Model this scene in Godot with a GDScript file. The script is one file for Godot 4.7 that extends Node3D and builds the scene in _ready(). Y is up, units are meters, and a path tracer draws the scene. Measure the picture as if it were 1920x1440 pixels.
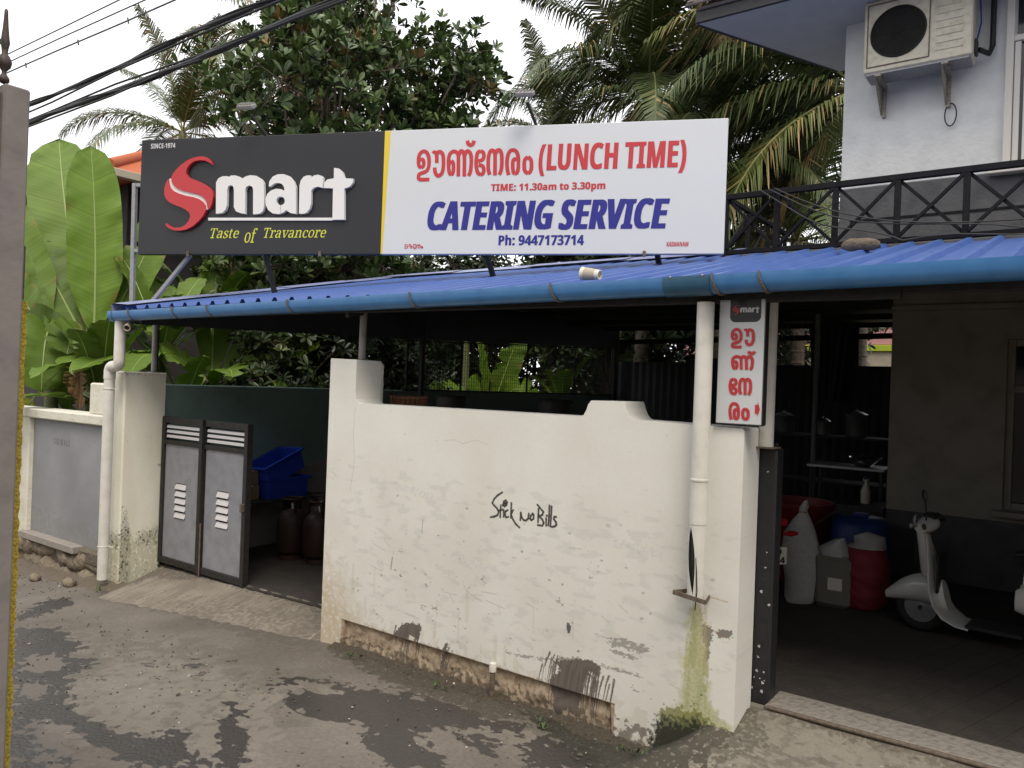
extends Node3D
# A catering shop's frontage on a sloping lane: white compound wall, gate, blue sheet roof, signboard, house and garden.
# World: x runs along the lane to the right, -z into the property, y up, metres. The camera's foot is the origin.

var M := {}
var used := {}
var rng := RandomNumberGenerator.new()
const ZW := -3.72          # front face of the compound wall

# ---------------------------------------------------------------- mesh builder
class MB:
	var V := PackedVector3Array()
	var N := PackedVector3Array()
	var U := PackedVector2Array()
	var C := PackedColorArray()
	var I := PackedInt32Array()
	var tint := Color(1, 1, 1)
	func vert(p: Vector3, n: Vector3, uv := Vector2.ZERO) -> int:
		V.append(p); N.append(n); U.append(uv); C.append(tint)
		return V.size() - 1
	func tri(a: Vector3, b: Vector3, c: Vector3, ua := Vector2.ZERO, ub := Vector2.ZERO, uc := Vector2.ZERO) -> void:   # counter-clockwise from outside
		var n := (b - a).cross(c - a).normalized()
		var i := vert(a, n, ua)
		vert(b, n, ub); vert(c, n, uc)
		I.append_array([i, i + 2, i + 1])
	func quad(a: Vector3, b: Vector3, c: Vector3, d: Vector3, ua := Vector2.ZERO, ub := Vector2.ZERO, uc := Vector2.ZERO, ud := Vector2.ZERO) -> void:
		var n := (c - a).cross(d - b).normalized()
		var i := vert(a, n, ua)
		vert(b, n, ub); vert(c, n, uc); vert(d, n, ud)
		I.append_array([i, i + 2, i + 1, i, i + 3, i + 2])
	func quad_idx(a: int, b: int, c: int, d: int) -> void:
		I.append_array([a, c, b, a, d, c])
	func box(c: Vector3, s: Vector3, bev := 0.0, t := Transform3D.IDENTITY) -> void:
		var h := s * 0.5
		var bv := minf(bev, minf(h.x, minf(h.y, h.z)) * 0.9)
		if bv <= 0.0:
			var p := []
			for k in 8:
				p.append(t * (c + Vector3(h.x if k & 1 else -h.x, h.y if k & 2 else -h.y, h.z if k & 4 else -h.z)))
			quad(p[4], p[5], p[7], p[6]); quad(p[1], p[0], p[2], p[3]); quad(p[5], p[1], p[3], p[7])
			quad(p[0], p[4], p[6], p[2]); quad(p[6], p[7], p[3], p[2]); quad(p[0], p[1], p[5], p[4])
			return
		# chamfered: for every corner three points
		var q := []
		for k in 8:
			var sg := Vector3(1 if k & 1 else -1, 1 if k & 2 else -1, 1 if k & 4 else -1)
			var o := c + Vector3(h.x * sg.x, h.y * sg.y, h.z * sg.z)
			q.append([t * (o - Vector3(0, bv * sg.y, bv * sg.z)), t * (o - Vector3(bv * sg.x, 0, bv * sg.z)), t * (o - Vector3(bv * sg.x, bv * sg.y, 0))])
		quad(q[5][0], q[1][0], q[3][0], q[7][0]); quad(q[0][0], q[4][0], q[6][0], q[2][0])
		quad(q[6][1], q[7][1], q[3][1], q[2][1]); quad(q[0][1], q[1][1], q[5][1], q[4][1])
		quad(q[4][2], q[5][2], q[7][2], q[6][2]); quad(q[1][2], q[0][2], q[2][2], q[3][2])
		quad(q[2][1], q[3][1], q[3][2], q[2][2]); quad(q[6][2], q[7][2], q[7][1], q[6][1]); quad(q[0][2], q[1][2], q[1][1], q[0][1]); quad(q[4][1], q[5][1], q[5][2], q[4][2])
		quad(q[5][0], q[7][0], q[7][2], q[5][2]); quad(q[1][2], q[3][2], q[3][0], q[1][0]); quad(q[4][2], q[6][2], q[6][0], q[4][0]); quad(q[0][0], q[2][0], q[2][2], q[0][2])
		quad(q[3][0], q[3][1], q[7][1], q[7][0]); quad(q[2][1], q[2][0], q[6][0], q[6][1]); quad(q[1][1], q[1][0], q[5][0], q[5][1]); quad(q[0][0], q[0][1], q[4][1], q[4][0])
		for k in 8:
			var odd: bool = ((1 if k & 1 else 0) + (1 if k & 2 else 0) + (1 if k & 4 else 0)) % 2 == 1
			if odd: tri(q[k][0], q[k][1], q[k][2])
			else: tri(q[k][0], q[k][2], q[k][1])
	func beam(a: Vector3, b: Vector3, w: float, h: float, bev := 0.003) -> void:   # a bar of w x h from a to b
		var d := b - a
		var z := d.normalized()
		var up := Vector3.UP if absf(z.y) < 0.95 else Vector3.RIGHT
		var x := up.cross(z).normalized()
		var y := z.cross(x)
		box(Vector3.ZERO, Vector3(w, h, d.length()), bev, Transform3D(Basis(x, y, z), (a + b) * 0.5))
	func tube(pts: Array, r0: float, r1 := -1.0, sides := 8, caps := true, closed := false) -> void:
		if r1 < 0.0: r1 = r0
		var n := pts.size()
		var prev := Vector3.ZERO
		var start := V.size()
		for i in n:
			var a: Vector3 = pts[maxi(i - 1, 0)]
			var b: Vector3 = pts[mini(i + 1, n - 1)]
			if closed:
				a = pts[(i - 1 + n) % n]; b = pts[(i + 1) % n]
			var z := (b - a).normalized()
			var x := prev
			if i == 0:
				x = (Vector3.UP if absf(z.y) < 0.9 else Vector3.RIGHT).cross(z).normalized()
			else:
				x = (prev - z * prev.dot(z)).normalized()
			prev = x
			var y := z.cross(x)
			var r := lerpf(r0, r1, float(i) / maxi(n - 1, 1))
			var p: Vector3 = pts[i]
			for k in sides + 1:
				var an := TAU * k / sides
				var dn := x * cos(an) + y * sin(an)
				vert(p + dn * r, dn, Vector2(float(k) / sides, float(i) / maxi(n - 1, 1)))
		var m := n if closed else n - 1
		for i in m:
			for k in sides:
				var s0 := start + i * (sides + 1) + k
				var s1 := start + ((i + 1) % n) * (sides + 1) + k
				quad_idx(s0, s0 + 1, s1 + 1, s1)
		if caps and not closed:
			for e in 2:
				var p0: Vector3 = pts[0 if e == 0 else n - 1]
				var base := start + (0 if e == 0 else (n - 1) * (sides + 1))
				for k in sides:
					if e == 0: tri(p0, V[base + k + 1], V[base + k])
					else: tri(p0, V[base + k], V[base + k + 1])
	func lathe(prof: Array, sides := 16, t := Transform3D.IDENTITY, sharp := false) -> void:   # Vector2(r, y), from bottom to top outside
		var n := prof.size()
		for i in n - 1:
			var a: Vector2 = prof[i]
			var b: Vector2 = prof[i + 1]
			var na := Vector2(b.y - a.y, a.x - b.x).normalized()
			var n0 := na
			var n1 := na
			if not sharp:
				if i > 0:
					var e: Vector2 = a - prof[i - 1]
					var ne := Vector2(e.y, -e.x).normalized()
					if ne.dot(na) > 0.5: n0 = (ne + na).normalized()
				if i < n - 2:
					var e2: Vector2 = prof[i + 2] - b
					var ne2 := Vector2(e2.y, -e2.x).normalized()
					if ne2.dot(na) > 0.5: n1 = (ne2 + na).normalized()
			var st := V.size()
			for k in sides + 1:
				var an := TAU * k / sides
				var cx := cos(an)
				var sz := sin(an)
				vert(t * Vector3(a.x * cx, a.y, a.x * sz), (t.basis * Vector3(n0.x * cx, n0.y, n0.x * sz)).normalized(), Vector2(float(k) / sides, 0))
				vert(t * Vector3(b.x * cx, b.y, b.x * sz), (t.basis * Vector3(n1.x * cx, n1.y, n1.x * sz)).normalized(), Vector2(float(k) / sides, 1))
			for k in sides:
				var s := st + k * 2
				quad_idx(s, s + 1, s + 3, s + 2)
	func prism(poly: PackedVector2Array, depth: float, t := Transform3D.IDENTITY, z0 := 0.0) -> void:   # outline in x,y; from z0 (back) to z0 + depth (front, +z)
		var idx := Geometry2D.triangulate_polygon(poly)
		if idx.is_empty():
			print("prism: outline could not be filled ", poly.size())
			return
		var area := 0.0
		for i in poly.size():
			var a := poly[i]
			var b := poly[(i + 1) % poly.size()]
			area += a.cross(b)
		for i in range(0, idx.size(), 3):
			var p := [poly[idx[i]], poly[idx[i + 1]], poly[idx[i + 2]]]
			if (p[1] - p[0]).cross(p[2] - p[0]) < 0.0: p.reverse()
			var f := []
			var k := []
			for e in p:
				f.append(t * Vector3(e.x, e.y, z0 + depth)); k.append(t * Vector3(e.x, e.y, z0))
			tri(f[0], f[1], f[2], p[0], p[1], p[2])
			if depth > 0.0012: tri(k[0], k[2], k[1], p[0], p[2], p[1])
		for i in poly.size():
			var a := poly[i]
			var b := poly[(i + 1) % poly.size()]
			if area < 0.0:
				var s := a
				a = b; b = s
			quad(t * Vector3(a.x, a.y, z0), t * Vector3(b.x, b.y, z0), t * Vector3(b.x, b.y, z0 + depth), t * Vector3(a.x, a.y, z0 + depth), a, b, b, a)
	func mesh(m: Material = null, colors := false) -> ArrayMesh:
		var am := ArrayMesh.new()
		into(am, m, colors)
		return am
	func into(am: ArrayMesh, m: Material, colors := false) -> void:
		if V.is_empty(): return
		var a := []
		a.resize(Mesh.ARRAY_MAX)
		a[Mesh.ARRAY_VERTEX] = V; a[Mesh.ARRAY_NORMAL] = N; a[Mesh.ARRAY_TEX_UV] = U; a[Mesh.ARRAY_INDEX] = I
		if colors: a[Mesh.ARRAY_COLOR] = C
		am.add_surface_from_arrays(Mesh.PRIMITIVE_TRIANGLES, a)
		if m: am.surface_set_material(am.get_surface_count() - 1, m)

# ---------------------------------------------------------------- scene helpers
func numbered(called: String) -> String:
	var k: int = used.get(called, 0)
	used[called] = k + 1
	return called if k == 0 else "%s_%03d" % [called, k]
func tag(o: Node, label: String, category: String, group := "", kind := "") -> Node:
	if label: o.set_meta("label", label)
	if category: o.set_meta("category", category)
	if group: o.set_meta("group", group)
	if kind: o.set_meta("kind", kind)
	return o
func thing(called: String, label: String, category: String, at := Vector3.ZERO, turn := 0.0, group := "") -> Node3D:
	var o := Node3D.new()
	o.name = numbered(called)
	add_child(o)
	o.position = at
	o.rotation.y = turn
	tag(o, label, category, group)
	return o
func put(called: String, what, m: Material, parent: Node = null, at := Vector3.ZERO, colors := false) -> MeshInstance3D:   # one named mesh
	var o := MeshInstance3D.new()
	o.mesh = what.mesh(null, colors) if what is MB else what
	o.material_override = m
	if parent == null or parent == self:
		o.name = numbered(called)
		add_child(o)
	else:
		o.name = called
		parent.add_child(o, true)
	o.position = at
	return o
func setting(called: String, what, m: Material, at := Vector3.ZERO) -> MeshInstance3D:
	var o := put(called, what, m, null, at)
	o.set_meta("kind", "structure")
	return o
func boxed(s: Vector3, c := Vector3.ZERO, bev := 0.004) -> MB:
	var b := MB.new()
	b.box(c, s, bev)
	return b
func piped(pts: Array, r: float, sides := 8) -> MB:
	var b := MB.new()
	b.tube(pts, r, -1.0, sides)
	return b
func L(r: float, g: float, b: float) -> Color:    # a reflectance as the colour Godot stores
	return Color(r, g, b).linear_to_srgb()
func pts2(flat: Array) -> PackedVector2Array:
	var p := PackedVector2Array()
	for i in range(0, flat.size(), 2): p.append(Vector2(flat[i], flat[i + 1]))
	return p

# ---------------------------------------------------------------- materials
var texcount := 0
func noise_tex(cols: Array, freq: float, seed_: int, octaves := 5, size := 512, type := FastNoiseLite.TYPE_SIMPLEX_SMOOTH) -> NoiseTexture2D:
	var n := FastNoiseLite.new()
	n.noise_type = type
	n.seed = seed_
	n.frequency = freq
	n.fractal_octaves = octaves
	var t := NoiseTexture2D.new()
	t.width = size; t.height = size
	t.seamless = true
	t.noise = n
	var g := Gradient.new()
	var o := PackedFloat32Array()
	var c := PackedColorArray()
	for i in cols.size():
		o.append(float(i) / (cols.size() - 1)); c.append(cols[i])
	g.offsets = o; g.colors = c
	t.color_ramp = g
	return t
var bumps := {}
func bump(kind: String) -> NoiseTexture2D:
	if not bumps.has(kind):
		var n := FastNoiseLite.new()
		var t := NoiseTexture2D.new()
		t.width = 512; t.height = 512; t.seamless = true; t.as_normal_map = true
		n.seed = 11
		if kind == "fine":
			n.frequency = 0.06; n.fractal_octaves = 4; t.bump_strength = 5.0
		elif kind == "rough":
			n.frequency = 0.02; n.fractal_octaves = 6; t.bump_strength = 14.0
		else:
			n.frequency = 0.008; n.fractal_octaves = 4; t.bump_strength = 5.0
		t.noise = n
		bumps[kind] = t
	return bumps[kind]
func mat(key: String, cols: Array, size_m := 1.0, rough := 0.8, bumpy := "", bump_scale := 0.5, freq := 0.012) -> StandardMaterial3D:
	var m := StandardMaterial3D.new()
	m.resource_name = key
	m.roughness = rough
	if cols.size() == 1:
		m.albedo_color = cols[0]
	else:
		m.albedo_texture = noise_tex(cols, freq, key.hash() % 1000)
	if cols.size() > 1 or bumpy:
		m.uv1_triplanar = true
		m.uv1_world_triplanar = true
		m.uv1_scale = Vector3.ONE / size_m
	if bumpy:
		m.normal_enabled = true
		m.normal_texture = bump(bumpy)
		m.normal_scale = bump_scale
	M[key] = m
	return m
func plain(key: String, c: Color, rough := 0.6, metal := 0.0) -> StandardMaterial3D:
	var m := StandardMaterial3D.new()
	m.resource_name = key
	m.albedo_color = c
	m.roughness = rough
	m.metallic = metal
	M[key] = m
	return m
func leafy(key: String, rough := 0.45, light := L(0.02, 0.035, 0.008)) -> StandardMaterial3D:   # coloured by vertex or copy
	var m := StandardMaterial3D.new()
	m.resource_name = key
	m.vertex_color_use_as_albedo = true
	m.roughness = rough
	m.backlight_enabled = true
	m.backlight = light
	m.cull_mode = BaseMaterial3D.CULL_DISABLED
	M[key] = m
	return m

# strokes of the painted syllables, metres on the board from its lower left corner
const GLYPH_UU := [[2.833,0.8389,2.814,0.8302,2.808,0.8028,2.816,0.775,2.836,0.7623],[2.833,0.8389,2.849,0.8293,2.857,0.8015,2.851,0.7741,2.836,0.7623],[2.807,0.8028,2.807,0.8458,2.818,0.8853,2.849,0.907,2.882,0.8926,2.901,0.8493,2.905,0.8002,2.9,0.7576,2.882,0.7305,2.847,0.7161,2.818,0.7045,2.812,0.6801,2.82,0.6615,2.843,0.6568,2.913,0.6571],[2.94,0.8848,2.949,0.8955,2.962,0.8915,2.973,0.8717,2.976,0.8014],[2.975,0.8777,2.987,0.8956,3.01,0.895,3.03,0.87,3.037,0.815,3.037,0.7542,3.026,0.7088,2.998,0.6869,2.974,0.7009,2.962,0.7317,2.959,0.761]]
const GLYPH_NN := [[3.108,0.8131,3.092,0.8014,3.086,0.759,3.096,0.7102,3.112,0.6916],[3.108,0.8131,3.124,0.8006,3.131,0.7579,3.127,0.7094,3.112,0.6916],[3.086,0.7712,3.082,0.826,3.093,0.8743,3.12,0.8966,3.149,0.8921,3.169,0.8661,3.173,0.8114,3.177,0.678],[3.172,0.8538,3.187,0.8946,3.205,0.8965,3.222,0.8706,3.228,0.8099,3.231,0.6768],[3.229,0.8583,3.243,0.893,3.265,0.8923,3.284,0.8628,3.29,0.8082,3.288,0.7479,3.282,0.7058,3.267,0.682],[3.248,0.9877,3.256,0.9603,3.279,0.9475,3.3,0.9589,3.308,0.9858]]
const GLYPH_NE := [[3.371,0.8934,3.393,0.8807,3.401,0.8504,3.393,0.8205,3.371,0.8109,3.351,0.8066],[3.371,0.8934,3.344,0.8791,3.335,0.8312,3.333,0.789,3.34,0.7406,3.353,0.7041,3.376,0.6885],[3.376,0.6885,3.397,0.6971,3.405,0.727,3.395,0.7603,3.373,0.7699,3.356,0.7733],[3.459,0.6866,3.445,0.732,3.442,0.7862,3.443,0.8402,3.455,0.8849,3.476,0.8963,3.497,0.8747,3.502,0.8146,3.506,0.6796],[3.502,0.8625,3.517,0.8921,3.538,0.8962,3.556,0.8669,3.563,0.8009,3.561,0.7411,3.554,0.7054,3.543,0.6847]]
const GLYPH_RAM := [[3.627,0.6798,3.615,0.7219,3.608,0.7818,3.611,0.8355,3.627,0.8798,3.657,0.8938,3.688,0.878,3.705,0.8328,3.709,0.7791,3.708,0.7255,3.698,0.696,3.683,0.6904],[3.683,0.6904,3.668,0.7027,3.66,0.7506,3.661,0.7983,3.676,0.8158,3.694,0.8063],[3.79,0.8304,3.764,0.8074,3.76,0.7629,3.768,0.7122,3.796,0.6889],[3.79,0.8304,3.816,0.806,3.824,0.7613,3.819,0.711,3.796,0.6889]]
const LOGO_UPPER := [0.7893,0.8358,0.7691,0.8725,0.7336,0.9013,0.6893,0.9137,0.6392,0.9123,0.5769,0.9,0.5149,0.8737,0.4594,0.8386,0.4104,0.7949,0.38,0.7618,0.3596,0.7172,0.3674,0.6832,0.3946,0.6432,0.4372,0.6143,0.4952,0.5935,0.5781,0.5752,0.6415,0.5629,0.6926,0.5397,0.7315,0.5084,0.7485,0.4747,0.7585,0.43,0.7789,0.4186,0.7988,0.4628,0.8142,0.5404,0.8063,0.5795,0.7769,0.6134,0.7256,0.6479,0.6554,0.68,0.5915,0.7037,0.5402,0.7244,0.5166,0.7586,0.5242,0.8033,0.5541,0.8418,0.5971,0.8687,0.6532,0.8784,0.7098,0.8741,0.7542,0.8562]
const LOGO_LOWER := [0.328,0.7094,0.3042,0.6676,0.2903,0.6171,0.2925,0.5662,0.3137,0.5207,0.3535,0.4862,0.412,0.46,0.4764,0.4395,0.528,0.4163,0.5671,0.3878,0.5812,0.3541,0.5642,0.3094,0.5279,0.2706,0.4782,0.2485,0.4212,0.2462,0.363,0.2664,0.3236,0.2893,0.318,0.2724,0.3577,0.2411,0.4159,0.2209,0.4732,0.2177,0.5424,0.2284,0.6104,0.2586,0.6711,0.3084,0.7131,0.3526,0.7419,0.4079,0.7338,0.4526,0.7074,0.4865,0.6623,0.5151,0.6051,0.5328,0.5224,0.5482,0.4519,0.569,0.3936,0.5926,0.3539,0.6271,0.3362,0.6669]
const LOGO_BAND := [0.3323,0.7121,0.3551,0.7173,0.3606,0.6946,0.3745,0.6662,0.4046,0.6346,0.4437,0.6114,0.5015,0.5934,0.5781,0.5752,0.6416,0.5601,0.6927,0.538,0.7283,0.5084,0.7487,0.4691,0.7591,0.4161,0.7385,0.4163,0.7307,0.4527,0.7074,0.4865,0.6623,0.5151,0.6051,0.5328,0.5224,0.5482,0.4519,0.569,0.3936,0.5926,0.3539,0.6271,0.3381,0.6669]
const LOGO_M := [0.8379,0.665,0.8607,0.7035,0.9034,0.7221,0.9555,0.7209,0.9577,0.7092,0.9899,0.7264,1.033,0.727,1.077,0.7143,1.109,0.6942,1.137,0.713,1.188,0.725,1.248,0.7183,1.3,0.6901,1.327,0.6549,1.334,0.5739,1.34,0.4276,1.329,0.3892,1.296,0.3681,1.232,0.3634,1.223,0.5914,1.213,0.6186,1.183,0.6308,1.153,0.6197,1.142,0.5929,1.149,0.3683,1.099,0.3766,1.056,0.3927,1.032,0.4318,1.026,0.595,1.016,0.6263,0.9892,0.6385,0.9639,0.6234,0.9567,0.5885,0.9582,0.4484,0.9469,0.4096,0.9134,0.3789,0.8484,0.3734]
const LOGO_A := [1.38,0.6269,1.385,0.6652,1.417,0.7068,1.467,0.7271,1.526,0.7273,1.585,0.7068,1.629,0.6601,1.652,0.6062,1.664,0.3621,1.607,0.3704,1.564,0.3977,1.54,0.3789,1.512,0.367,1.509,0.4429,1.524,0.446,1.537,0.4539,1.545,0.4655,1.548,0.4794,1.546,0.4937,1.538,0.5066,1.526,0.5164,1.511,0.5218,1.495,0.522,1.481,0.5172,1.469,0.5078,1.463,0.4951,1.461,0.4808,1.466,0.4667,1.475,0.4548,1.489,0.4465,1.504,0.443,1.507,0.3663,1.49,0.3627,1.431,0.3687,1.384,0.4001,1.356,0.4504,1.351,0.5043,1.369,0.5502,1.406,0.5803,1.456,0.5947,1.506,0.5899,1.54,0.574,1.535,0.6085,1.513,0.6357,1.479,0.6494,1.437,0.6449,1.404,0.6225,1.385,0.6152]
const LOGO_R := [1.688,0.6207,1.699,0.6662,1.727,0.6999,1.763,0.7104,1.796,0.7082,1.798,0.6808,1.825,0.7075,1.866,0.7142,1.907,0.7011,1.92,0.6842,1.916,0.5935,1.87,0.6058,1.834,0.5989,1.806,0.5729,1.807,0.4515,1.796,0.4061,1.769,0.3723,1.736,0.3628,1.693,0.3633]
const LOGO_T := [2.02,0.7725,2.068,0.7638,2.105,0.7328,2.128,0.6759,2.21,0.6704,2.206,0.633,2.179,0.5998,2.127,0.5835,2.139,0.3039,2.023,0.3051,2.018,0.5878,1.927,0.5933,1.93,0.6386,1.958,0.6683,2.022,0.6782]
const LOGO_LINE := [0.7606,0.34,2.02,0.3262,2.021,0.3013,0.7617,0.3142]
const GRAFFITI := [[-2.731,1.031,-2.76,1.013,-2.787,0.9881,-2.802,0.9605,-2.79,0.9471,-2.766,0.9316,-2.753,0.9111,-2.759,0.8919,-2.782,0.8798,-2.812,0.8723],[-2.737,0.9535,-2.74,0.9201,-2.739,0.8817],[-2.751,0.9205,-2.722,0.9296],[-2.715,0.9268,-2.714,0.8867],[-2.723,0.9551,-2.717,0.9778,-2.702,0.9869,-2.692,0.9753,-2.698,0.9581,-2.712,0.9492,-2.722,0.9553,-2.71,0.9677,-2.699,0.9726,-2.705,0.9609],[-2.686,0.9305,-2.701,0.9212,-2.705,0.9025,-2.697,0.887,-2.679,0.8912],[-2.661,0.9754,-2.661,0.9299,-2.661,0.8881],[-2.646,0.9355,-2.66,0.9082,-2.645,0.8811,-2.622,0.8552,-2.595,0.8391],[-2.592,0.8827,-2.59,0.928,-2.584,0.9035,-2.57,0.8873,-2.553,0.8861,-2.536,0.899,-2.533,0.9298],[-2.503,0.9318,-2.519,0.919,-2.523,0.9007,-2.514,0.893,-2.499,0.9038,-2.498,0.9253,-2.507,0.933],[-2.466,0.9649,-2.466,0.9329,-2.466,0.8868],[-2.475,0.9885,-2.458,0.973,-2.431,0.9515,-2.439,0.9329,-2.46,0.9231,-2.438,0.9083,-2.426,0.8887,-2.436,0.8715,-2.468,0.8707],[-2.411,0.9189,-2.409,0.8752],[-2.409,0.9331,-2.405,0.9344],[-2.391,0.9934,-2.392,0.9283,-2.394,0.8789],[-2.376,0.9899,-2.378,0.9302,-2.38,0.8757],[-2.343,0.9347,-2.357,0.9329,-2.358,0.9187,-2.345,0.9064,-2.339,0.8917,-2.349,0.8799,-2.371,0.8733]]
const SPLASH := [[-3.577,-0.0202,-3.564,0.018,-3.542,0.0465,-3.503,0.0758,-3.463,0.0923,-3.354,0.1118,-3.334,0.0907,-3.351,0.0413,-3.356,-0.0002,-3.412,0.0163,-3.444,0.0209,-3.489,-0.0242,-3.538,-0.0116],[-2.317,0.1162,-2.27,0.1354,-2.201,0.1589,-2.087,0.1809,-2.053,0.1647,-2.02,0.1582,-2.04,0.1048,-2.085,0.1131,-2.117,0.0756,-2.137,0.0017,-2.156,-0.0823,-2.187,-0.1602,-2.235,-0.1338,-2.292,-0.1896,-2.328,-0.1796,-2.326,-0.0881,-2.358,-0.056,-2.337,0.0203,-2.279,0.0749],[-3.131,0.039,-3.109,0.0494,-3.121,-0.0202,-3.154,-0.0953,-3.167,-0.1433,-3.189,-0.1376,-3.178,-0.0673,-3.151,-0.0048]]
const SCRAPE := [[-2.054,0.3203,-1.983,0.3311,-1.876,0.3405,-1.771,0.3357,-1.724,0.3183,-1.779,0.2823,-1.832,0.2936,-1.959,0.2835,-1.982,0.2977,-1.95,0.3145],[-1.98,0.2642,-1.915,0.2648,-1.789,0.2613,-1.83,0.2469,-1.936,0.2457],[-2.687,0.0912,-2.615,0.1025,-2.615,0.0869,-2.667,0.0801],[-2.602,0.0951,-2.488,0.1062,-2.318,0.1362,-2.271,0.1553,-2.087,0.1789,-1.976,0.1707,-1.869,0.1759,-1.764,0.1643,-1.774,0.1543,-1.868,0.1618,-1.987,0.1566,-2.109,0.1561,-2.27,0.1374,-2.341,0.1155,-2.487,0.0909,-2.595,0.0862],[-3.353,0.2363,-3.322,0.2423,-3.325,0.2074,-3.351,0.2078],[-3.261,0.2429,-3.23,0.2432,-3.237,0.2249,-3.255,0.2269],[-2.309,0.4762,-2.287,0.4753,-2.289,0.4447,-2.305,0.4417],[-2.861,0.5114,-2.841,0.5095,-2.835,0.4728,-2.853,0.4696],[-1.855,0.0941,-1.772,0.0876,-1.781,0.0757,-1.844,0.0874],[-2.651,0.1785,-2.619,0.1857,-2.619,0.1721,-2.644,0.1695]]
const BARE := [[-1.457,0.5076,-1.437,0.5142,-1.417,0.5065,-1.407,0.5086,-1.401,0.4859,-1.402,0.4473,-1.416,0.4082,-1.423,0.3994,-1.413,0.3873,-1.414,0.3486,-1.425,0.3266,-1.442,0.3129,-1.441,0.3374,-1.434,0.3678,-1.438,0.4103,-1.455,0.4356,-1.461,0.4535,-1.459,0.4831],[-1.377,0.5031,-1.299,0.5103,-1.299,0.4797,-1.331,0.463,-1.375,0.4628]]
const ALGAE := [-1.501,0.5909,-1.461,0.6085,-1.458,0.5316,-1.449,0.4224,-1.435,0.3531,-1.428,0.2586,-1.423,0.1877,-1.403,0.1305,-1.382,0.0933,-1.346,0.0745,-1.311,0.0466,-1.281,0.0129,-1.407,-0.0289,-1.611,-0.0842,-1.625,0.0009,-1.589,0.0308,-1.564,0.0526,-1.55,0.1054,-1.544,0.156,-1.54,0.255,-1.534,0.3545,-1.523,0.4791]
const WET := [[-6.443,-2.585,-6.223,-2.768,-5.968,-2.75,-5.947,-2.71,-5.691,-2.68,-5.543,-2.684,-5.49,-2.529,-5.372,-2.521,-5.283,-2.584,-5.141,-2.55,-5.07,-2.351,-4.795,-2.206,-4.411,-2.081,-4.261,-2.068,-4.002,-2.081,-3.862,-2.12,-3.725,-2.158,-3.776,-2.274,-3.702,-2.31,-3.64,-2.282,-3.494,-2.203,-3.303,-2.199,-3.245,-2.18,-3.559,-1.916,-3.732,-1.954,-3.964,-1.928,-4.329,-1.962,-4.399,-1.912,-4.236,-1.835,-3.885,-1.824,-3.776,-1.823,-3.775,-1.734,-3.952,-1.585,-6.477,-2.561],[-3.85,-2.628,-3.804,-2.7,-3.618,-2.64,-3.586,-2.55,-3.408,-2.48,-3.15,-2.26,-3.226,-2.196,-3.392,-2.314,-3.549,-2.387,-3.693,-2.546],[-3.62,-2.843,-3.693,-3,-3.58,-3.081,-3.437,-3.154,-3.178,-2.923,-3.235,-2.866,-3.388,-2.808,-3.445,-2.866,-3.539,-2.817],[-3.986,-2.925,-3.899,-2.964,-3.895,-3.119,-3.778,-3.204,-3.58,-3.282,-3.437,-3.154,-3.504,-3.165,-3.652,-3.238,-3.773,-3.131,-3.854,-2.931],[-7.249,-3.156,-7.148,-3.304,-6.878,-3.189,-6.761,-2.989,-6.661,-2.67,-6.894,-2.761],[-3.588,-3.275,-3.421,-3.274,-3.239,-3.361,-3.01,-3.456,-2.818,-3.489,-2.641,-3.482,-2.584,-3.425,-2.412,-3.542,-2.35,-3.437,-2.46,-3.343,-2.564,-3.368,-2.596,-3.283,-2.727,-3.199,-2.771,-3.077,-2.619,-2.994,-2.445,-2.945,-2.366,-2.92,-2.629,-2.699,-2.785,-2.779,-2.903,-2.805,-2.949,-2.898,-3.057,-2.974,-3.189,-2.92],[-2.244,-3.287,-2.193,-3.461,-2.049,-3.478,-1.912,-3.517,-1.843,-3.359,-2.072,-3.166,-2.161,-3.233],[-2.613,-3.213,-2.445,-3.247,-2.361,-3.291,-2.295,-3.295,-2.359,-3.241,-2.399,-3.233,-2.271,-3.14,-2.4,-3.13],[-1.817,-3.649,-1.754,-3.835,-1.663,-4.024,-1.514,-3.985,-1.576,-3.777,-1.745,-3.609]]
const DRY := [[-5.657,-2.32,-5.602,-2.498,-5.325,-2.421,-5.248,-2.454,-5.215,-2.351,-5.246,-2.227,-5.371,-2.179],[-5.095,-2.085,-5.142,-2.164,-4.95,-2.169,-4.807,-2.093,-4.791,-2.02,-4.914,-2.018],[-4.452,-1.846,-4.451,-1.889,-4.207,-1.882,-3.978,-1.866,-3.776,-1.823,-3.845,-1.765,-4.085,-1.763,-4.272,-1.782],[-4.034,-1.726,-3.992,-1.781,-3.816,-1.744,-3.83,-1.688]]
const SPOTS := [-4.821,-2.724,0.07,0.027,-4.583,-2.893,0.0991,0.0562,-4.545,-2.635,0.0423,0.0313,-4.803,-2.403,0.0309,0.0212,-4.606,-2.759,0.04,0.022,-4.375,-2.85,0.0316,0.0246,-4.442,-3.087,0.0473,0.038,-4.37,-2.797,0.028,0.0208,-3.98,-2.785,0.0361,0.0329,-3.761,-2.906,0.0288,0.0214,-4.806,-2.497,0.0281,0.0182,-4.17,-2.966,0.0168,0.0206,-4.705,-2.968,0.0539,0.0317,-6.274,-3.099,0.0403,0.0418,-5.327,-2.836,0.0189,0.0226,-3.933,-2.862,0.0156,0.0166,-4.245,-2.785,0.022,0.0167]

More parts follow.
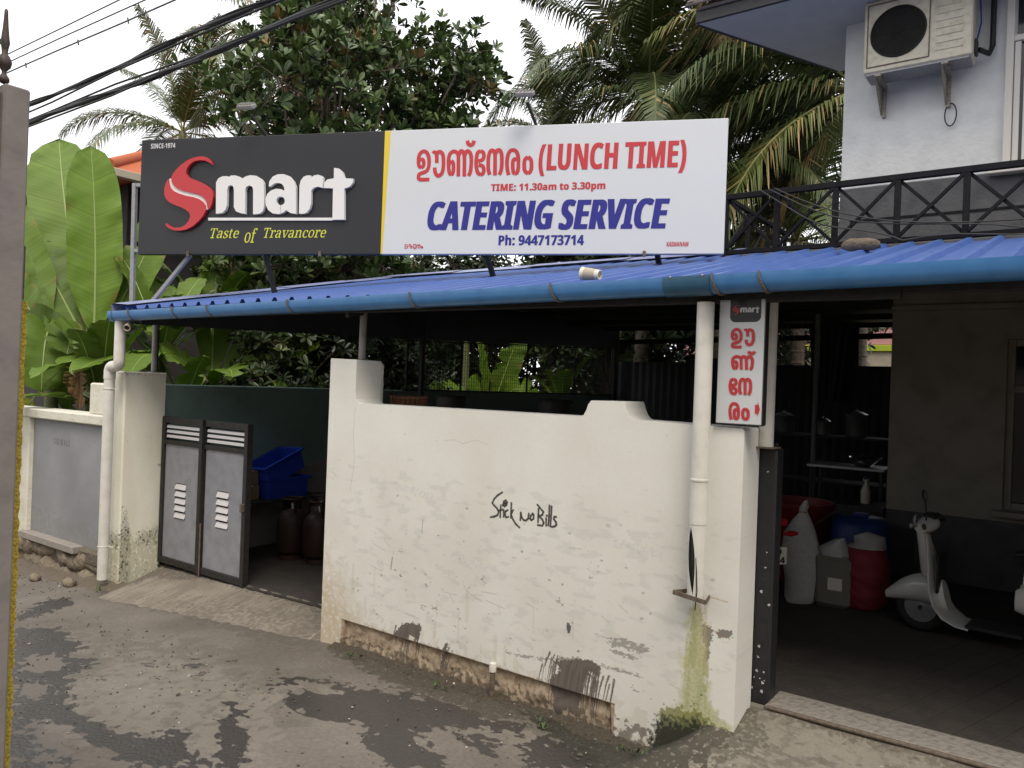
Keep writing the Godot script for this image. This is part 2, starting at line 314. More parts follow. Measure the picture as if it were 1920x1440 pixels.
# ---------------------------------------------------------------- painted surfaces (stains, dirt, moss, water, lettering on plaster)
class Paint:
	var w: int
	var h: int
	var k: float              # pixels per metre
	var x0: float
	var y1: float             # metres at the top row
	var px: PackedFloat32Array    # linear rgb
	var wet: PackedFloat32Array
	var n1 := FastNoiseLite.new()
	var n2 := FastNoiseLite.new()
	var grain := FastNoiseLite.new()
	func _init(x0_: float, x1: float, y0: float, y1_: float, k_: float) -> void:
		k = k_; x0 = x0_; y1 = y1_
		w = int((x1 - x0) * k); h = int((y1 - y0) * k)
		px.resize(w * h * 3); wet.resize(w * h)
		n1.seed = 3; n2.seed = 8; grain.seed = 21
		n1.frequency = 1.0; n2.frequency = 1.0; grain.frequency = 1.0
		n1.fractal_octaves = 3; n2.fractal_octaves = 3; grain.fractal_octaves = 4
	func base(a: Vector3, b: Vector3, f1: float, f2: float, seed_: int, fine := 0.06) -> void:
		var n := FastNoiseLite.new()
		n.seed = seed_; n.frequency = f1 / k; n.fractal_octaves = 5
		var im1 := n.get_image(w, h, false, false, false).get_data()
		n.seed = seed_ + 1; n.frequency = f2 / k; n.fractal_octaves = 3
		var im2 := n.get_image(w, h, false, false, false).get_data()
		for i in w * h:
			var t := clampf((im1[i] / 255.0 - 0.25) * 2.0, 0.0, 1.0)
			var g := 1.0 + (im2[i] / 255.0 - 0.5) * 2.0 * fine
			px[i * 3] = lerpf(a.x, b.x, t) * g
			px[i * 3 + 1] = lerpf(a.y, b.y, t) * g
			px[i * 3 + 2] = lerpf(a.z, b.z, t) * g
	func dab(i: int, c: Vector3, a: float) -> void:
		px[i * 3] = lerpf(px[i * 3], c.x, a)
		px[i * 3 + 1] = lerpf(px[i * 3 + 1], c.y, a)
		px[i * 3 + 2] = lerpf(px[i * 3 + 2], c.z, a)
	# a patch with a ragged outline; rag in metres, size of the raggedness f per metre, broken: share of the patch that the grain leaves bare
	func patch(poly: PackedVector2Array, c: Vector3, a: float, rag := 0.01, f := 20.0, broken := 0.0, gf := 60.0, water := -1.0, stretch := 1.0) -> void:
		var lo := poly[0]
		var hi := poly[0]
		for p in poly:
			lo = lo.min(p); hi = hi.max(p)
		var ax := clampi(int((lo.x - rag * stretch - x0) * k), 0, w - 1)
		var bx := clampi(int((hi.x + rag * stretch - x0) * k), 0, w - 1)
		var ay := clampi(int((y1 - hi.y - rag) * k), 0, h - 1)
		var by := clampi(int((y1 - lo.y + rag) * k), 0, h - 1)
		for j in range(ay, by + 1):
			for i in range(ax, bx + 1):
				var q := Vector2(x0 + i / k, y1 - j / k)
				var s := Vector2(q.x + rag * stretch * 1.6 * n1.get_noise_2d(q.x * f / stretch, q.y * f), q.y + rag * 1.6 * n2.get_noise_2d(q.x * f / stretch, q.y * f))
				if not Geometry2D.is_point_in_polygon(s, poly): continue
				var al := a
				if broken > 0.0:
					var g := grain.get_noise_2d(q.x * gf / stretch, q.y * gf) * 0.5 + 0.5
					al *= clampf((g - broken) * 8.0 + 0.5, 0.0, 1.0)
				if al <= 0.0: continue
				var at := j * w + i
				dab(at, c, al)
				if water >= 0.0: wet[at] = lerpf(wet[at], water, al)
	func stroke(line: PackedVector2Array, width: float, c: Vector3, a: float, rough := 0.0, taper := false) -> void:
		for e in line.size() - 1:
			var p := line[e]
			var d := line[e + 1] - p
			var len2 := maxf(d.length_squared(), 1e-9)
			var m := width * 1.5
			var ax := clampi(int((minf(p.x, p.x + d.x) - m - x0) * k), 0, w - 1)
			var bx := clampi(int((maxf(p.x, p.x + d.x) + m - x0) * k) + 1, 0, w - 1)
			var ay := clampi(int((y1 - maxf(p.y, p.y + d.y) - m) * k), 0, h - 1)
			var by := clampi(int((y1 - minf(p.y, p.y + d.y) + m) * k) + 1, 0, h - 1)
			for j in range(ay, by + 1):
				for i in range(ax, bx + 1):
					var q := Vector2(x0 + i / k, y1 - j / k)
					var t := clampf((q - p).dot(d) / len2, 0.0, 1.0)
					var along := (e + t) / (line.size() - 1)
					var ww := width * 0.5 * (1.0 - 0.75 * along if taper else 1.0)
					if rough > 0.0: ww *= 1.0 + rough * n1.get_noise_2d(q.x * 90.0, q.y * 90.0)
					var cover := clampf((ww - (q - (p + d * t)).length()) * k + 0.5, 0.0, 1.0)
					if cover > 0.0: dab(j * w + i, c, cover * a)
	func specks(count: int, c: Vector3, a: float, lo: Vector2, hi: Vector2, r0: float, r1: float, r: RandomNumberGenerator) -> void:
		for e in count:
			var o := Vector2(r.randf_range(lo.x, hi.x), r.randf_range(lo.y, hi.y))
			var ra := r0 + (r1 - r0) * pow(r.randf(), 3.0)
			var poly := PackedVector2Array()
			for s in 7: poly.append(o + Vector2.from_angle(TAU * s / 7.0) * ra * r.randf_range(0.5, 1.2) * Vector2(1.2, 0.8))
			patch(poly, c, a * r.randf_range(0.4, 1.0), ra * 0.4, 60.0)
	func picture() -> ImageTexture:
		var by := PackedByteArray()
		by.resize(w * h * 3)
		for i in w * h * 3:
			by[i] = int(clampf(pow(clampf(px[i], 0.0, 1.0), 1.0 / 2.2), 0.0, 1.0) * 255.0)
		return ImageTexture.create_from_image(Image.create_from_data(w, h, false, Image.FORMAT_RGB8, by))
	func sheen(dry: float, damp: float) -> ImageTexture:
		var by := PackedByteArray()
		by.resize(w * h)
		for i in w * h: by[i] = int(255.0 * lerpf(dry, damp, wet[i]))
		return ImageTexture.create_from_image(Image.create_from_data(w, h, false, Image.FORMAT_L8, by))
	func onto(m: StandardMaterial3D) -> void:     # the mesh's uv are metres
		m.albedo_texture = picture()
		m.texture_repeat = false
		var wm := w / k
		var hm := h / k
		m.uv1_scale = Vector3(1.0 / wm, -1.0 / hm, 1)
		m.uv1_offset = Vector3(-x0 / wm, y1 / hm, 0)

func paint_front_wall() -> StandardMaterial3D:
	var p := Paint.new(-4.32, -1.26, -0.32, 1.84, 400.0)
	p.base(Vector3(0.715, 0.69, 0.635), Vector3(0.77, 0.755, 0.71), 1.6, 30.0, 5, 0.025)
	var r := RandomNumberGenerator.new()
	r.seed = 4
	# washed-out old stencils
	for b in [[-3.62, 1.0, 0.34, 0.05], [-1.98, 0.87, 0.3, 0.05], [-3.05, 0.6, 0.24, 0.03]]:
		p.patch(PackedVector2Array([Vector2(b[0], b[1]), Vector2(b[0] + b[2], b[1] - 0.03), Vector2(b[0] + b[2], b[1] - 0.03 - b[3]), Vector2(b[0], b[1] - b[3])]), Vector3(0.50, 0.51, 0.56), 0.32, 0.012, 30.0, 0.5, 45.0)
	# brown damp stains low on the plaster
	p.patch(PackedVector2Array([Vector2(-4.32, 0.25), Vector2(-4.2, 0.1), Vector2(-3.9, 0.06), Vector2(-3.4, 0.03), Vector2(-2.6, 0.02), Vector2(-1.9, 0.0), Vector2(-1.6, -0.05), Vector2(-1.5, -0.3), Vector2(-4.32, -0.3)]), Vector3(0.50, 0.42, 0.30), 0.28, 0.08, 7.0, 0.42, 9.0)
	for q in [0.55, 0.42, 0.32, 0.24, 0.16]:
		p.patch(PackedVector2Array([Vector2(-4.34, q), Vector2(-4.34 + q * 0.6, q * 0.6), Vector2(-4.34 + q * 0.9, 0.0), Vector2(-4.0 + q * 0.2, -0.3), Vector2(-4.34, -0.3)]), Vector3(0.50, 0.37, 0.21), 0.17, 0.08, 8.0, 0.33, 22.0)
	for e in 16:
		var x := r.randf_range(-4.2, -2.2)
		var y := r.randf_range(0.05, 0.45)
		p.stroke(PackedVector2Array([Vector2(x, y), Vector2(x + 0.004, y - r.randf_range(0.06, 0.2))]), r.randf_range(0.008, 0.03), Vector3(0.50, 0.40, 0.24), 0.2, 0.8)
	# faint grey scuffs over the whole face
	p.patch(PackedVector2Array([Vector2(-4.2, 1.1), Vector2(-1.35, 1.0), Vector2(-1.35, 0.1), Vector2(-4.2, 0.1)]), Vector3(0.44, 0.44, 0.42), 0.22, 0.1, 5.0, 0.62, 12.0, -1.0, 2.5)
	p.specks(150, Vector3(0.30, 0.29, 0.27), 0.65, Vector2(-4.0, 0.05), Vector2(-1.4, 0.95), 0.003, 0.014, r)
	p.specks(60, Vector3(0.18, 0.17, 0.155), 0.8, Vector2(-4.1, 0.05), Vector2(-1.4, 0.75), 0.003, 0.012, r)
	p.specks(30, Vector3(0.35, 0.34, 0.32), 0.6, Vector2(-4.25, 0.8), Vector2(-1.35, 1.5), 0.002, 0.007, r)
	for e in 22:
		var a := Vector2(r.randf_range(-3.9, -1.6), r.randf_range(0.1, 0.8))
		p.stroke(PackedVector2Array([a, a + Vector2(r.randf_range(-0.02, 0.16), r.randf_range(-0.05, 0.01))]), 0.005, Vector3(0.33, 0.32, 0.3), 0.45, 0.9)
	p.stroke(PackedVector2Array([Vector2(-3.36, 0.79), Vector2(-3.365, 0.70)]), 0.005, Vector3(0.2, 0.18, 0.16), 0.7, 0.6)
	p.stroke(PackedVector2Array([Vector2(-3.62, 0.50), Vector2(-3.63, 0.42)]), 0.01, Vector3(0.2, 0.18, 0.16), 0.7, 0.6)
	# scraped and bare plaster
	for s in SCRAPE: p.patch(pts2_(s), Vector3(0.30, 0.285, 0.26), 0.85, 0.012, 40.0, 0.35, 55.0, -1.0, 2.0)
	for s in BARE: p.patch(pts2_(s), Vector3(0.20, 0.19, 0.165), 0.95, 0.008, 50.0, 0.12, 40.0)
	# the plinth: plaster gone brown, with darker earth and paler flakes
	var low := PackedVector2Array([Vector2(-4.09, -0.006), Vector2(-1.93, -0.018), Vector2(-1.93, -0.32), Vector2(-4.09, -0.32)])
	p.patch(low, Vector3(0.45, 0.345, 0.25), 0.97, 0.0, 10.0)
	p.patch(low, Vector3(0.25, 0.17, 0.11), 0.6, 0.02, 12.0, 0.50, 16.0)
	p.patch(low, Vector3(0.50, 0.41, 0.29), 0.7, 0.02, 12.0, 0.58, 24.0)
	p.patch(PackedVector2Array([Vector2(-4.09, -0.13), Vector2(-3.0, -0.12), Vector2(-1.93, -0.11), Vector2(-1.5, -0.1), Vector2(-1.5, -0.32), Vector2(-4.09, -0.32)]), Vector3(0.10, 0.075, 0.05), 0.75, 0.04, 12.0, 0.46, 18.0)
	p.stroke(PackedVector2Array([Vector2(-4.09, -0.01), Vector2(-1.93, -0.022)]), 0.008, Vector3(0.13, 0.09, 0.06), 0.8, 0.6)
	p.specks(60, Vector3(0.09, 0.065, 0.045), 0.9, Vector2(-4.05, -0.25), Vector2(-1.95, -0.02), 0.004, 0.03, r)
	# brown mud splashes and their runs
	var mud := Vector3(0.125, 0.10, 0.087)
	for s in SPLASH: p.patch(pts2_(s), mud, 0.95, 0.009, 45.0, 0.06, 70.0)
	for run in [[-3.60, -3.36, 0.05, 18, 0.26], [-2.36, -2.03, 0.10, 34, 0.34], [-2.44, -2.3, 0.12, 7, 0.16], [-2.1, -1.95, 0.1, 9, 0.3], [-3.2, -3.12, 0.0, 4, 0.18]]:
		for e in int(run[3]):
			var x := r.randf_range(run[0], run[1])
			var y: float = run[2] + r.randf_range(-0.04, 0.05)
			var d := r.randf_range(0.4, 1.0) * float(run[4])
			p.stroke(PackedVector2Array([Vector2(x + 0.02, y), Vector2(x + 0.004, y - d * 0.4), Vector2(x - 0.008, y - d)]), r.randf_range(0.006, 0.016), mud, 0.85, 0.7, true)
	p.patch(PackedVector2Array([Vector2(-2.25, 0.335), Vector2(-2.235, 0.36), Vector2(-2.218, 0.335), Vector2(-2.225, 0.295), Vector2(-2.24, 0.295)]), Vector3(0.06, 0.055, 0.07), 0.9, 0.005, 60.0)
	# green algae under the broken pipe, black moss at its foot
	var al := pts2_(ALGAE)
	for q in [1.3, 1.16, 1.05, 0.94, 0.8, 0.64]:
		var ring := PackedVector2Array()
		for v in al: ring.append(Vector2(-1.455 + (v.x + 1.455) * q, v.y if v.y > 0.1 else v.y + (1.0 - q) * 0.05))
		p.patch(ring, Vector3(0.55, 0.52, 0.32) if q > 1.0 else Vector3(0.43, 0.44, 0.20), 0.22, 0.03, 10.0)
	for e in 26:
		var x := r.randf_range(-1.53, -1.40)
		var y := r.randf_range(0.2, 0.55)
		p.stroke(PackedVector2Array([Vector2(x, y), Vector2(x - 0.01, y - r.randf_range(0.1, 0.35))]), r.randf_range(0.008, 0.03), [Vector3(0.27, 0.31, 0.08), Vector3(0.50, 0.46, 0.24), Vector3(0.38, 0.38, 0.13)][e % 3], 0.22, 0.9)
	p.patch(al, Vector3(0.30, 0.33, 0.11), 0.35, 0.03, 20.0, 0.56, 40.0)
	p.patch(PackedVector2Array([Vector2(-1.66, 0.035), Vector2(-1.58, 0.05), Vector2(-1.5, 0.06), Vector2(-1.47, 0.10), Vector2(-1.43, 0.04), Vector2(-1.36, 0.02), Vector2(-1.28, 0.0), Vector2(-1.28, -0.32), Vector2(-1.72, -0.32)]), Vector3(0.22, 0.22, 0.05), 0.8, 0.03, 25.0, 0.2, 50.0)
	p.patch(PackedVector2Array([Vector2(-1.68, 0.0), Vector2(-1.58, 0.01), Vector2(-1.5, 0.02), Vector2(-1.46, 0.05), Vector2(-1.42, 0.0), Vector2(-1.32, -0.03), Vector2(-1.28, -0.06), Vector2(-1.28, -0.32), Vector2(-1.75, -0.32)]), Vector3(0.03, 0.032, 0.018), 0.6, 0.035, 30.0, 0.12, 110.0)
	p.patch(PackedVector2Array([Vector2(-1.66, -0.04), Vector2(-1.5, -0.02), Vector2(-1.46, 0.02), Vector2(-1.42, -0.03), Vector2(-1.3, -0.07), Vector2(-1.28, -0.32), Vector2(-1.75, -0.32)]), Vector3(0.025, 0.026, 0.016), 0.92, 0.04, 30.0, 0.08, 110.0)
	p.specks(10, Vector3(0.06, 0.06, 0.025), 0.8, Vector2(-1.60, 0.04), Vector2(-1.40, 0.2), 0.003, 0.009, r)
	for e in 3: p.stroke(PackedVector2Array([Vector2(-1.5 + e * 0.03, 0.62 - e * 0.02), Vector2(-1.49 + e * 0.03, 0.3)]), 0.02, Vector3(0.47, 0.38, 0.2), 0.35, 0.8)
	p.stroke(PackedVector2Array([Vector2(-1.43, 0.50), Vector2(-1.33, 0.47)]), 0.005, Vector3(0.35, 0.16, 0.06), 0.7, 0.8)
	p.stroke(PackedVector2Array([Vector2(-1.43, 0.655), Vector2(-1.38, 0.65), Vector2(-1.33, 0.645)]), 0.006, Vector3(0.45, 0.28, 0.12), 0.6, 0.9)
	# the hand-written notice
	for s in GRAFFITI: p.stroke(pts2_(s), 0.0125, Vector3(0.035, 0.03, 0.028), 0.95, 0.35)
	# hairline cracks
	p.stroke(PackedVector2Array([Vector2(-4.03, 1.48), Vector2(-4.04, 1.3), Vector2(-4.02, 1.1), Vector2(-4.05, 0.9)]), 0.005, Vector3(0.4, 0.37, 0.33), 0.5, 0.9)
	p.stroke(PackedVector2Array([Vector2(-3.2, 1.31), Vector2(-3.12, 1.32), Vector2(-3.05, 1.30), Vector2(-2.95, 1.33), Vector2(-2.85, 1.31)]), 0.004, Vector3(0.42, 0.4, 0.36), 0.5, 0.9)
	var m := StandardMaterial3D.new()
	m.resource_name = "front_wall_plaster"
	p.onto(m)
	m.roughness = 0.85
	M.front_wall = m
	return m

func pts2_(flat: Array) -> PackedVector2Array:
	return pts2(flat)

func paint_pillar() -> StandardMaterial3D:       # the left gate pillar's front: cream with black mould at the foot
	var p := Paint.new(-7.36, -6.46, -0.4, 1.7, 260.0)
	p.base(Vector3(0.72, 0.69, 0.58), Vector3(0.78, 0.75, 0.65), 2.0, 30.0, 9, 0.03)
	var r := RandomNumberGenerator.new()
	r.seed = 12
	var black := Vector3(0.06, 0.06, 0.045)
	p.patch(PackedVector2Array([Vector2(-7.3, 0.12), Vector2(-7.0, 0.1), Vector2(-6.47, 0.14), Vector2(-6.46, -0.4), Vector2(-7.36, -0.4)]), Vector3(0.36, 0.33, 0.17), 0.45, 0.06, 10.0, 0.35, 14.0)
	p.patch(PackedVector2Array([Vector2(-7.30, 0.30), Vector2(-7.2, 0.36), Vector2(-7.1, 0.12), Vector2(-7.08, -0.3), Vector2(-7.34, -0.4)]), black, 0.35, 0.06, 22.0, 0.40, 60.0, -1.0, 0.5)
	p.specks(240, black, 0.9, Vector2(-7.31, -0.3), Vector2(-7.14, 0.22), 0.003, 0.02, r)
	p.specks(90, black, 0.8, Vector2(-7.31, 0.1), Vector2(-7.2, 0.42), 0.002, 0.012, r)
	p.patch(PackedVector2Array([Vector2(-6.98, 0.06), Vector2(-6.86, 0.18), Vector2(-6.74, 0.14), Vector2(-6.6, 0.2), Vector2(-6.52, 0.1), Vector2(-6.62, 0.02), Vector2(-6.8, 0.03)]), black, 0.3, 0.05, 22.0, 0.42, 70.0, -1.0, 0.6)
	p.specks(150, black, 0.85, Vector2(-7.0, 0.0), Vector2(-6.5, 0.15), 0.003, 0.018, r)
	p.specks(120, Vector3(0.16, 0.16, 0.08), 0.6, Vector2(-7.2, -0.3), Vector2(-6.48, 0.08), 0.003, 0.02, r)
	p.patch(PackedVector2Array([Vector2(-7.33, 1.7), Vector2(-6.47, 1.7), Vector2(-6.47, 1.66), Vector2(-7.33, 1.65)]), Vector3(0.2, 0.18, 0.14), 0.7, 0.02, 25.0, 0.45, 40.0)
	p.specks(40, Vector3(0.25, 0.23, 0.19), 0.7, Vector2(-7.3, 0.1), Vector2(-6.5, 1.2), 0.003, 0.012, r)
	for e in 5: p.stroke(PackedVector2Array([Vector2(-6.6 + 0.02 * e, 0.78), Vector2(-6.58 + 0.02 * e, 0.77)]), 0.02, Vector3(0.3, 0.28, 0.24), 0.6, 0.9)
	var m := StandardMaterial3D.new()
	m.resource_name = "gate_pillar_plaster"
	p.onto(m)
	m.roughness = 0.85
	M.pillar = m
	return m

func paint_road() -> StandardMaterial3D:
	var p := Paint.new(-9.6, 0.4, -4.0, -1.2, 185.0)     # second axis: z
	p.base(Vector3(0.125, 0.105, 0.088), Vector3(0.185, 0.160, 0.137), 0.9, 26.0, 31, 0.2)
	var r := RandomNumberGenerator.new()
	r.seed = 6
	# old oil and silt
	p.patch(PackedVector2Array([Vector2(-9.5, -3.7), Vector2(-6.5, -3.5), Vector2(-3.8, -3.5), Vector2(-1.2, -3.4), Vector2(-1.2, -4.0), Vector2(-9.5, -4.0)]), Vector3(0.10, 0.085, 0.066), 0.6, 0.1, 6.0, 0.35, 10.0)
	p.patch(PackedVector2Array([Vector2(-6.5, -2.9), Vector2(-4.5, -3.3), Vector2(-3.0, -3.3), Vector2(-3.5, -2.6), Vector2(-5.5, -2.3)]), Vector3(0.11, 0.10, 0.078), 0.5, 0.2, 3.0, 0.45, 6.0)
	p.patch(PackedVector2Array([Vector2(-5.2, -2.8), Vector2(-3.8, -2.9), Vector2(-3.2, -2.4), Vector2(-4.2, -1.8)]), Vector3(0.22, 0.195, 0.165), 0.5, 0.2, 3.0, 0.4, 8.0)
	var damp := Vector3(0.038, 0.032, 0.030)
	for s in WET: p.patch(pts2_(s), damp, 0.93, 0.05, 11.0, 0.04, 30.0, 1.0, 1.6)
	for s in DRY: p.patch(pts2_(s), Vector3(0.155, 0.134, 0.114), 0.9, 0.05, 11.0, 0.05, 30.0, 0.0, 1.6)
	for i in range(0, SPOTS.size(), 4):
		var o := Vector2(SPOTS[i], SPOTS[i + 1])
		var e := Vector2(SPOTS[i + 2], SPOTS[i + 3])
		var poly := PackedVector2Array()
		for s in 12: poly.append(o + Vector2(cos(TAU * s / 12.0) * 0.8 - sin(TAU * s / 12.0) * 0.0, sin(TAU * s / 12.0)) * e * 0.7)
		p.patch(poly, damp, 0.85, 0.03, 16.0, 0.0, 30.0, 0.7, 1.6)
	# black slime where the pipe drips, and along the foot of the wall
	p.patch(PackedVector2Array([Vector2(-2.6, -3.72), Vector2(-2.2, -3.5), Vector2(-1.75, -3.3), Vector2(-1.45, -3.45), Vector2(-1.25, -3.75), Vector2(-1.3, -4.0), Vector2(-2.7, -4.0)]), Vector3(0.03, 0.028, 0.02), 0.9, 0.07, 12.0, 0.25, 30.0, 0.8)
	p.patch(PackedVector2Array([Vector2(-4.1, -3.62), Vector2(-3.3, -3.45), Vector2(-2.5, -3.45), Vector2(-2.4, -3.8), Vector2(-4.1, -3.9)]), Vector3(0.05, 0.042, 0.03), 0.8, 0.07, 12.0, 0.3, 30.0, 0.5)
	p.specks(420, Vector3(0.06, 0.052, 0.045), 0.7, Vector2(-8.5, -3.9), Vector2(0.2, -1.3), 0.003, 0.018, r)
	p.specks(300, Vector3(0.27, 0.25, 0.22), 0.6, Vector2(-8.5, -3.9), Vector2(0.2, -1.3), 0.002, 0.009, r)
	var m := StandardMaterial3D.new()
	m.resource_name = "lane_surface"
	p.onto(m)
	m.roughness = 1.0
	m.roughness_texture = p.sheen(0.92, 0.42)
	m.normal_enabled = true
	m.normal_texture = noise_normal(m)
	m.normal_scale = 0.22
	M.road = m
	return m

func paint_ramp() -> void:
	var p := Paint.new(-7.2, -3.6, -4.2, -3.05, 230.0)
	p.base(Vector3(0.19, 0.162, 0.128), Vector3(0.27, 0.236, 0.19), 2.2, 34.0, 71, 0.22)
	var r := RandomNumberGenerator.new()
	r.seed = 15
	for e in 170:      # broom marks running up the slope
		var x := r.randf_range(-6.9, -3.7)
		var z := r.randf_range(-4.15, -3.3)
		p.stroke(PackedVector2Array([Vector2(x, z), Vector2(x + r.randf_range(-0.02, 0.05), z + r.randf_range(0.1, 0.35))]), r.randf_range(0.006, 0.02), Vector3(0.14, 0.118, 0.094) if r.randf() < 0.6 else Vector3(0.34, 0.30, 0.245), 0.45, 0.9)
	p.patch(PackedVector2Array([Vector2(-6.4, -3.7), Vector2(-5.2, -3.95), Vector2(-4.3, -4.05), Vector2(-3.7, -3.6), Vector2(-4.4, -3.4), Vector2(-5.6, -3.5)]), Vector3(0.13, 0.11, 0.087), 0.55, 0.1, 8.0, 0.5, 16.0)
	p.patch(PackedVector2Array([Vector2(-7.2, -4.2), Vector2(-4.2, -4.2), Vector2(-4.2, -3.95), Vector2(-5.0, -4.06), Vector2(-6.2, -4.1), Vector2(-6.9, -3.9), Vector2(-7.0, -3.3), Vector2(-7.2, -3.3)]), Vector3(0.085, 0.07, 0.053), 0.6, 0.05, 12.0, 0.38, 24.0)
	p.patch(PackedVector2Array([Vector2(-6.9, -3.3), Vector2(-5.2, -3.42), Vector2(-3.6, -3.62), Vector2(-3.6, -3.05), Vector2(-6.9, -3.05)]), Vector3(0.12, 0.10, 0.08), 0.6, 0.06, 14.0, 0.48, 24.0)
	p.specks(260, Vector3(0.085, 0.07, 0.055), 0.7, Vector2(-7.1, -4.1), Vector2(-3.65, -3.1), 0.003, 0.014, r)
	p.specks(160, Vector3(0.42, 0.38, 0.32), 0.6, Vector2(-6.9, -3.8), Vector2(-3.65, -3.1), 0.002, 0.008, r)
	var m := StandardMaterial3D.new()
	m.resource_name = "ramp_concrete"
	p.onto(m)
	m.roughness = 0.94
	m.normal_enabled = true
	m.normal_texture = noise_normal(m)
	m.normal_scale = 0.45
	M.ramp = m

func paint_apron() -> void:
	var p := Paint.new(-2.1, 1.2, -4.0, -2.9, 300.0)
	p.base(Vector3(0.145, 0.127, 0.10), Vector3(0.225, 0.20, 0.162), 2.0, 38.0, 81, 0.24)
	var r := RandomNumberGenerator.new()
	r.seed = 25
	p.patch(PackedVector2Array([Vector2(-1.35, -3.95), Vector2(-0.6, -3.95), Vector2(-0.5, -3.6), Vector2(-1.0, -3.4), Vector2(-1.5, -3.5)]), Vector3(0.27, 0.243, 0.20), 0.55, 0.12, 8.0, 0.42, 12.0)
	p.patch(PackedVector2Array([Vector2(-2.1, -3.9), Vector2(-1.4, -3.9), Vector2(-1.25, -3.65), Vector2(-1.45, -3.3), Vector2(-1.7, -2.9), Vector2(-2.1, -2.9)]), Vector3(0.04, 0.035, 0.024), 0.85, 0.08, 10.0, 0.30, 26.0)
	p.patch(PackedVector2Array([Vector2(-1.5, -3.8), Vector2(-1.25, -3.95), Vector2(-1.1, -3.7), Vector2(-1.3, -3.45)]), Vector3(0.085, 0.075, 0.052), 0.7, 0.08, 14.0, 0.40, 26.0)
	p.patch(PackedVector2Array([Vector2(-1.2, -3.97), Vector2(1.2, -3.97), Vector2(1.2, -3.86), Vector2(0.0, -3.88), Vector2(-1.2, -3.9)]), Vector3(0.10, 0.08, 0.058), 0.6, 0.03, 16.0, 0.38, 30.0)
	p.patch(PackedVector2Array([Vector2(-1.3, -3.7), Vector2(0.8, -3.9), Vector2(1.0, -3.2), Vector2(-1.2, -3.1)]), Vector3(0.11, 0.096, 0.076), 0.6, 0.1, 6.0, 0.52, 20.0, -1.0, 2.0)
	p.specks(500, Vector3(0.06, 0.052, 0.04), 0.8, Vector2(-2.0, -3.98), Vector2(1.1, -3.0), 0.002, 0.012, r)
	p.specks(300, Vector3(0.40, 0.37, 0.31), 0.7, Vector2(-1.4, -3.98), Vector2(1.1, -3.0), 0.002, 0.008, r)
	for e in 40:
		var a := Vector2(r.randf_range(-1.4, 0.9), r.randf_range(-3.9, -3.2))
		p.stroke(PackedVector2Array([a, a + Vector2(r.randf_range(0.05, 0.25), r.randf_range(-0.03, 0.03))]), 0.006, Vector3(0.09, 0.078, 0.06), 0.5, 0.9)
	var m := StandardMaterial3D.new()
	m.resource_name = "apron_concrete"
	p.onto(m)
	m.roughness = 0.93
	m.normal_enabled = true
	m.normal_texture = noise_normal(m)
	m.normal_scale = 0.3
	M.apron = m

func noise_normal(_m: StandardMaterial3D) -> NoiseTexture2D:
	var n := FastNoiseLite.new()
	n.frequency = 0.2; n.fractal_octaves = 3; n.seed = 14
	var t := NoiseTexture2D.new()
	t.width = 1850; t.height = 512; t.as_normal_map = true; t.bump_strength = 3.0
	t.noise = n
	return t

func paint_neighbour() -> StandardMaterial3D:      # grey panel with a worn stencil
	var p := Paint.new(-9.3, -7.4, -0.2, 1.25, 240.0)
	p.base(Vector3(0.235, 0.235, 0.25), Vector3(0.30, 0.30, 0.315), 1.3, 22.0, 41, 0.04)
	var r := RandomNumberGenerator.new()
	r.seed = 3
	p.patch(PackedVector2Array([Vector2(-9.3, 0.15), Vector2(-7.4, 0.1), Vector2(-7.4, -0.2), Vector2(-9.3, -0.2)]), Vector3(0.22, 0.2, 0.17), 0.35, 0.08, 8.0, 0.4, 12.0)
	p.specks(70, Vector3(0.16, 0.155, 0.16), 0.6, Vector2(-9.2, -0.1), Vector2(-7.5, 1.1), 0.003, 0.012, r)
	p.specks(40, Vector3(0.42, 0.42, 0.43), 0.5, Vector2(-9.2, -0.1), Vector2(-7.5, 1.1), 0.002, 0.008, r)
	# STICK NO BILLS, stencilled: bars of each letter
	var font := {"S": [[0,4,2,4],[0,2,2,2],[0,0,2,0],[0,4,0,2],[2,2,2,0]], "T": [[0,4,2,4],[1,4,1,0]], "I": [[1,4,1,0]], "C": [[0,4,2,4],[0,0,2,0],[0,4,0,0]], "K": [[0,4,0,0],[0,2,2,4],[0,2,2,0]], "N": [[0,0,0,4],[2,0,2,4],[0,4,2,0]], "O": [[0,0,0,4],[2,0,2,4],[0,4,2,4],[0,0,2,0]], "B": [[0,0,0,4],[0,4,2,3],[2,3,0,2],[0,2,2,1],[2,1,0,0]], "L": [[0,4,0,0],[0,0,2,0]]}
	var x := -8.62
	for ch in "STICK NO BILLS":
		if font.has(ch):
			for s in font[ch]:
				p.stroke(PackedVector2Array([Vector2(x + s[0] * 0.0085, 0.89 + s[1] * 0.013), Vector2(x + s[2] * 0.0085, 0.89 + s[3] * 0.013)]), 0.007, Vector3(0.085, 0.075, 0.085), 0.75, 0.9)
		x += 0.026
	var m := StandardMaterial3D.new()
	m.resource_name = "grey_panel_paint"
	p.onto(m)
	m.roughness = 0.8
	M.neighbour = m
	return m

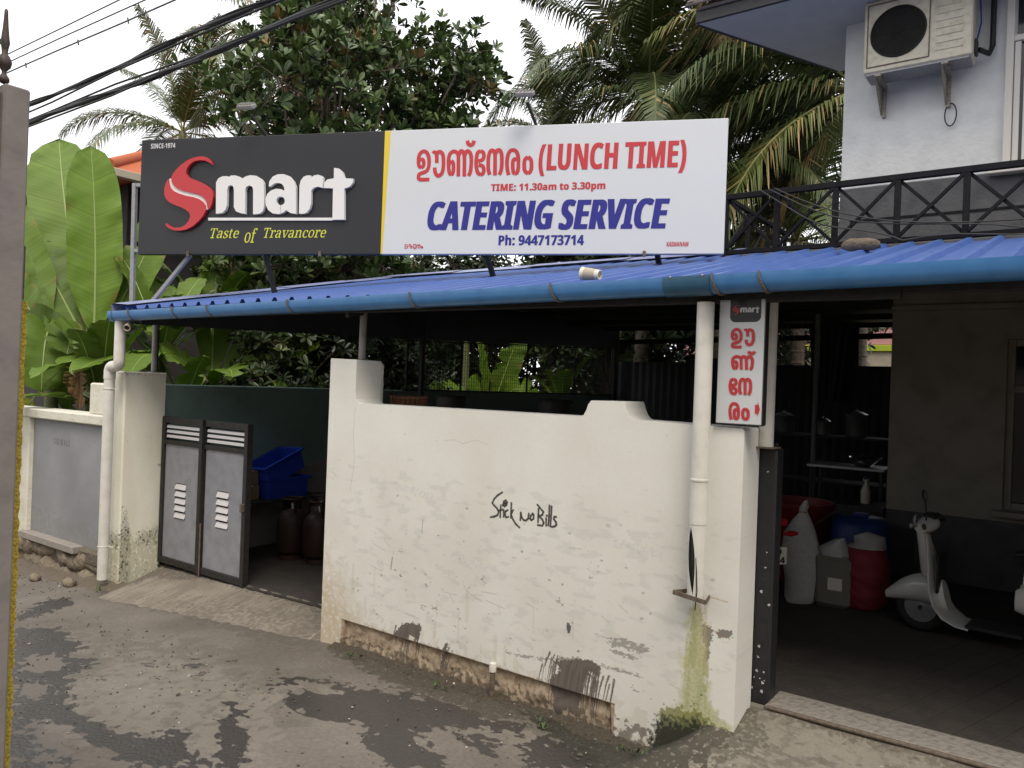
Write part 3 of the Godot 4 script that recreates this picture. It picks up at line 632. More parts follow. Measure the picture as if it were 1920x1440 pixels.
func make_materials() -> void:
	paint_front_wall()
	paint_pillar()
	paint_road()
	paint_neighbour()
	mat("cream", [L(0.60, 0.57, 0.47), L(0.69, 0.66, 0.56), L(0.72, 0.69, 0.60)], 1.4, 0.85, "fine", 0.25)
	mat("white_wall", [L(0.60, 0.60, 0.59), L(0.66, 0.66, 0.65), L(0.70, 0.70, 0.68)], 2.0, 0.85, "fine", 0.2)
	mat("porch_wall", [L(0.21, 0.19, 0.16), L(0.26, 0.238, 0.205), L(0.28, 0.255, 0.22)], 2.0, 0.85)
	mat("dark_wall", [L(0.06, 0.06, 0.065), L(0.085, 0.085, 0.09), L(0.11, 0.105, 0.105)], 1.6, 0.8, "fine", 0.2)
	mat("plinth", [L(0.22, 0.15, 0.09), L(0.38, 0.29, 0.19), L(0.52, 0.42, 0.30), L(0.30, 0.20, 0.12)], 0.6, 0.95, "rough", 0.9)
	mat("green_wall", [L(0.18, 0.265, 0.23), L(0.215, 0.31, 0.27), L(0.195, 0.285, 0.25)], 1.5, 0.85, "fine", 0.15)
	mat("bare_plaster", [L(0.26, 0.23, 0.205), L(0.33, 0.295, 0.26)], 1.0, 0.9, "fine", 0.3)
	mat("stone", [L(0.12, 0.095, 0.07), L(0.20, 0.16, 0.115), L(0.26, 0.22, 0.165), L(0.15, 0.12, 0.085)], 0.5, 0.95, "rough", 0.8)
	mat("mortar", [L(0.11, 0.09, 0.065), L(0.17, 0.14, 0.105)], 0.4, 0.95, "rough", 0.8)
	paint_ramp()
	paint_apron()
	mat("soil", [L(0.02, 0.017, 0.012), L(0.05, 0.04, 0.028), L(0.085, 0.068, 0.048), L(0.03, 0.026, 0.018)], 0.5, 0.97, "rough", 1.0, 0.03)
	mat("lane_far", [L(0.13, 0.115, 0.098), L(0.19, 0.167, 0.145)], 2.5, 0.92, "fine", 0.5)
	mat("garden_soil", [L(0.05, 0.042, 0.028), L(0.09, 0.075, 0.05), L(0.055, 0.07, 0.03)], 3.0, 0.95, "rough", 0.7)
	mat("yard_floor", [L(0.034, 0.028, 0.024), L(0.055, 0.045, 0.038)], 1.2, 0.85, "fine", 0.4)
	mat("sill_edge", [L(0.16, 0.14, 0.125), L(0.28, 0.25, 0.22), L(0.20, 0.175, 0.155)], 0.5, 0.85, "rough", 0.5)
	mat("blue_sheet", [L(0.045, 0.10, 0.33), L(0.06, 0.125, 0.37), L(0.09, 0.15, 0.39)], 2.2, 0.38)
	mat("blue_cap", [L(0.20, 0.24, 0.46), L(0.27, 0.30, 0.50), L(0.34, 0.36, 0.52)], 1.2, 0.4)
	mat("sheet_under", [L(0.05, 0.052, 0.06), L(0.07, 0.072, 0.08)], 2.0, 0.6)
	mat("gutter", [L(0.035, 0.135, 0.34), L(0.055, 0.185, 0.42), L(0.075, 0.215, 0.45)], 1.5, 0.33)
	mat("gutter_joint", [L(0.02, 0.085, 0.15), L(0.03, 0.11, 0.19)], 0.5, 0.4)
	mat("rusty", [L(0.07, 0.05, 0.035), L(0.13, 0.10, 0.075), L(0.18, 0.15, 0.12)], 0.2, 0.8, "fine", 0.4)
	mat("dark_steel", [L(0.012, 0.011, 0.011), L(0.02, 0.018, 0.017), L(0.038, 0.031, 0.026)], 0.35, 0.65, "fine", 0.2)
	mat("black_post", [L(0.012, 0.012, 0.014), L(0.02, 0.019, 0.021)], 0.4, 0.5, "fine", 0.3)
	mat("galvanised", [L(0.25, 0.25, 0.26), L(0.34, 0.34, 0.35)], 0.3, 0.5)
	M.galvanised.metallic = 0.4
	mat("post_grey", [L(0.22, 0.205, 0.20), L(0.30, 0.285, 0.275)], 0.4, 0.6)
	mat("pvc", [L(0.58, 0.555, 0.50), L(0.68, 0.655, 0.60), L(0.72, 0.70, 0.65)], 0.7, 0.45)
	mat("gate_panel", [L(0.225, 0.225, 0.255), L(0.27, 0.27, 0.30), L(0.30, 0.30, 0.33)], 1.0, 0.55, "fine", 0.15)
	plain("gate_slat", L(0.66, 0.63, 0.64), 0.5)
	mat("railing_black", [L(0.010, 0.010, 0.012), L(0.018, 0.018, 0.02)], 0.5, 0.75)
	M.railing_black.metallic_specular = 0.25
	mat("ac_white", [L(0.40, 0.355, 0.26), L(0.53, 0.485, 0.38), L(0.58, 0.535, 0.43)], 0.5, 0.6)
	mat("rusty_white", [L(0.14, 0.09, 0.06), L(0.30, 0.27, 0.22), L(0.36, 0.33, 0.28)], 0.18, 0.7)
	mat("ac_grill", [L(0.010, 0.009, 0.009), L(0.022, 0.019, 0.016)], 0.3, 0.9)
	mat("soffit", [L(0.44, 0.44, 0.42), L(0.50, 0.50, 0.48)], 2.0, 0.85)
	mat("roof_tile", [L(0.10, 0.085, 0.08), L(0.16, 0.135, 0.125), L(0.21, 0.18, 0.17)], 0.5, 0.8, "fine", 0.4)
	mat("fascia", [L(0.035, 0.033, 0.036), L(0.05, 0.047, 0.05)], 0.7, 0.7)
	plain("window_frame", L(0.62, 0.58, 0.53), 0.6)
	plain("dark_glass", L(0.015, 0.015, 0.017), 0.08)
	plain("sign_black", L(0.012, 0.012, 0.015), 0.45)
	plain("sign_white", L(0.60, 0.61, 0.625), 0.4)
	plain("sign_yellow", L(0.72, 0.52, 0.03), 0.4)
	plain("letter_white", L(0.74, 0.72, 0.71), 0.4)
	plain("letter_side", L(0.36, 0.36, 0.38), 0.5)
	plain("letter_red", L(0.50, 0.030, 0.036), 0.45)
	plain("vinyl_red", L(0.50, 0.030, 0.038), 0.5)
	plain("vinyl_blue", L(0.016, 0.016, 0.215), 0.5)
	plain("vinyl_yellow", L(0.62, 0.62, 0.06), 0.45)
	plain("vinyl_light", L(0.62, 0.62, 0.64), 0.45)
	plain("cable", L(0.012, 0.012, 0.014), 0.6)
	plain("cable_dusty", L(0.045, 0.04, 0.037), 0.7)
	plain("cable_grey", L(0.10, 0.10, 0.105), 0.6)
	mat("gate_post", [L(0.15, 0.13, 0.12), L(0.19, 0.168, 0.155), L(0.205, 0.18, 0.165)], 0.8, 0.85, "fine", 0.08)
	mat("yellow_plaster", [L(0.22, 0.14, 0.02), L(0.42, 0.31, 0.04), L(0.52, 0.40, 0.07)], 0.12, 0.95, "rough", 1.0, 0.03)
	mat("iron_spike", [L(0.03, 0.018, 0.014), L(0.06, 0.035, 0.028)], 0.2, 0.55, "fine", 0.4)
	mat("orange_tile", [L(0.40, 0.085, 0.03), L(0.50, 0.13, 0.05), L(0.44, 0.10, 0.04)], 1.0, 0.8)
	mat("shed_wall", [L(0.022, 0.018, 0.018), L(0.035, 0.03, 0.028)], 1.5, 0.9)
	mat("pink_wall", [L(0.62, 0.30, 0.32), L(0.70, 0.36, 0.38)], 2.0, 0.85)
	mat("tan_wall", [L(0.42, 0.36, 0.28), L(0.50, 0.44, 0.35)], 1.5, 0.85)
	mat("lime_wall", [L(0.42, 0.52, 0.04), L(0.5, 0.6, 0.06)], 1.5, 0.85)
	mat("cardboard", [L(0.27, 0.18, 0.10), L(0.33, 0.23, 0.135)], 0.4, 0.9)
	mat("crate_blue", [L(0.015, 0.05, 0.42), L(0.025, 0.07, 0.50)], 0.5, 0.45)
	mat("gas_red", [L(0.028, 0.014, 0.012), L(0.05, 0.022, 0.018)], 0.4, 0.55, "fine", 0.3)
	mat("drum_dark", [L(0.03, 0.03, 0.033), L(0.06, 0.055, 0.05)], 0.5, 0.6)
	mat("aluminium", [L(0.42, 0.42, 0.43), L(0.55, 0.55, 0.56)], 0.3, 0.35)
	M.aluminium.metallic = 0.8
	mat("sack_white", [L(0.42, 0.41, 0.40), L(0.54, 0.53, 0.51)], 0.3, 0.85, "rough", 0.5)
	mat("net_red", [L(0.08, 0.01, 0.014), L(0.24, 0.018, 0.03), L(0.15, 0.018, 0.026)], 0.10, 0.7, "fine", 0.5, 0.03)
	plain("red_plastic", L(0.20, 0.02, 0.014), 0.5)
	plain("blue_plastic", L(0.02, 0.05, 0.22), 0.45)
	plain("jug_plastic", L(0.20, 0.19, 0.165), 0.4)
	plain("film", L(0.38, 0.37, 0.36), 0.35)
	plain("label_white", L(0.72, 0.68, 0.6), 0.6)
	mat("wicker", [L(0.22, 0.09, 0.04), L(0.34, 0.15, 0.07)], 0.1, 0.8, "fine", 0.5)
	mat("trunk_bark", [L(0.08, 0.06, 0.045), L(0.15, 0.115, 0.085), L(0.20, 0.16, 0.12)], 0.5, 0.95, "rough", 0.9)
	mat("palm_trunk", [L(0.14, 0.11, 0.085), L(0.22, 0.18, 0.14), L(0.28, 0.235, 0.19)], 0.6, 0.95, "rough", 0.7)
	mat("banana_stem", [L(0.08, 0.10, 0.035), L(0.14, 0.16, 0.055), L(0.11, 0.075, 0.045)], 0.5, 0.7)
	plain("midrib", L(0.30, 0.38, 0.13), 0.5)
	mat("dry_leaf", [L(0.20, 0.12, 0.06), L(0.33, 0.21, 0.11), L(0.40, 0.28, 0.16)], 0.3, 0.9)
	plain("rubber", L(0.015, 0.015, 0.015), 0.8)
	var sp := plain("scooter_white", L(0.66, 0.65, 0.63), 0.25)
	sp.clearcoat_enabled = true
	sp.clearcoat = 1.0
	sp.clearcoat_roughness = 0.08
	plain("black_plastic", L(0.018, 0.018, 0.018), 0.45)
	plain("chrome", L(0.7, 0.7, 0.7), 0.15, 1.0)
	plain("lamp_glass", L(0.35, 0.35, 0.36), 0.1)
	plain("tail_red", L(0.35, 0.015, 0.015), 0.2)
	plain("moss", L(0.05, 0.085, 0.012), 0.95)
	plain("camera_body", L(0.55, 0.47, 0.38), 0.5)
	var pane := plain("lamp_pane", Color(L(0.6, 0.6, 0.6), 1.0), 0.15)
	pane.metallic = 0.2
	leafy("tree_leaf", 0.33)
	leafy("shrub_leaf", 0.4)
	leafy("palm_leaf", 0.5, L(0.03, 0.035, 0.01))
	leafy("banana_leaf", 0.6, L(0.13, 0.20, 0.015))
	leafy("grass_leaf", 0.6)
	var vein := Image.create(8, 1024, false, Image.FORMAT_RGB8)
	rng.seed = 90
	var g := 1.0
	for y in 1024:
		if y % 2 == 0: g = rng.randf_range(0.84, 1.0)
		for x in 8: vein.set_pixel(x, y, Color(g, g, g * 0.98))
	M.banana_leaf.albedo_texture = ImageTexture.create_from_image(vein)
# ---------------------------------------------------------------- the lane, ramps, walls
func lane_y(x: float) -> float:
	return -0.2 + 0.05 * minf(0.0, x + 4.0)

func floor_y(x: float) -> float:      # the yard floor climbs with the lane
	if x < -4.3: return -0.2 + 0.024 * (x + 7.15)
	return lerpf(-0.132, 0.1, clampf((x + 4.3) / 3.0, 0.0, 1.0))

func sheet_grid(x0: float, x1: float, z0: float, z1: float, nx: int, nz: int, f: Callable) -> MB:
	var b := MB.new()
	for j in nz + 1:
		for i in nx + 1:
			var x := lerpf(x0, x1, float(i) / nx)
			var z := lerpf(z0, z1, float(j) / nz)
			var e := 0.02
			var y: float = f.call(x, z)
			var n := Vector3(float(f.call(x - e, z)) - float(f.call(x + e, z)), 2 * e, float(f.call(x, z - e)) - float(f.call(x, z + e))).normalized()
			b.vert(Vector3(x, y, z), n, Vector2(x, z))
	for j in nz:
		for i in nx:
			var a := j * (nx + 1) + i
			b.quad_idx(a, a + nx + 1, a + nx + 2, a + 1)
	return b

func build_ground() -> void:
	var bumpy := FastNoiseLite.new()
	bumpy.seed = 2; bumpy.frequency = 0.9; bumpy.fractal_octaves = 4
	setting("garden_ground", sheet_grid(-120, 120, -120, 60, 12, 12, func(_x, _z): return -0.75), M.garden_soil)
	setting("lane", sheet_grid(-9.6, 0.4, -4.0, -1.2, 160, 50, func(x, z): return lane_y(x) + 0.006 * bumpy.get_noise_2d(x * 2.0, z * 2.0)), M.road)
	var far := MB.new()
	for r in [[-60.0, -9.6, -4.0, 8.0], [-9.6, 0.4, -1.2, 8.0], [0.4, 60.0, -4.0, 8.0]]:
		var a: float = r[0]
		var b: float = r[1]
		for i in 8:
			var xa := lerpf(a, b, i / 8.0)
			var xb := lerpf(a, b, (i + 1) / 8.0)
			var ya := maxf(lane_y(xa), -0.74)
			var yb := maxf(lane_y(xb), -0.74)
			far.quad(Vector3(xa, ya, r[3]), Vector3(xb, yb, r[3]), Vector3(xb, yb, r[2]), Vector3(xa, ya, r[2]))
	setting("lane_continuation", far, M.lane_far)
	# concrete ramp up to the left gate
	var rough := func(x, z): return 0.006 * bumpy.get_noise_2d(x * 5.0, z * 5.0)
	var ramp := MB.new()
	var nu := 40
	var nv := 16
	for j in nv + 1:
		for i in nu + 1:
			var s := float(i) / nu
			var t := float(j) / nv
			var top := Vector3(lerpf(-7.09, -4.31, s), 0, -4.16)
			top.y = floor_y(top.x) + 0.002
			var foot := Vector3(lerpf(-6.9, -3.82, s), 0, lerpf(-3.30, -3.62, s) + 0.03 * bumpy.get_noise_1d(s * 9.0))
			foot.y = lane_y(foot.x) - 0.03
			var p := top.lerp(foot, t)
			p.y += rough.call(p.x, p.z) * (1.0 - t * 0.3) - 0.004 * sin(p.x * 33.0) * (1 if t < 0.9 else 0) 
			ramp.vert(p, Vector3.UP, Vector2(p.x, p.z))
	for j in nv:
		for i in nu:
			var a := j * (nu + 1) + i
			ramp.quad_idx(a, a + nu + 1, a + nu + 2, a + 1)
	smooth_normals(ramp)
	setting("gate_ramp", ramp, M.ramp)
	# concrete apron before the driveway
	var ap := MB.new()
	for j in 13:
		for i in 41:
			var s := pow(i / 40.0, 1.4)
			var t := j / 12.0
			var top := Vector3(lerpf(-1.3, 6.0, s), 0.085, -3.93)
			var foot := Vector3(lerpf(-1.95, 6.0, s) + 0.06 * bumpy.get_noise_1d(t * 20.0), -0.215, -3.0)
			var p := top.lerp(foot, t)
			if i == 0: p.y = minf(p.y, lane_y(p.x) - 0.01) if t > 0.3 else p.y - 0.12
			p.y += 0.012 * bumpy.get_noise_2d(p.x * 4.0, p.z * 4.0)
			ap.vert(p, Vector3.UP, Vector2(p.x, p.z))
	for j in 12:
		for i in 40:
			var a := j * 41 + i
			ap.quad_idx(a, a + 41, a + 42, a + 1)
	smooth_normals(ap)
	setting("driveway_apron", ap, M.apron)
	# dirt that has gathered along the foot of the wall
	var soil := MB.new()
	var n2 := FastNoiseLite.new()
	n2.seed = 19; n2.frequency = 3.0; n2.fractal_octaves = 4
	for j in 9:
		for i in 131:
			var x := lerpf(-4.15, -1.3, i / 130.0)
			var t := j / 8.0
			var wide := 0.16 + 0.10 * n2.get_noise_1d(x * 0.7 + 4.0) + 0.07 * smoothstep(-2.4, -1.5, x)
			var y := lane_y(x) + (0.022 + 0.02 * n2.get_noise_1d(x)) * (1.0 - t) * (1.0 - t) - 0.012 * t + 0.02 * n2.get_noise_2d(x * 3.0, t * 2.0) * (1.0 - t)
			soil.vert(Vector3(x, y, ZW - 0.03 + wide * t + 0.02), Vector3.UP, Vector2(x, t))
	for j in 8:
		for i in 130:
			var a := j * 131 + i
			soil.quad_idx(a, a + 131, a + 132, a + 1)
	smooth_normals(soil)
	setting("soil_strip", soil, M.soil)
	var soil2 := MB.new()
	for j in 9:
		for i in 81:
			var x := lerpf(-9.6, -6.85, i / 80.0)
			var t := j / 8.0
			var wide := 0.32 + 0.1 * n2.get_noise_1d(x * 0.7) - 0.12 * smoothstep(-7.4, -6.85, x)
			var y := lane_y(x) + (0.055 + 0.03 * n2.get_noise_1d(x)) * (1.0 - t) - 0.012 * t + 0.02 * n2.get_noise_2d(x * 3.0, t * 2.0) * (1.0 - t)
			soil2.vert(Vector3(x, y, ZW - 0.05 + wide * t), Vector3.UP, Vector2(x, t))
	for j in 8:
		for i in 80:
			var a := j * 81 + i
			soil2.quad_idx(a, a + 81, a + 82, a + 1)
	smooth_normals(soil2)
	setting("soil_bank", soil2, M.mortar)
	# yard floor behind the wall
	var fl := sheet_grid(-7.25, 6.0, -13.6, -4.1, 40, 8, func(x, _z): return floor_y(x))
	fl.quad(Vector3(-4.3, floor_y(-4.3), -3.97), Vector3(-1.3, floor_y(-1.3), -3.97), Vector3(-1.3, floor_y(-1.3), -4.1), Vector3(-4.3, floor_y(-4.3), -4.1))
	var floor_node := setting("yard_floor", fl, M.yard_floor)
	# grooved floor strips of the driveway
	var along := Vector3(0.30, 0, -0.954).normalized()
	var side := Vector3(along.z, 0, -along.x) * -1.0
	for i in 26:
		var w := 0.144
		var c := Vector3(-1.05, 0.0, -4.35) + side * (i * 0.15)
		var len := 2.9
		var s := MB.new()
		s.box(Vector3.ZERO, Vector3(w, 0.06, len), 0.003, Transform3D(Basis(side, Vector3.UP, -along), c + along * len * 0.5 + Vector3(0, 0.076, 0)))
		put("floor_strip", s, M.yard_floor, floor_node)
	var sill := MB.new()
	sill.box(Vector3(2.4, 0.03, -4.06), Vector3(7.2, 0.16, 0.24), 0.012)
	setting("driveway_threshold", sill, M.sill_edge)
	put("edge_strip", piped([Vector3(-1.18, 0.10, -3.932), Vector3(6.0, 0.10, -3.932)], 0.012, 6), M.rusty, get_node("driveway_threshold"))
	# loose grit: too small to count
	var grit := MultiMesh.new()
	grit.transform_format = MultiMesh.TRANSFORM_3D
	grit.use_colors = true
	var pebble := MB.new()
	pebble.lathe([Vector2(0.0, -0.6), Vector2(0.8, -0.3), Vector2(1.0, 0.1), Vector2(0.5, 0.6), Vector2(0.0, 0.7)], 6)
	grit.mesh = pebble.mesh()
	grit.instance_count = 900
	rng.seed = 44
	for i in 900:
		var x := rng.randf_range(-8.6, -0.6)
		var z := -3.66 + pow(rng.randf(), 2.2) * 1.9
		if x < -6.9: z = -3.6 + pow(rng.randf(), 1.5) * 0.9
		var y := lane_y(x) + 0.004
		if x > -4.1 and x < -1.35 and z < -3.52: y += 0.03
		if x > -7.0 and x < -3.7 and z < -3.15: z = rng.randf_range(-3.15, -1.5)
		if x > -1.4: y = lerpf(0.05, -0.19, clampf((z + 3.9) / 0.9, 0, 1))
		var s := rng.randf_range(0.003, 0.009) * (1.9 if rng.randf() < 0.08 else 1.0)
		grit.set_instance_transform(i, Transform3D(Basis.from_euler(Vector3(rng.randf() * 6, rng.randf() * 6, rng.randf() * 6)).scaled(Vector3(s, s * 0.7, s * rng.randf_range(0.7, 1.4))), Vector3(x, y, z)))
		var g := rng.randf_range(0.05, 0.16) if rng.randf() < 0.88 else rng.randf_range(0.3, 0.55)
		grit.set_instance_color(i, Color(g, g * 0.9, g * 0.78))
	var gi := MultiMeshInstance3D.new()
	gi.name = "grit"
	gi.multimesh = grit
	gi.material_override = leafy("grit_stone", 0.9, Color.BLACK)
	M.grit_stone.backlight_enabled = false
	add_child(gi)
	tag(gi, "loose grit and small pebbles scattered along the lane edge", "grit", "", "stuff")

func smooth_normals(b: MB) -> void:
	var acc := PackedVector3Array()
	acc.resize(b.V.size())
	for i in range(0, b.I.size(), 3):
		var n := (b.V[b.I[i + 2]] - b.V[b.I[i]]).cross(b.V[b.I[i + 1]] - b.V[b.I[i]])
		for k in 3: acc[b.I[i + k]] += n
	for i in acc.size(): b.N[i] = acc[i].normalized()

func build_front_wall() -> void:
	var w := thing("compound_wall", "white plastered compound wall with hand-written Stick No Bills", "wall")
	# main slab: its outline on x,y; steps and flares along the top
	var o := PackedVector2Array([Vector2(-4.302, -0.3), Vector2(-4.08, -0.3), Vector2(-4.06, -0.012), Vector2(-1.95, -0.022), Vector2(-1.93, -0.3), Vector2(-1.275, -0.3), Vector2(-1.275, 1.49), Vector2(-1.283, 1.503), Vector2(-1.872, 1.511)])
	o.append_array(PackedVector2Array([Vector2(-1.892, 1.518), Vector2(-1.908, 1.535), Vector2(-1.922, 1.565), Vector2(-1.934, 1.602), Vector2(-1.94, 1.609), Vector2(-2.14, 1.606), Vector2(-2.158, 1.585), Vector2(-2.17, 1.55), Vector2(-2.186, 1.523), Vector2(-2.21, 1.512)]))
	o.append_array(PackedVector2Array([Vector2(-3.995, 1.508), Vector2(-4.014, 1.517), Vector2(-4.027, 1.54), Vector2(-4.033, 1.60), Vector2(-4.033, 1.808), Vector2(-4.04, 1.815), Vector2(-4.295, 1.822), Vector2(-4.302, 1.815)]))
	var b := MB.new()
	b.prism(o, 0.24, Transform3D(Basis.IDENTITY, Vector3(0, 0, ZW - 0.24)))
	put("plaster_face", b, M.front_wall, w)
	var p := MB.new()
	var pn := FastNoiseLite.new()
	pn.seed = 8; pn.frequency = 5.0; pn.fractal_octaves = 4
	for j in 15:
		for i in 121:
			var x := lerpf(-4.075, -1.935, i / 120.0)
			var y := lerpf(-0.3, -0.008, j / 14.0)
			p.vert(Vector3(x, y, ZW - 0.024 + 0.016 * pn.get_noise_2d(x, y * 1.5)), Vector3(0, 0, 1), Vector2(x, y))
	for j in 14:
		for i in 120:
			var a := j * 121 + i
			p.quad_idx(a, a + 1, a + 122, a + 121)
	smooth_normals(p)
	p.box(Vector3(-3.0, -0.16, ZW - 0.145), Vector3(2.14, 0.29, 0.2), 0.0)
	tag(put("plinth", p, M.front_wall, w), "worn brown plinth under the white plaster", "")
	var pd := MB.new()
	pd.box(Vector3(-4.165, 0.76, ZW - 0.262), Vector3(0.255, 2.08, 0.04), 0.012)
	put("pillar_back", pd, M.cream, w)
	# capped weep pipe in the plinth
	var s := thing("weep_pipe", "short capped white pipe standing at the foot of the compound wall", "pipe", Vector3(-2.73, -0.21, ZW + 0.03))
	put("pipe", piped([Vector3(0, -0.03, 0), Vector3(0, 0.19, 0)], 0.016, 10), M.rusty, s)
	var cap := MB.new()
	cap.lathe([Vector2(0.021, 0.0), Vector2(0.023, 0.03), Vector2(0.02, 0.05), Vector2(0.0, 0.056)], 12)
	put("cap", cap, M.pvc, s, Vector3(0, 0.175, 0))

func build_left_walls() -> void:
	# gate pillar
	var p := thing("gate_pillar", "cream gate pillar with black mould at its foot beside the downpipe", "pillar")
	var b := MB.new()
	var xa := -7.338
	var xb := -7.162
	var za := ZW
	var zb := -4.125
	var y0 := -0.45
	var y1 := 1.676
	var e := 0.012
	var uv := func(z: float, y: float) -> Vector2: return Vector2(-7.31 + (za - z) * 2.0, y)
	b.quad(Vector3(xb, y0, za - e), Vector3(xb, y0, zb), Vector3(xb, y1 - e, zb), Vector3(xb, y1 - e, za - e), uv.call(za, y0), uv.call(zb, y0), uv.call(zb, y1 - e), uv.call(za, y1 - e))
	b.quad(Vector3(xa, y0, za), Vector3(xb - e, y0, za), Vector3(xb - e, y1 - e, za), Vector3(xa, y1 - e, za), Vector2(-6.9, y0), Vector2(-6.73, y0), Vector2(-6.73, y1 - e), Vector2(-6.9, y1 - e))
	b.quad(Vector3(xb - e, y0, za), Vector3(xb, y0, za - e), Vector3(xb, y1 - e, za - e), Vector3(xb - e, y1 - e, za), Vector2(-6.73, y0), Vector2(-6.73, y0), Vector2(-6.73, y1 - e), Vector2(-6.73, y1 - e))
	b.quad(Vector3(xa, y1, za - e), Vector3(xb - e, y1, za - e), Vector3(xb - e, y1, zb), Vector3(xa, y1, zb), Vector2(-7, 1.6), Vector2(-6.9, 1.6), Vector2(-6.9, 1.65), Vector2(-7, 1.65))
	b.quad(Vector3(xa, y1 - e, za), Vector3(xb - e, y1 - e, za), Vector3(xb - e, y1, za - e), Vector3(xa, y1, za - e), Vector2(-7, 1.6), Vector2(-6.9, 1.6), Vector2(-6.9, 1.65), Vector2(-7, 1.65))
	b.quad(Vector3(xb, y1 - e, za - e), Vector3(xb, y1 - e, zb), Vector3(xb - e, y1, zb), Vector3(xb - e, y1, za - e), Vector2(-7, 1.6), Vector2(-6.9, 1.6), Vector2(-6.9, 1.65), Vector2(-7, 1.65))
	b.quad(Vector3(xb, y0, zb), Vector3(xa, y0, zb), Vector3(xa, y1, zb), Vector3(xb, y1, zb), Vector2(-6.9, y0), Vector2(-6.73, y0), Vector2(-6.73, y1), Vector2(-6.9, y1))
	b.quad(Vector3(xa, y0, zb), Vector3(xa, y0, za), Vector3(xa, y1, za), Vector3(xa, y1, zb), Vector2(-6.9, y0), Vector2(-6.73, y0), Vector2(-6.73, y1), Vector2(-6.9, y1))
	put("shaft", b, M.pillar, p)
	for y in [0.10, 1.05]:
		var hg := MB.new()
		hg.box(Vector3(xb + 0.012, y, zb - 0.01), Vector3(0.024, 0.07, 0.03), 0.004)
		put("hinge", hg, M.rusty, p)
	# neighbour's wall
	var w := thing("neighbour_wall", "low cream wall with grey recessed panel and rubble stone base", "wall")
	var fr := MB.new()
	fr.box(Vector3(-9.9, 1.19, ZW - 0.1), Vector3(4.9, 0.1, 0.26), 0.012)
	put("coping", fr, M.cream, w)
	var left := MB.new()
	left.box(Vector3(-9.17, 0.5, ZW - 0.1), Vector3(0.16, 1.28, 0.24), 0.01)
	put("frame_post", left, M.cream, w)
	var lft := MB.new()
	lft.box(Vector3(-10.8, 0.5, ZW - 0.1), Vector3(3.1, 1.28, 0.2), 0.01)
	put("side_panel", lft, M.cream, w)
	var step := MB.new()
	step.box(Vector3(-7.66, 1.395, ZW - 0.14), Vector3(0.42, 0.31, 0.24), 0.014)
	put("end_block", step, M.cream, w)
	var gp := MB.new()
	gp.quad(Vector3(-9.1, -0.14, ZW - 0.03), Vector3(-7.42, -0.14, ZW - 0.03), Vector3(-7.42, 1.15, ZW - 0.03), Vector3(-9.1, 1.15, ZW - 0.03), Vector2(-9.1, -0.14), Vector2(-7.42, -0.14), Vector2(-7.42, 1.15), Vector2(-9.1, 1.15))
	gp.box(Vector3(-8.26, 0.5, ZW - 0.13), Vector3(1.66, 1.26, 0.19), 0.0)
	put("recessed_panel", gp, M.neighbour, w)
	var sill := MB.new()
	sill.box(Vector3(-8.52, -0.115, ZW + 0.01), Vector3(1.22, 0.075, 0.12), 0.008)
	tag(put("sill", sill, M.bare_plaster, w), "grey plaster sill broken off at its end", "")
	var lump := MB.new()
	lump.box(Vector3(-7.66, -0.16, ZW - 0.03), Vector3(0.47, 0.16, 0.1), 0.03)
	put("broken_sill_end", lump, M.mortar, w)
	var core := MB.new()
	core.box(Vector3(-9.9, -0.48, ZW - 0.13), Vector3(4.95, 0.66, 0.22), 0.0)
	put("rubble_core", core, M.mortar, w)
	# rubble stones, each a lumpy block
	rng.seed = 21
	var forms := []
	for k in 5: forms.append(lumpy(k + 1))
	for row in 3:
		var x := -9.6 + row * 0.13
		while x < -7.7:
			var wd := rng.randf_range(0.14, 0.42)
			var hh := rng.randf_range(0.12, 0.24)
			var y := -0.235 - row * 0.145 + rng.randf_range(-0.03, 0.03)
			if y > lane_y(x) - 0.12:
				var st := put("stone", forms[rng.randi() % 5], M.stone, w, Vector3(x + wd * 0.5, y, ZW - 0.05 + rng.randf_range(-0.022, 0.022)))
				st.scale = Vector3(wd * 0.56, hh * 0.56, 0.075)
				st.rotation = Vector3(rng.randf_range(-0.2, 0.2), rng.randf_range(-0.25, 0.25), rng.randf_range(-0.35, 0.35))
			x += wd * rng.randf_range(0.86, 1.0)
	# a few fallen stones
	for f in [[-8.62, -3.36, 0.05], [-7.62, -3.5, 0.045], [-8.15, -3.42, 0.04]]:
		var fs := put("fallen_stone", forms[int(f[2] * 1000) % 5], M.stone, null, Vector3(f[0], lane_y(f[0]) + f[2] * 0.7, f[1]))
		fs.scale = Vector3(f[2] * 1.5, f[2], f[2] * 1.1)
		tag(fs, ["brown stone lying before the rubble base, furthest left", "brown stone lying under the grey panel's broken corner", "brown stone lying midway along the rubble base"][[-8.62, -7.62, -8.15].find(f[0])], "stone", "stones fallen from the rubble base")
	# green side boundary with bare plaster below a slanting edge
	var g := thing("side_boundary_wall", "dark green side wall running back inside the gate", "wall")
	var gw := MB.new()
	gw.box(Vector3(-7.31, 0.51, -8.80), Vector3(0.2, 2.1, 9.3), 0.01)
	put("wall", gw, M.green_wall, g)
	var bp := MB.new()
	bp.prism(PackedVector2Array([Vector2(5.1, -0.2), Vector2(8.6, -0.2), Vector2(8.6, 1.02), Vector2(7.2, 0.84), Vector2(6.2, 0.71), Vector2(5.66, 0.60), Vector2(5.1, 0.42)]), 0.006, Transform3D(Basis(Vector3(0, 0, -1), Vector3.UP, Vector3(1, 0, 0)), Vector3(-7.209, 0, 0)))
	put("bare_plaster", bp, M.bare_plaster, g)
	# back boundary of corrugated sheet
	var bk := thing("back_sheet_fence", "dark corrugated sheet fence closing the far end of the yard", "fence")
	var x := -7.2
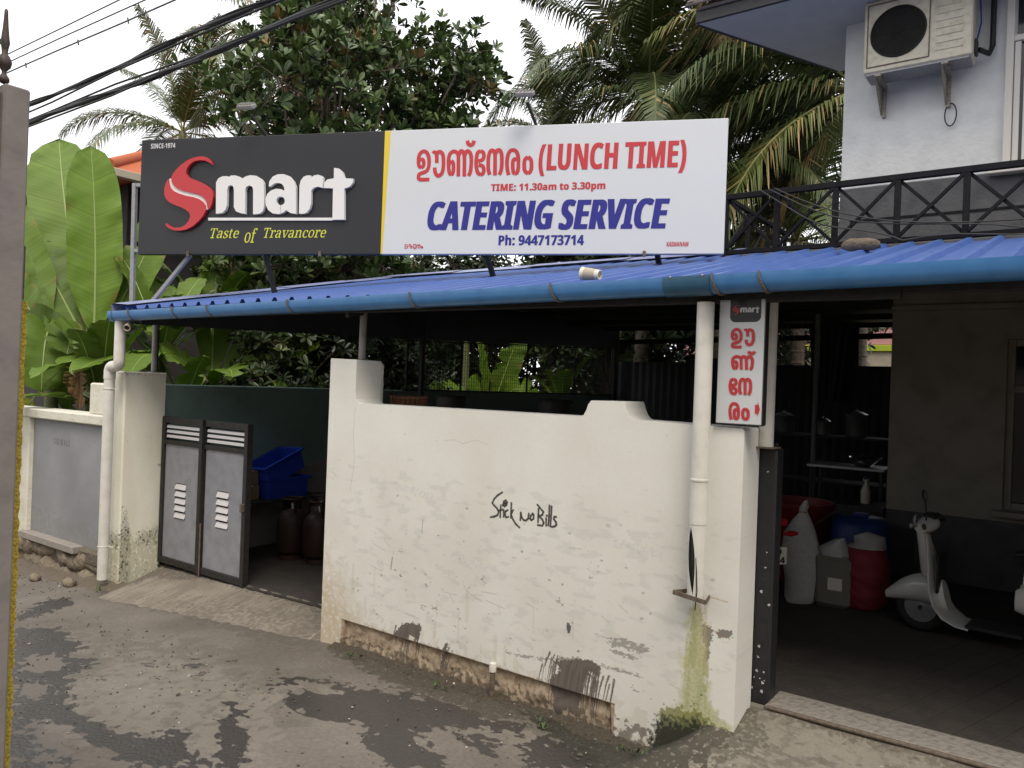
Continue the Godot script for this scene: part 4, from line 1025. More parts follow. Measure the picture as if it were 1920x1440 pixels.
	while x < -1.3:
		var wd := 0.74
		var top := 2.22 if x < -6.2 else (2.30 if x < -4.6 else 2.2)
		if x > -3.6 and x < -3.2: top = 2.95
		var sh := MB.new()
		for i in 10:
			var a := x + wd * i / 10.0
			var c := x + wd * (i + 1) / 10.0
			var z1 := -13.4 + (0.03 if i % 2 == 0 else 0.0)
			var z2 := -13.4 + (0.03 if i % 2 == 1 else 0.0)
			sh.quad(Vector3(a, -0.2, z1), Vector3(c, -0.2, z2), Vector3(c, top, z2), Vector3(a, top, z1))
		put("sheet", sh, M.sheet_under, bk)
		x += wd

func lumpy(seed_: int) -> ArrayMesh:
	var b := MB.new()
	var n := FastNoiseLite.new()
	n.seed = seed_; n.frequency = 0.7
	var rings := 5
	var sides := 8
	for j in rings + 1:
		for i in sides + 1:
			var la := PI * (float(j) / rings - 0.5)
			var lo := TAU * (i % sides) / sides
			var d := Vector3(cos(la) * cos(lo), sin(la), cos(la) * sin(lo))
			var box_ := d / maxf(absf(d.x), maxf(absf(d.y), absf(d.z)))
			d = d.lerp(box_, 0.6)
			d *= 1.0 + 0.35 * n.get_noise_3dv(d * 1.4 + Vector3(seed_, 0, 0))
			b.vert(d, d.normalized())
	for j in rings:
		for i in sides:
			var a := j * (sides + 1) + i
			b.quad_idx(a, a + sides + 1, a + sides + 2, a + 1)
	smooth_normals(b)
	return b.mesh()

# ---------------------------------------------------------------- gate, pipes, posts
func build_gate() -> void:
	var g := thing("gate_leaf", "closed grey steel gate leaf with black frame and white louvres", "gate", Vector3(0, 0, -4.12))
	var x0 := -7.148
	var x1 := -5.765
	var y0 := -0.165
	var y1 := 1.252
	var xm := 0.5 * (x0 + x1) - 0.005
	for e in [[Vector3(x0 + 0.025, y0, 0), Vector3(x0 + 0.025, y1, 0), 0.05], [Vector3(x1 - 0.03, y0, 0), Vector3(x1 - 0.03, y1, 0), 0.06], [Vector3(xm, y0, 0), Vector3(xm, y1, 0), 0.085]]:
		var b := MB.new()
		b.beam(e[0], e[1], e[2], 0.05)
		put("stile", b, M.dark_steel, g)
	for y in [[y1 - 0.03, 0.06], [y1 - 0.245, 0.04], [y0 + 0.03, 0.06]]:
		for s in [[x0 + 0.051, xm - 0.0435], [xm + 0.0435, x1 - 0.061]]:
			var b := MB.new()
			b.beam(Vector3(s[0], y[0], 0), Vector3(s[1], y[0], 0), 0.046, y[1])
			put("rail", b, M.dark_steel, g)
	for s in [[x0 + 0.05, xm - 0.043], [xm + 0.043, x1 - 0.06]]:
		var pb := MB.new()
		var cx: float = (s[0] + s[1]) * 0.5
		var wd: float = s[1] - s[0]
		# the panel is cut out for its louvre
		var ly0 := 0.285
		var ly1 := 0.625
		var lx := cx - 0.02
		var lw := 0.09
		var top := y1 - 0.266
		var bot := y0 + 0.062
		for r in [[s[0], s[1], bot, ly0], [s[0], s[1], ly1, top], [s[0], lx - lw, ly0, ly1], [lx + lw, s[1], ly0, ly1]]:
			pb.box(Vector3((r[0] + r[1]) * 0.5, (r[2] + r[3]) * 0.5, 0.0), Vector3(r[1] - r[0], r[3] - r[2], 0.008), 0.0)
		var pn := put("panel", pb, M.gate_panel, g)
		for i in 5:
			var sl := MB.new()
			sl.box(Vector3.ZERO, Vector3(lw * 2.0, 0.052, 0.004), 0.001, Transform3D(Basis(Vector3.RIGHT, -0.35), Vector3(lx, ly0 + 0.034 + i * 0.068, 0.004)))
			put("louvre_slat", sl, M.gate_slat, pn)
		var bp := MB.new()
		bp.box(Vector3(lx, (ly0 + ly1) * 0.5, -0.02), Vector3(lw * 2.1, ly1 - ly0 + 0.02, 0.003), 0.0)
		put("louvre_back", bp, M.black_plastic, pn)
		for i in 3:
			var sl := MB.new()
			sl.box(Vector3.ZERO, Vector3(wd - 0.005, 0.028, 0.005), 0.001, Transform3D(Basis(Vector3.RIGHT, -0.25), Vector3(cx, y1 - 0.095 - i * 0.047, 0.0)))
			put("top_slat", sl, M.gate_slat, g)
	put("drop_bolt", piped([Vector3(xm + 0.03, 0.30, 0.03), Vector3(xm + 0.03, -0.2, 0.03)], 0.009, 6), M.rusty, g)
	put("latch", boxed(Vector3(0.03, 0.07, 0.04), Vector3(x1 - 0.03, 0.52, 0.04)), M.rusty, g)

func build_pipes() -> void:
	# right downpipe, split open above its clamp
	var d := thing("downpipe", "broken white downpipe with a long split before the compound wall", "downpipe", Vector3(-1.468, 0, -3.652))
	put("pipe", piped([Vector3(0, 1.02, 0), Vector3(0.0, 2.12, 0)], 0.0425, 20), M.pvc, d)
	# lower length: a tube with a ragged slit that gapes at the front
	var low := MB.new()
	var rows := 22
	var sides := 26
	for j in rows + 1:
		var t := float(j) / rows
		var y := lerpf(0.66, 1.06, t)
		var gap := 0.0
		if t < 0.86: gap = 1.15 * pow(sin(PI * clampf((t - 0.04) / 0.82, 0, 1)), 0.75) * (0.5 + 0.62 * t)
		var mid := 2.25 - 0.75 * (1.0 - t)       # the slit wanders round the pipe, angle from +x towards +z
		var r := 0.0395 * (1.0 + 0.05 * (1.0 - t))
		for k in sides + 1:
			var an := mid + gap * 0.5 + (TAU - gap) * k / sides
			var wob := 1.0 + (0.10 * gap if (k < 2 or k > sides - 2) else 0.0)
			low.vert(Vector3(cos(an) * r * wob, y, sin(an) * r * wob), Vector3(cos(an), 0, sin(an)))
	for j in rows:
		for k in sides:
			var a := j * (sides + 1) + k
			low.quad_idx(a, a + sides + 1, a + sides + 2, a + 1)
	tag(put("split_length", low, M.pvc, d), "lower pipe length split open, dark inside", "")
	put("dark_lining", piped([Vector3(0, 0.67, 0), Vector3(0, 1.04, 0)], 0.0345, 16), M.black_plastic, d)  # added black tube standing in for the darkness inside the split
	var collar := MB.new()
	collar.lathe([Vector2(0.044, 0), Vector2(0.0465, 0.006), Vector2(0.0465, 0.012), Vector2(0.044, 0.018)], 20)
	put("tie", collar, M.pvc, d, Vector3(0, 1.23, 0))
	var cl := MB.new()
	cl.beam(Vector3(-0.10, 0.672, 0.045), Vector3(0.07, 0.652, 0.045), 0.006, 0.022, 0.001)
	cl.beam(Vector3(-0.10, 0.672, 0.045), Vector3(-0.06, 0.665, -0.06), 0.006, 0.022, 0.001)
	cl.beam(Vector3(0.07, 0.652, 0.045), Vector3(0.05, 0.655, -0.06), 0.006, 0.022, 0.001)
	put("clamp", cl, M.rusty, d)
	var strip := MB.new()
	strip.beam(Vector3(0.012, 0.86, 0.04), Vector3(0.025, 0.70, 0.044), 0.005, 0.004, 0.0)
	strip.beam(Vector3(0.025, 0.70, 0.044), Vector3(0.012, 0.60, 0.03), 0.005, 0.004, 0.0)
	put("hanging_strip", strip, M.cable, d)
	# left downpipe with its swan neck
	var e := thing("downpipe", "tall white downpipe with a double elbow beside the cream gate pillar", "downpipe")
	var up := []
	up.append(Vector3(-7.045, 2.14, -3.60))
	up.append(Vector3(-7.045, 1.80, -3.60))
	for i in 6:
		var a := PI * 0.5 * i / 5.0
		up.append(Vector3(-7.045 - 0.055 * (1.0 - cos(a)), 1.775 - 0.055 * sin(a), -3.60 - 0.01 * sin(a)))
	put("upper_pipe", piped(up, 0.048, 18), M.pvc, e)
	var neck := [Vector3(-7.10, 1.72, -3.61), Vector3(-7.18, 1.718, -3.62)]
	for i in 6:
		var a := PI * 0.5 * i / 5.0
		neck.append(Vector3(-7.19 - 0.055 * sin(a), 1.718 - 0.055 * (1.0 - cos(a)), -3.62))
	neck.append(Vector3(-7.245, 1.60, -3.62))
	put("elbow", piped(neck, 0.052, 18), M.pvc, e)
	put("lower_pipe", piped([Vector3(-7.245, 1.62, -3.62), Vector3(-7.24, -0.27, -3.62)], 0.0475, 18), M.pvc, e)
	for y in [1.50, 0.03]:
		var cb := MB.new()
		cb.lathe([Vector2(0.049, 0), Vector2(0.052, 0.004), Vector2(0.052, 0.012), Vector2(0.049, 0.016)], 18)
		cb.box(Vector3(0.07, 0.008, -0.03), Vector3(0.09, 0.014, 0.01), 0.0)
		put("clip", cb, M.pvc, e, Vector3(-7.243, y, -3.62))

func build_posts() -> void:
	var specs := [
		["roof_post", "thin grey roof post standing on the cream gate pillar", Vector3(-7.255, 1.676, -4.05), 2.23, 0.026, "post_grey"],
		["roof_post", "dark roof post just behind the gate pillar", Vector3(-7.31, 1.676, -4.09), 2.25, 0.03, "dark_steel"],
		["roof_post", "thin grey roof post standing on the compound wall's raised end", Vector3(-4.13, 1.815, -3.86), 2.2, 0.026, "post_grey"],
		["roof_post", "white pipe post standing on the black gate post", Vector3(-1.243, 1.40, -3.96), 2.2, 0.037, "pvc"],
		["yard_post", "dark pipe post in the yard before the wire mesh", Vector3(-7.0, -0.2, -7.62), 2.6, 0.035, "dark_steel"],
		["yard_post", "slim dark pipe post deep in the yard near the pots", Vector3(-2.55, 0.0, -10.0), 2.7, 0.03, "post_grey"],
		["yard_post", "dark pipe post at the end of the wire mesh", Vector3(-7.1, -0.2, -13.2), 2.5, 0.05, "dark_steel"]]
	for s in specs:
		var o := thing(s[0], s[1], "post", Vector3(s[2].x, s[2].y, s[2].z), 0.0, "slim posts under the blue roof")
		put("shaft", piped([Vector3.ZERO, Vector3(0, float(s[3]) - s[2].y, 0)], s[4], 14), M[s[5]], o)
		var pl := MB.new()
		pl.box(Vector3(0, 0.004, 0), Vector3(s[4] * 3.2, 0.008, s[4] * 3.2), 0.001)
		put("base_plate", pl, M.rusty, o)
	# black timber-like gate post with flaked paint
	var g := thing("black_gate_post", "black painted gate post with paint flecks beside the driveway", "post", Vector3(-1.245, 0.02, -4.03))
	var b := MB.new()
	b.box(Vector3(0, 0.69, 0), Vector3(0.115, 1.38, 0.12), 0.01)
	put("post", b, M.black_post, g)
	rng.seed = 9
	for i in 16:
		var c := MB.new()
		var r := rng.randf_range(0.003, 0.009)
		var poly := PackedVector2Array()
		for k in 6: poly.append(Vector2.from_angle(TAU * k / 6.0) * r * rng.randf_range(0.5, 1.3))
		var y := rng.randf_range(0.12, 0.45) if i < 11 else rng.randf_range(0.5, 1.3)
		c.prism(poly, 0.0015, Transform3D(Basis.IDENTITY, Vector3(rng.randf_range(-0.045, 0.045), y, 0.0602)))
		put("paint_fleck", c, M.sack_white, g)
	var ft := MB.new()
	ft.box(Vector3(0.0, 0.04, 0.0), Vector3(0.16, 0.09, 0.15), 0.03)
	put("concrete_foot", ft, M.apron, g)
	# the folded driveway gate just inside
	var f := thing("folded_gate", "black steel driveway gate folded back behind the black post", "gate", Vector3(-1.25, 0.1, -4.14))
	for x in [0.0, -0.9]:
		var st := MB.new()
		st.beam(Vector3(x, 0, 0), Vector3(x, 1.32, 0), 0.03, 0.03)
		put("stile", st, M.black_post, f)
	for y in [0.02, 0.66, 1.3]:
		var rl := MB.new()
		rl.beam(Vector3(-0.016, y, 0), Vector3(-0.884, y, 0), 0.026, 0.026)
		put("rail", rl, M.black_post, f)
	put("panel", boxed(Vector3(0.86, 1.25, 0.004), Vector3(-0.45, 0.66, -0.004), 0.0), M.black_post, f)

# ---------------------------------------------------------------- roof and gutter
const RK := 0.21
func roof_y(z: float) -> float:
	return 2.238 + RK * (-3.62 - z)

func sag(x: float) -> float:      # the sheets sit lower towards the right, down in the gutter
	return 0.02 * clampf(x + 4.9, 0.0, 2.8)

func build_roof() -> void:
	var r := thing("porch_roof", "blue corrugated sheet lean-to roof over the yard", "roof")
	var x := -7.16
	while x < 6.0:
		var zb := -7.22 if x < -2.6 else -6.86
		var b := MB.new()
		var lift := 0.003 if int(round(x * 10)) % 2 == 0 else 0.0
		for i in 5:
			var pr := [[0.0, 0.0], [0.085, 0.0], [0.105, 0.03], [0.137, 0.03], [0.157, 0.0], [0.2, 0.0]]
			for e in 5:
				var xa: float = x + i * 0.2 + pr[e][0]
				var xc: float = x + i * 0.2 + pr[e + 1][0]
				var a := Vector3(xa, roof_y(-3.62) + pr[e][1] + lift - sag(xa), -3.62)
				var c := Vector3(xc, roof_y(-3.62) + pr[e + 1][1] + lift - sag(xc), -3.62)
				var dz := Vector3(0, RK * (-3.62 - zb), zb + 3.62)
				b.quad(a, c, c + dz + Vector3(0, sag(xc), 0), a + dz + Vector3(0, sag(xa), 0))
		put("sheet", b, M.blue_sheet, r)
		x += 1.0
	# ridge and verge caps
	var rz := -7.2
	var ry := roof_y(rz)
	x = -7.2
	while x < -2.6:
		var x2 := minf(x + 1.22, -2.5)
		var c := MB.new()
		var dy := 0.006 if int(round((x + 7.2) / 1.15)) % 2 == 0 else 0.0
		var p := [Vector3(0, -0.005 + dy * 2.0, 0.24), Vector3(0, 0.062 + dy, 0.02), Vector3(0, 0.066 + dy, -0.02), Vector3(0, 0.0 + dy, -0.25)]
		for e in 3:
			c.quad(Vector3(x, ry, rz) + p[e], Vector3(x2, ry, rz) + p[e], Vector3(x2, ry, rz) + p[e + 1], Vector3(x, ry, rz) + p[e + 1])
		put("ridge_cap", c, M.blue_cap, r)
		x += 1.15
	var z := -3.6
	while z > -7.1:
		var z2 := maxf(z - 0.95, -7.3)
		var c := MB.new()
		var dy := 0.006 if int(round((-3.6 - z) / 0.9)) % 2 == 0 else 0.0
		var lay := [Vector2(-7.22, -0.09), Vector2(-7.22, 0.055), Vector2(-7.18, 0.062), Vector2(-6.93, 0.042)]
		for e in 3:
			c.quad(Vector3(lay[e].x, roof_y(z2) + lay[e].y + dy, z2), Vector3(lay[e].x, roof_y(z) + lay[e].y + dy, z), Vector3(lay[e + 1].x, roof_y(z) + lay[e + 1].y + dy, z), Vector3(lay[e + 1].x, roof_y(z2) + lay[e + 1].y + dy, z2))
		put("verge_cap", c, M.blue_cap, r)
		z -= 0.9
	# frame under the sheets
	for zz in [-3.72, -4.6, -5.5, -6.4, -6.75]:
		var b := MB.new()
		b.beam(Vector3(-7.1, roof_y(zz) - 0.06, zz), Vector3(-0.6, roof_y(zz) - 0.06 - sag(-0.6), zz), 0.04, 0.06)
		b.beam(Vector3(-0.6, roof_y(zz) - 0.04 - sag(0), zz), Vector3(5.8, roof_y(zz) - 0.04 - sag(0), zz), 0.04, 0.06)
		put("purlin", b, M.dark_steel, r)
	for xx in [-6.9, -4.13, -1.3, 1.6]:
		var b := MB.new()
		var zb := -7.1 if xx < -2 else -6.7
		b.beam(Vector3(xx, roof_y(-3.7) - 0.10 - sag(xx), -3.7), Vector3(xx, roof_y(zb) - 0.10 - sag(xx), zb), 0.04, 0.06)
		put("rafter", b, M.dark_steel, r)
	# gutter
	var g := thing("roof_gutter", "long blue half-round gutter along the roof edge", "gutter")
	var gy := func(xx: float) -> float: return 2.186 + 0.0035 * (xx + 7.1)
	var zc := -3.572
	var runs := [[-7.07, -4.3], [-4.3, -1.62], [-1.45, 2.3], [2.3, 6.0]]
	for run in runs:
		put("gutter_length", half_round(run[0], run[1], gy, zc, 0.058, 0.0), M.gutter, g)
	put("outlet_joint", half_round(-1.64, -1.40, gy, zc, 0.063, 0.004), M.gutter_joint, g)
	put("end_cap", half_round(-7.12, -7.05, gy, zc, 0.062, 0.004, true), M.gutter, g)
	for xx in [[-1.60, 0], [-1.435, 0]]:
		var bo := MB.new()
		bo.lathe([Vector2(0.007, 0), Vector2(0.006, 0.004), Vector2(0, 0.006)], 8, Transform3D(Basis(Vector3.RIGHT, PI / 2), Vector3(xx[0], gy.call(xx[0]) + 0.028, zc + 0.0605)))
		put("bolt", bo, M.galvanised, g)
	for xx in [-6.75, -6.05, -5.55, -4.55, -3.35, -2.3, -1.385, -1.16, 0.6, 2.2]:
		var br := MB.new()
		var y: float = gy.call(xx)
		var last := Vector3.ZERO
		for k in 9:
			var an := lerpf(-0.1, PI * 0.62, k / 8.0)
			var p := Vector3(xx + 0.004 * k, y - 0.0625 * sin(an), zc + 0.0625 * cos(an))
			if k == 0: p = Vector3(xx - 0.004, y + 0.036, zc + 0.0615)
			if k > 0: br.beam(last, p, 0.018, 0.005, 0.0)
			last = p
		put("gutter_bracket", br, M.rusty, g)
	# rear roof over the yard
	var b2 := thing("rear_roof", "dark sheet roof over the back of the yard", "roof")
	x = -7.22
	while x < -1.5:
		var s := MB.new()
		var x2 := minf(x + 0.98, -1.35)
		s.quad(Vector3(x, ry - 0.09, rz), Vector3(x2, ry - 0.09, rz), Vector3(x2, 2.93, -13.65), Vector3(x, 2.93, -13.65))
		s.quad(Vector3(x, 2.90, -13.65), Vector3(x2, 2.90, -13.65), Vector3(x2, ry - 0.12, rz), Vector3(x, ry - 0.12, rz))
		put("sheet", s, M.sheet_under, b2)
		x += 0.98
	for zz in [-8.5, -10.0, -11.5, -12.8]:
		var pb := MB.new()
		pb.beam(Vector3(-7.1, 2.81, zz), Vector3(-1.4, 2.81, zz), 0.05, 0.08)
		put("purlin", pb, M.dark_steel, b2)
	var bb := MB.new()
	bb.beam(Vector3(-7.1, 2.60, -13.38), Vector3(-1.4, 2.70, -13.38), 0.05, 0.09)
	put("back_beam", bb, M.dark_steel, b2)
	# dark side infill under the verge, above the wire mesh
	var si := thing("side_infill", "dark sheet infill under the roof's side edge", "infill panel")
	var pl := PackedVector2Array([Vector2(3.66, 2.12), Vector2(7.2, 2.235), Vector2(13.4, 2.49), Vector2(13.4, 2.89), Vector2(7.2, ry - 0.13), Vector2(3.66, 2.17)])
	var sb := MB.new()
	sb.prism(pl, 0.02, Transform3D(Basis(Vector3(0, 0, -1), Vector3.UP, Vector3(1, 0, 0)), Vector3(-7.15, 0, 0)))
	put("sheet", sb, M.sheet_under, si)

func half_round(x0: float, x1: float, gy: Callable, zc: float, r: float, _t: float, cap := false) -> MB:
	var b := MB.new()
	var seg := 14
	for side in 2:
		var rr := r if side == 0 else r - 0.004
		var st := b.V.size()
		for e in 2:
			var x := x0 if e == 0 else x1
			var y: float = gy.call(x)
			for k in seg + 1:
				var an := PI * k / seg
				var d := Vector3(0, -sin(an), cos(an))
				var lift := 0.03 if k == 0 or k == seg else 0.0
				b.vert(Vector3(x, y + 0.0 + lift - rr * sin(an), zc + rr * cos(an)), d * (1 if side == 0 else -1))
		for k in seg:
			var a := st + k
			var c := st + seg + 1 + k
			if side == 0: b.quad_idx(a, a + 1, c + 1, c)
			else: b.quad_idx(a, c, c + 1, a + 1)
	if cap:
		var y: float = gy.call(x0)
		for k in seg:
			var a1 := PI * k / seg
			var a2 := PI * (k + 1) / seg
			b.tri(Vector3(x0, y + 0.03, zc), Vector3(x0, y - r * sin(a2) + (0.03 if k == seg - 1 else 0.0), zc + r * cos(a2)), Vector3(x0, y - r * sin(a1) + (0.03 if k == 0 else 0.0), zc + r * cos(a1)))
	return b

func build_mesh_fence() -> void:
	var f := thing("wire_mesh_screen", "fine black wire mesh screen above the green side wall", "mesh screen")
	var xm := -7.215
	for y in [[1.57, 1.57], [2.23, 2.47]]:
		var rl := MB.new()
		rl.beam(Vector3(xm, y[0], -7.5), Vector3(xm, y[1], -13.3), 0.02, 0.02)
		put("rail", rl, M.dark_steel, f)
	for z in [-7.55, -8.7, -10.4, -11.9, -13.28]:
		var st := MB.new()
		st.beam(Vector3(xm, 1.55, z), Vector3(xm, 2.48, z), 0.025, 0.025)
		put("stile", st, M.dark_steel, f)
	var w := MB.new()
	var z := -7.58
	while z > -13.25:
		w.beam(Vector3(xm, 1.575, z), Vector3(xm, 2.46, z), 0.004, 0.004, 0.0)
		z -= 0.055
	var y := 1.6
	while y < 2.46:
		w.beam(Vector3(xm + 0.004, y, -7.58), Vector3(xm + 0.004, y, -13.25), 0.004, 0.004, 0.0)
		y += 0.055
	var wm := put("wire", w, M.dark_steel, f)
	wm.set_meta("kind", "stuff")
# ---------------------------------------------------------------- signs
func soft(line: PackedVector2Array, steps := 4) -> PackedVector2Array:     # a rounded polyline through the points
	var o := PackedVector2Array()
	var n := line.size()
	for i in n - 1:
		var a := line[maxi(i - 1, 0)]
		var b := line[i]
		var c := line[i + 1]
		var d := line[mini(i + 2, n - 1)]
		for s in steps: o.append(b.cubic_interpolate(c, a, d, float(s) / steps))
	o.append(line[n - 1])
	return o
func strokes(lines: Array, half: float, place: Callable, b: MB, z := 0.001) -> void:     # painted strokes as thin raised shapes
	var k := 0
	for flat in lines:
		var ln := PackedVector2Array()
		for p in soft(pts2(flat)): ln.append(place.call(p) * 1000.0)
		for poly in Geometry2D.offset_polyline(ln, half * 1000.0, Geometry2D.JOIN_ROUND, Geometry2D.END_BUTT):
			if Geometry2D.is_polygon_clockwise(poly): continue
			var q := PackedVector2Array()
			for p in poly: q.append(p / 1000.0)
			b.prism(q, 0.0011, Transform3D.IDENTITY, z + 0.00025 * k)
		k += 1
func outline(flat: Array, place: Callable) -> PackedVector2Array:
	var q := PackedVector2Array()
	for p in pts2(flat): q.append(place.call(p))
	return q
func letters(text: String, lo: Vector2, hi: Vector2, slant: float, serif: bool, bold: bool, fat := 0.0) -> MB:     # lettering that fills the box lo..hi
	var f := SystemFont.new()
	f.font_names = PackedStringArray(["Droid Serif" if serif else "Droid Sans"])
	f.font_weight = 700 if bold else 400
	var t := TextMesh.new()
	t.text = text
	t.font = f
	t.font_size = 64
	t.pixel_size = 0.01
	t.depth = 0.002
	t.curve_step = 1.0
	var a := t.get_mesh_arrays()
	var b := MB.new()
	var v: PackedVector3Array = a[Mesh.ARRAY_VERTEX]
	var mn := Vector2(1e9, 1e9)
	var mx := -mn
	for p in v:
		var q := Vector2(p.x + slant * p.y, p.y)
		mn = mn.min(q); mx = mx.max(q)
	var s := (hi - lo) / (mx - mn)
	var ix: PackedInt32Array = a[Mesh.ARRAY_INDEX]
	var k := 0
	for dx in ([-fat, 0.0, fat] if fat > 0.0 else [0.0]):      # heavy lettering: the strokes widened sideways
		var at := b.V.size()
		for i in v.size():
			var q := Vector2(v[i].x + slant * v[i].y, v[i].y)
			var w := lo + (q - mn) * s
			b.vert(Vector3(w.x + dx, w.y, v[i].z + 0.0016 + 0.0004 * k), a[Mesh.ARRAY_NORMAL][i])
		for i in ix: b.I.append(i + at)
		k += 1
	return b

const LOGO_WHITE := ["M", "A", "R", "T"]
func build_signs() -> void:
	var W := 5.435
	var H := 1.1
	var s := thing("signboard", "long black and white shop signboard for lunch and catering above the blue roof", "signboard", Vector3(-7.267, 2.80, -3.85), 0.4097)
	var same := func(p: Vector2) -> Vector2: return p
	var bl := MB.new()
	bl.box(Vector3(1.24, H / 2, -0.03), Vector3(2.48, H, 0.06), 0.004)
	put("black_panel", bl, M.sign_black, s)
	var wh := MB.new()
	wh.box(Vector3((2.4805 + W) / 2, H / 2, -0.03), Vector3(W - 2.4805, H, 0.06), 0.004)
	put("white_panel", wh, M.sign_white, s)
	var ye := MB.new()
	ye.prism(PackedVector2Array([Vector2(2.482, 0.004), Vector2(2.497, 0.004), Vector2(2.537, 1.096), Vector2(2.482, 1.096)]), 0.0022)
	put("yellow_stripe", ye, M.sign_yellow, s)
	var emb := Node3D.new()
	emb.name = "raised_emblem"
	s.add_child(emb)
	for part in [[LOGO_UPPER, 0.034, "letter_red"], [LOGO_LOWER, 0.034, "letter_red"], [LOGO_BAND, 0.022, "letter_white"]]:
		var b := MB.new()
		b.prism(outline(part[0], same), part[1], Transform3D.IDENTITY, 0.0005)
		put("curl", b, M[part[2]], emb)
	for part in [LOGO_M, LOGO_A, LOGO_R, LOGO_T]:
		var b := MB.new()
		b.prism(outline(part, same), 0.034, Transform3D.IDENTITY, 0.0005)
		put("raised_letter", b, M.letter_white, s)
	var ul := MB.new()
	ul.prism(outline(LOGO_LINE, same), 0.02, Transform3D.IDENTITY, 0.0005)
	put("underline_bar", ul, M.letter_white, s)
	for t in [["SINCE-1974", Vector2(0.104, 1.012), Vector2(0.368, 1.06), 0.0, false, true, "vinyl_light"],
		["Taste", Vector2(0.777, 0.150), Vector2(1.075, 0.243), 0.28, true, false, "vinyl_yellow"],
		["of", Vector2(1.135, 0.108), Vector2(1.265, 0.243), 0.28, true, false, "vinyl_yellow"],
		["Travancore", Vector2(1.33, 0.150), Vector2(1.951, 0.243), 0.28, true, false, "vinyl_yellow"],
		["(LUNCH TIME)", Vector2(3.889, 0.665), Vector2(5.107, 0.934), 0.05, false, true, "vinyl_red", 0.005],
		["TIME: 11.30am to 3.30pm", Vector2(3.477, 0.525), Vector2(4.458, 0.605), 0.0, false, true, "vinyl_red", 0.0018],
		["CATERING SERVICE", Vector2(2.92, 0.205), Vector2(4.983, 0.461), 0.2, false, true, "vinyl_blue", 0.011],
		["Ph: 9447173714", Vector2(3.561, 0.075), Vector2(4.295, 0.165), 0.0, false, true, "vinyl_blue", 0.0022],
		["KAIMANAM", Vector2(4.98, 0.062), Vector2(5.153, 0.10), 0.0, false, true, "vinyl_red"]]:
		put("lettering", letters(t[0], t[1], t[2], t[3], t[4], t[5], t[7] if t.size() > 7 else 0.0), M[t[6]], s)
	for g in [GLYPH_UU, GLYPH_NN, GLYPH_NE, GLYPH_RAM]:
		var b := MB.new()
		strokes(g, 0.0165, same, b)
		put("lettering", b, M.vinyl_red, s)
	# the small place name, lower left of the white half
	var tiny := [[0.4,0.9, 0.1,0.9, 0.1,0.5, 0.4,0.5, 0.1,0.4, 0.1,0.1, 0.4,0.1], [0.6,0.9, 0.5,0.5, 0.6,0.1], [1.0,0.5, 0.8,0.6, 0.85,0.9, 1.1,0.9, 1.1,0.1], [1.1,0.5, 1.3,0.6, 1.35,0.3, 1.2,0.1], [1.6,0.1, 1.6,0.9, 2.0,0.9, 2.0,0.1, 1.75,0.1, 1.75,0.5], [2.3,0.1, 2.2,0.6, 2.4,0.9, 2.55,0.6, 2.55,0.1], [2.55,0.7, 2.7,0.9, 2.85,0.6, 2.75,0.1], [3.15,0.6, 3.0,0.35, 3.15,0.1], [3.15,0.6, 3.3,0.35, 3.15,0.1]]
	var tb := MB.new()
	strokes(tiny, 0.0028, func(p: Vector2) -> Vector2: return Vector2(2.706, 0.047) + p * Vector2(0.0515, 0.042), tb)
	put("lettering", tb, M.vinyl_red, s)
	# frame: poles, arms, struts
	var fr := put("back_frame", frame_bars([[Vector3(0, 0.06, -0.085), Vector3(W, 0.06, -0.085)], [Vector3(0, H - 0.06, -0.085), Vector3(W, H - 0.06, -0.085)], [Vector3(0.05, 0.08, -0.085), Vector3(0.05, H - 0.08, -0.085)], [Vector3(W - 0.05, 0.08, -0.085), Vector3(W - 0.05, H - 0.08, -0.085)], [Vector3(2.48, 0.08, -0.085), Vector3(2.48, H - 0.08, -0.085)]], 0.045), M.galvanised, s)
	fr.set_meta("label", "grey square tube frame behind the board")
	put("side_pole", frame_bars([[Vector3(-0.085, -0.60, -0.06), Vector3(-0.105, 0.70, -0.06)]], 0.04), M.galvanised, s)
	for y in [0.68, 0.045]: put("side_arm", frame_bars([[Vector3(-0.083, y, -0.06), Vector3(-0.001, y, -0.06)]], 0.036), M.galvanised, s)
	put("brace", frame_bars([[Vector3(0.50, 0.01, -0.10), Vector3(0.0, -0.56, -0.10)]], 0.036), M.galvanised, s)
	for x in [1.27, 3.42, 4.9]: put("strut", frame_bars([[Vector3(x, 0.03, -0.14), Vector3(x + 0.05, -0.42 if x < 2 else -0.22, -0.3)]], 0.04), M.dark_steel, s)
	for x in [0.55, 1.9, 4.80]:
		put("bottom_clip", boxed(Vector3(0.025, 0.05, 0.02), Vector3(x, 0.0, 0.008), 0.004), M.rusty, s)
	# floodlights along the top of the board
	var c := 0
	for x in [[1.31, 1.2], [3.85, 3.77]]:
		var f := thing("floodlight", ["small grey floodlight on an arm above the black half of the board", "small grey floodlight on an arm above the white half of the board"][c], "floodlight", s.position + s.basis * Vector3(x[0], H, -0.03), s.rotation.y, "floodlights on the signboard")
		c += 1
		var dx: float = x[1] - x[0]
		put("arm", frame_bars([[Vector3(0, 0, 0), Vector3(dx * 0.7, 0.15, 0.16)]], 0.022), M.dark_steel, f)
		var hd := MB.new()
		var tf := Transform3D(Basis(Vector3.RIGHT, 0.5), Vector3(dx * 0.8, 0.20, 0.22))
		hd.box(Vector3(0, 0, 0), Vector3(0.15, 0.035, 0.10), 0.006, tf)
		put("housing", hd, M.post_grey, f)
		for k in 5:
			var fin := MB.new()
			fin.box(Vector3(-0.06 + k * 0.03, 0.024, 0), Vector3(0.005, 0.016, 0.09), 0.0, tf)
			put("cooling_fin", fin, M.post_grey, f)
		var gl := MB.new()
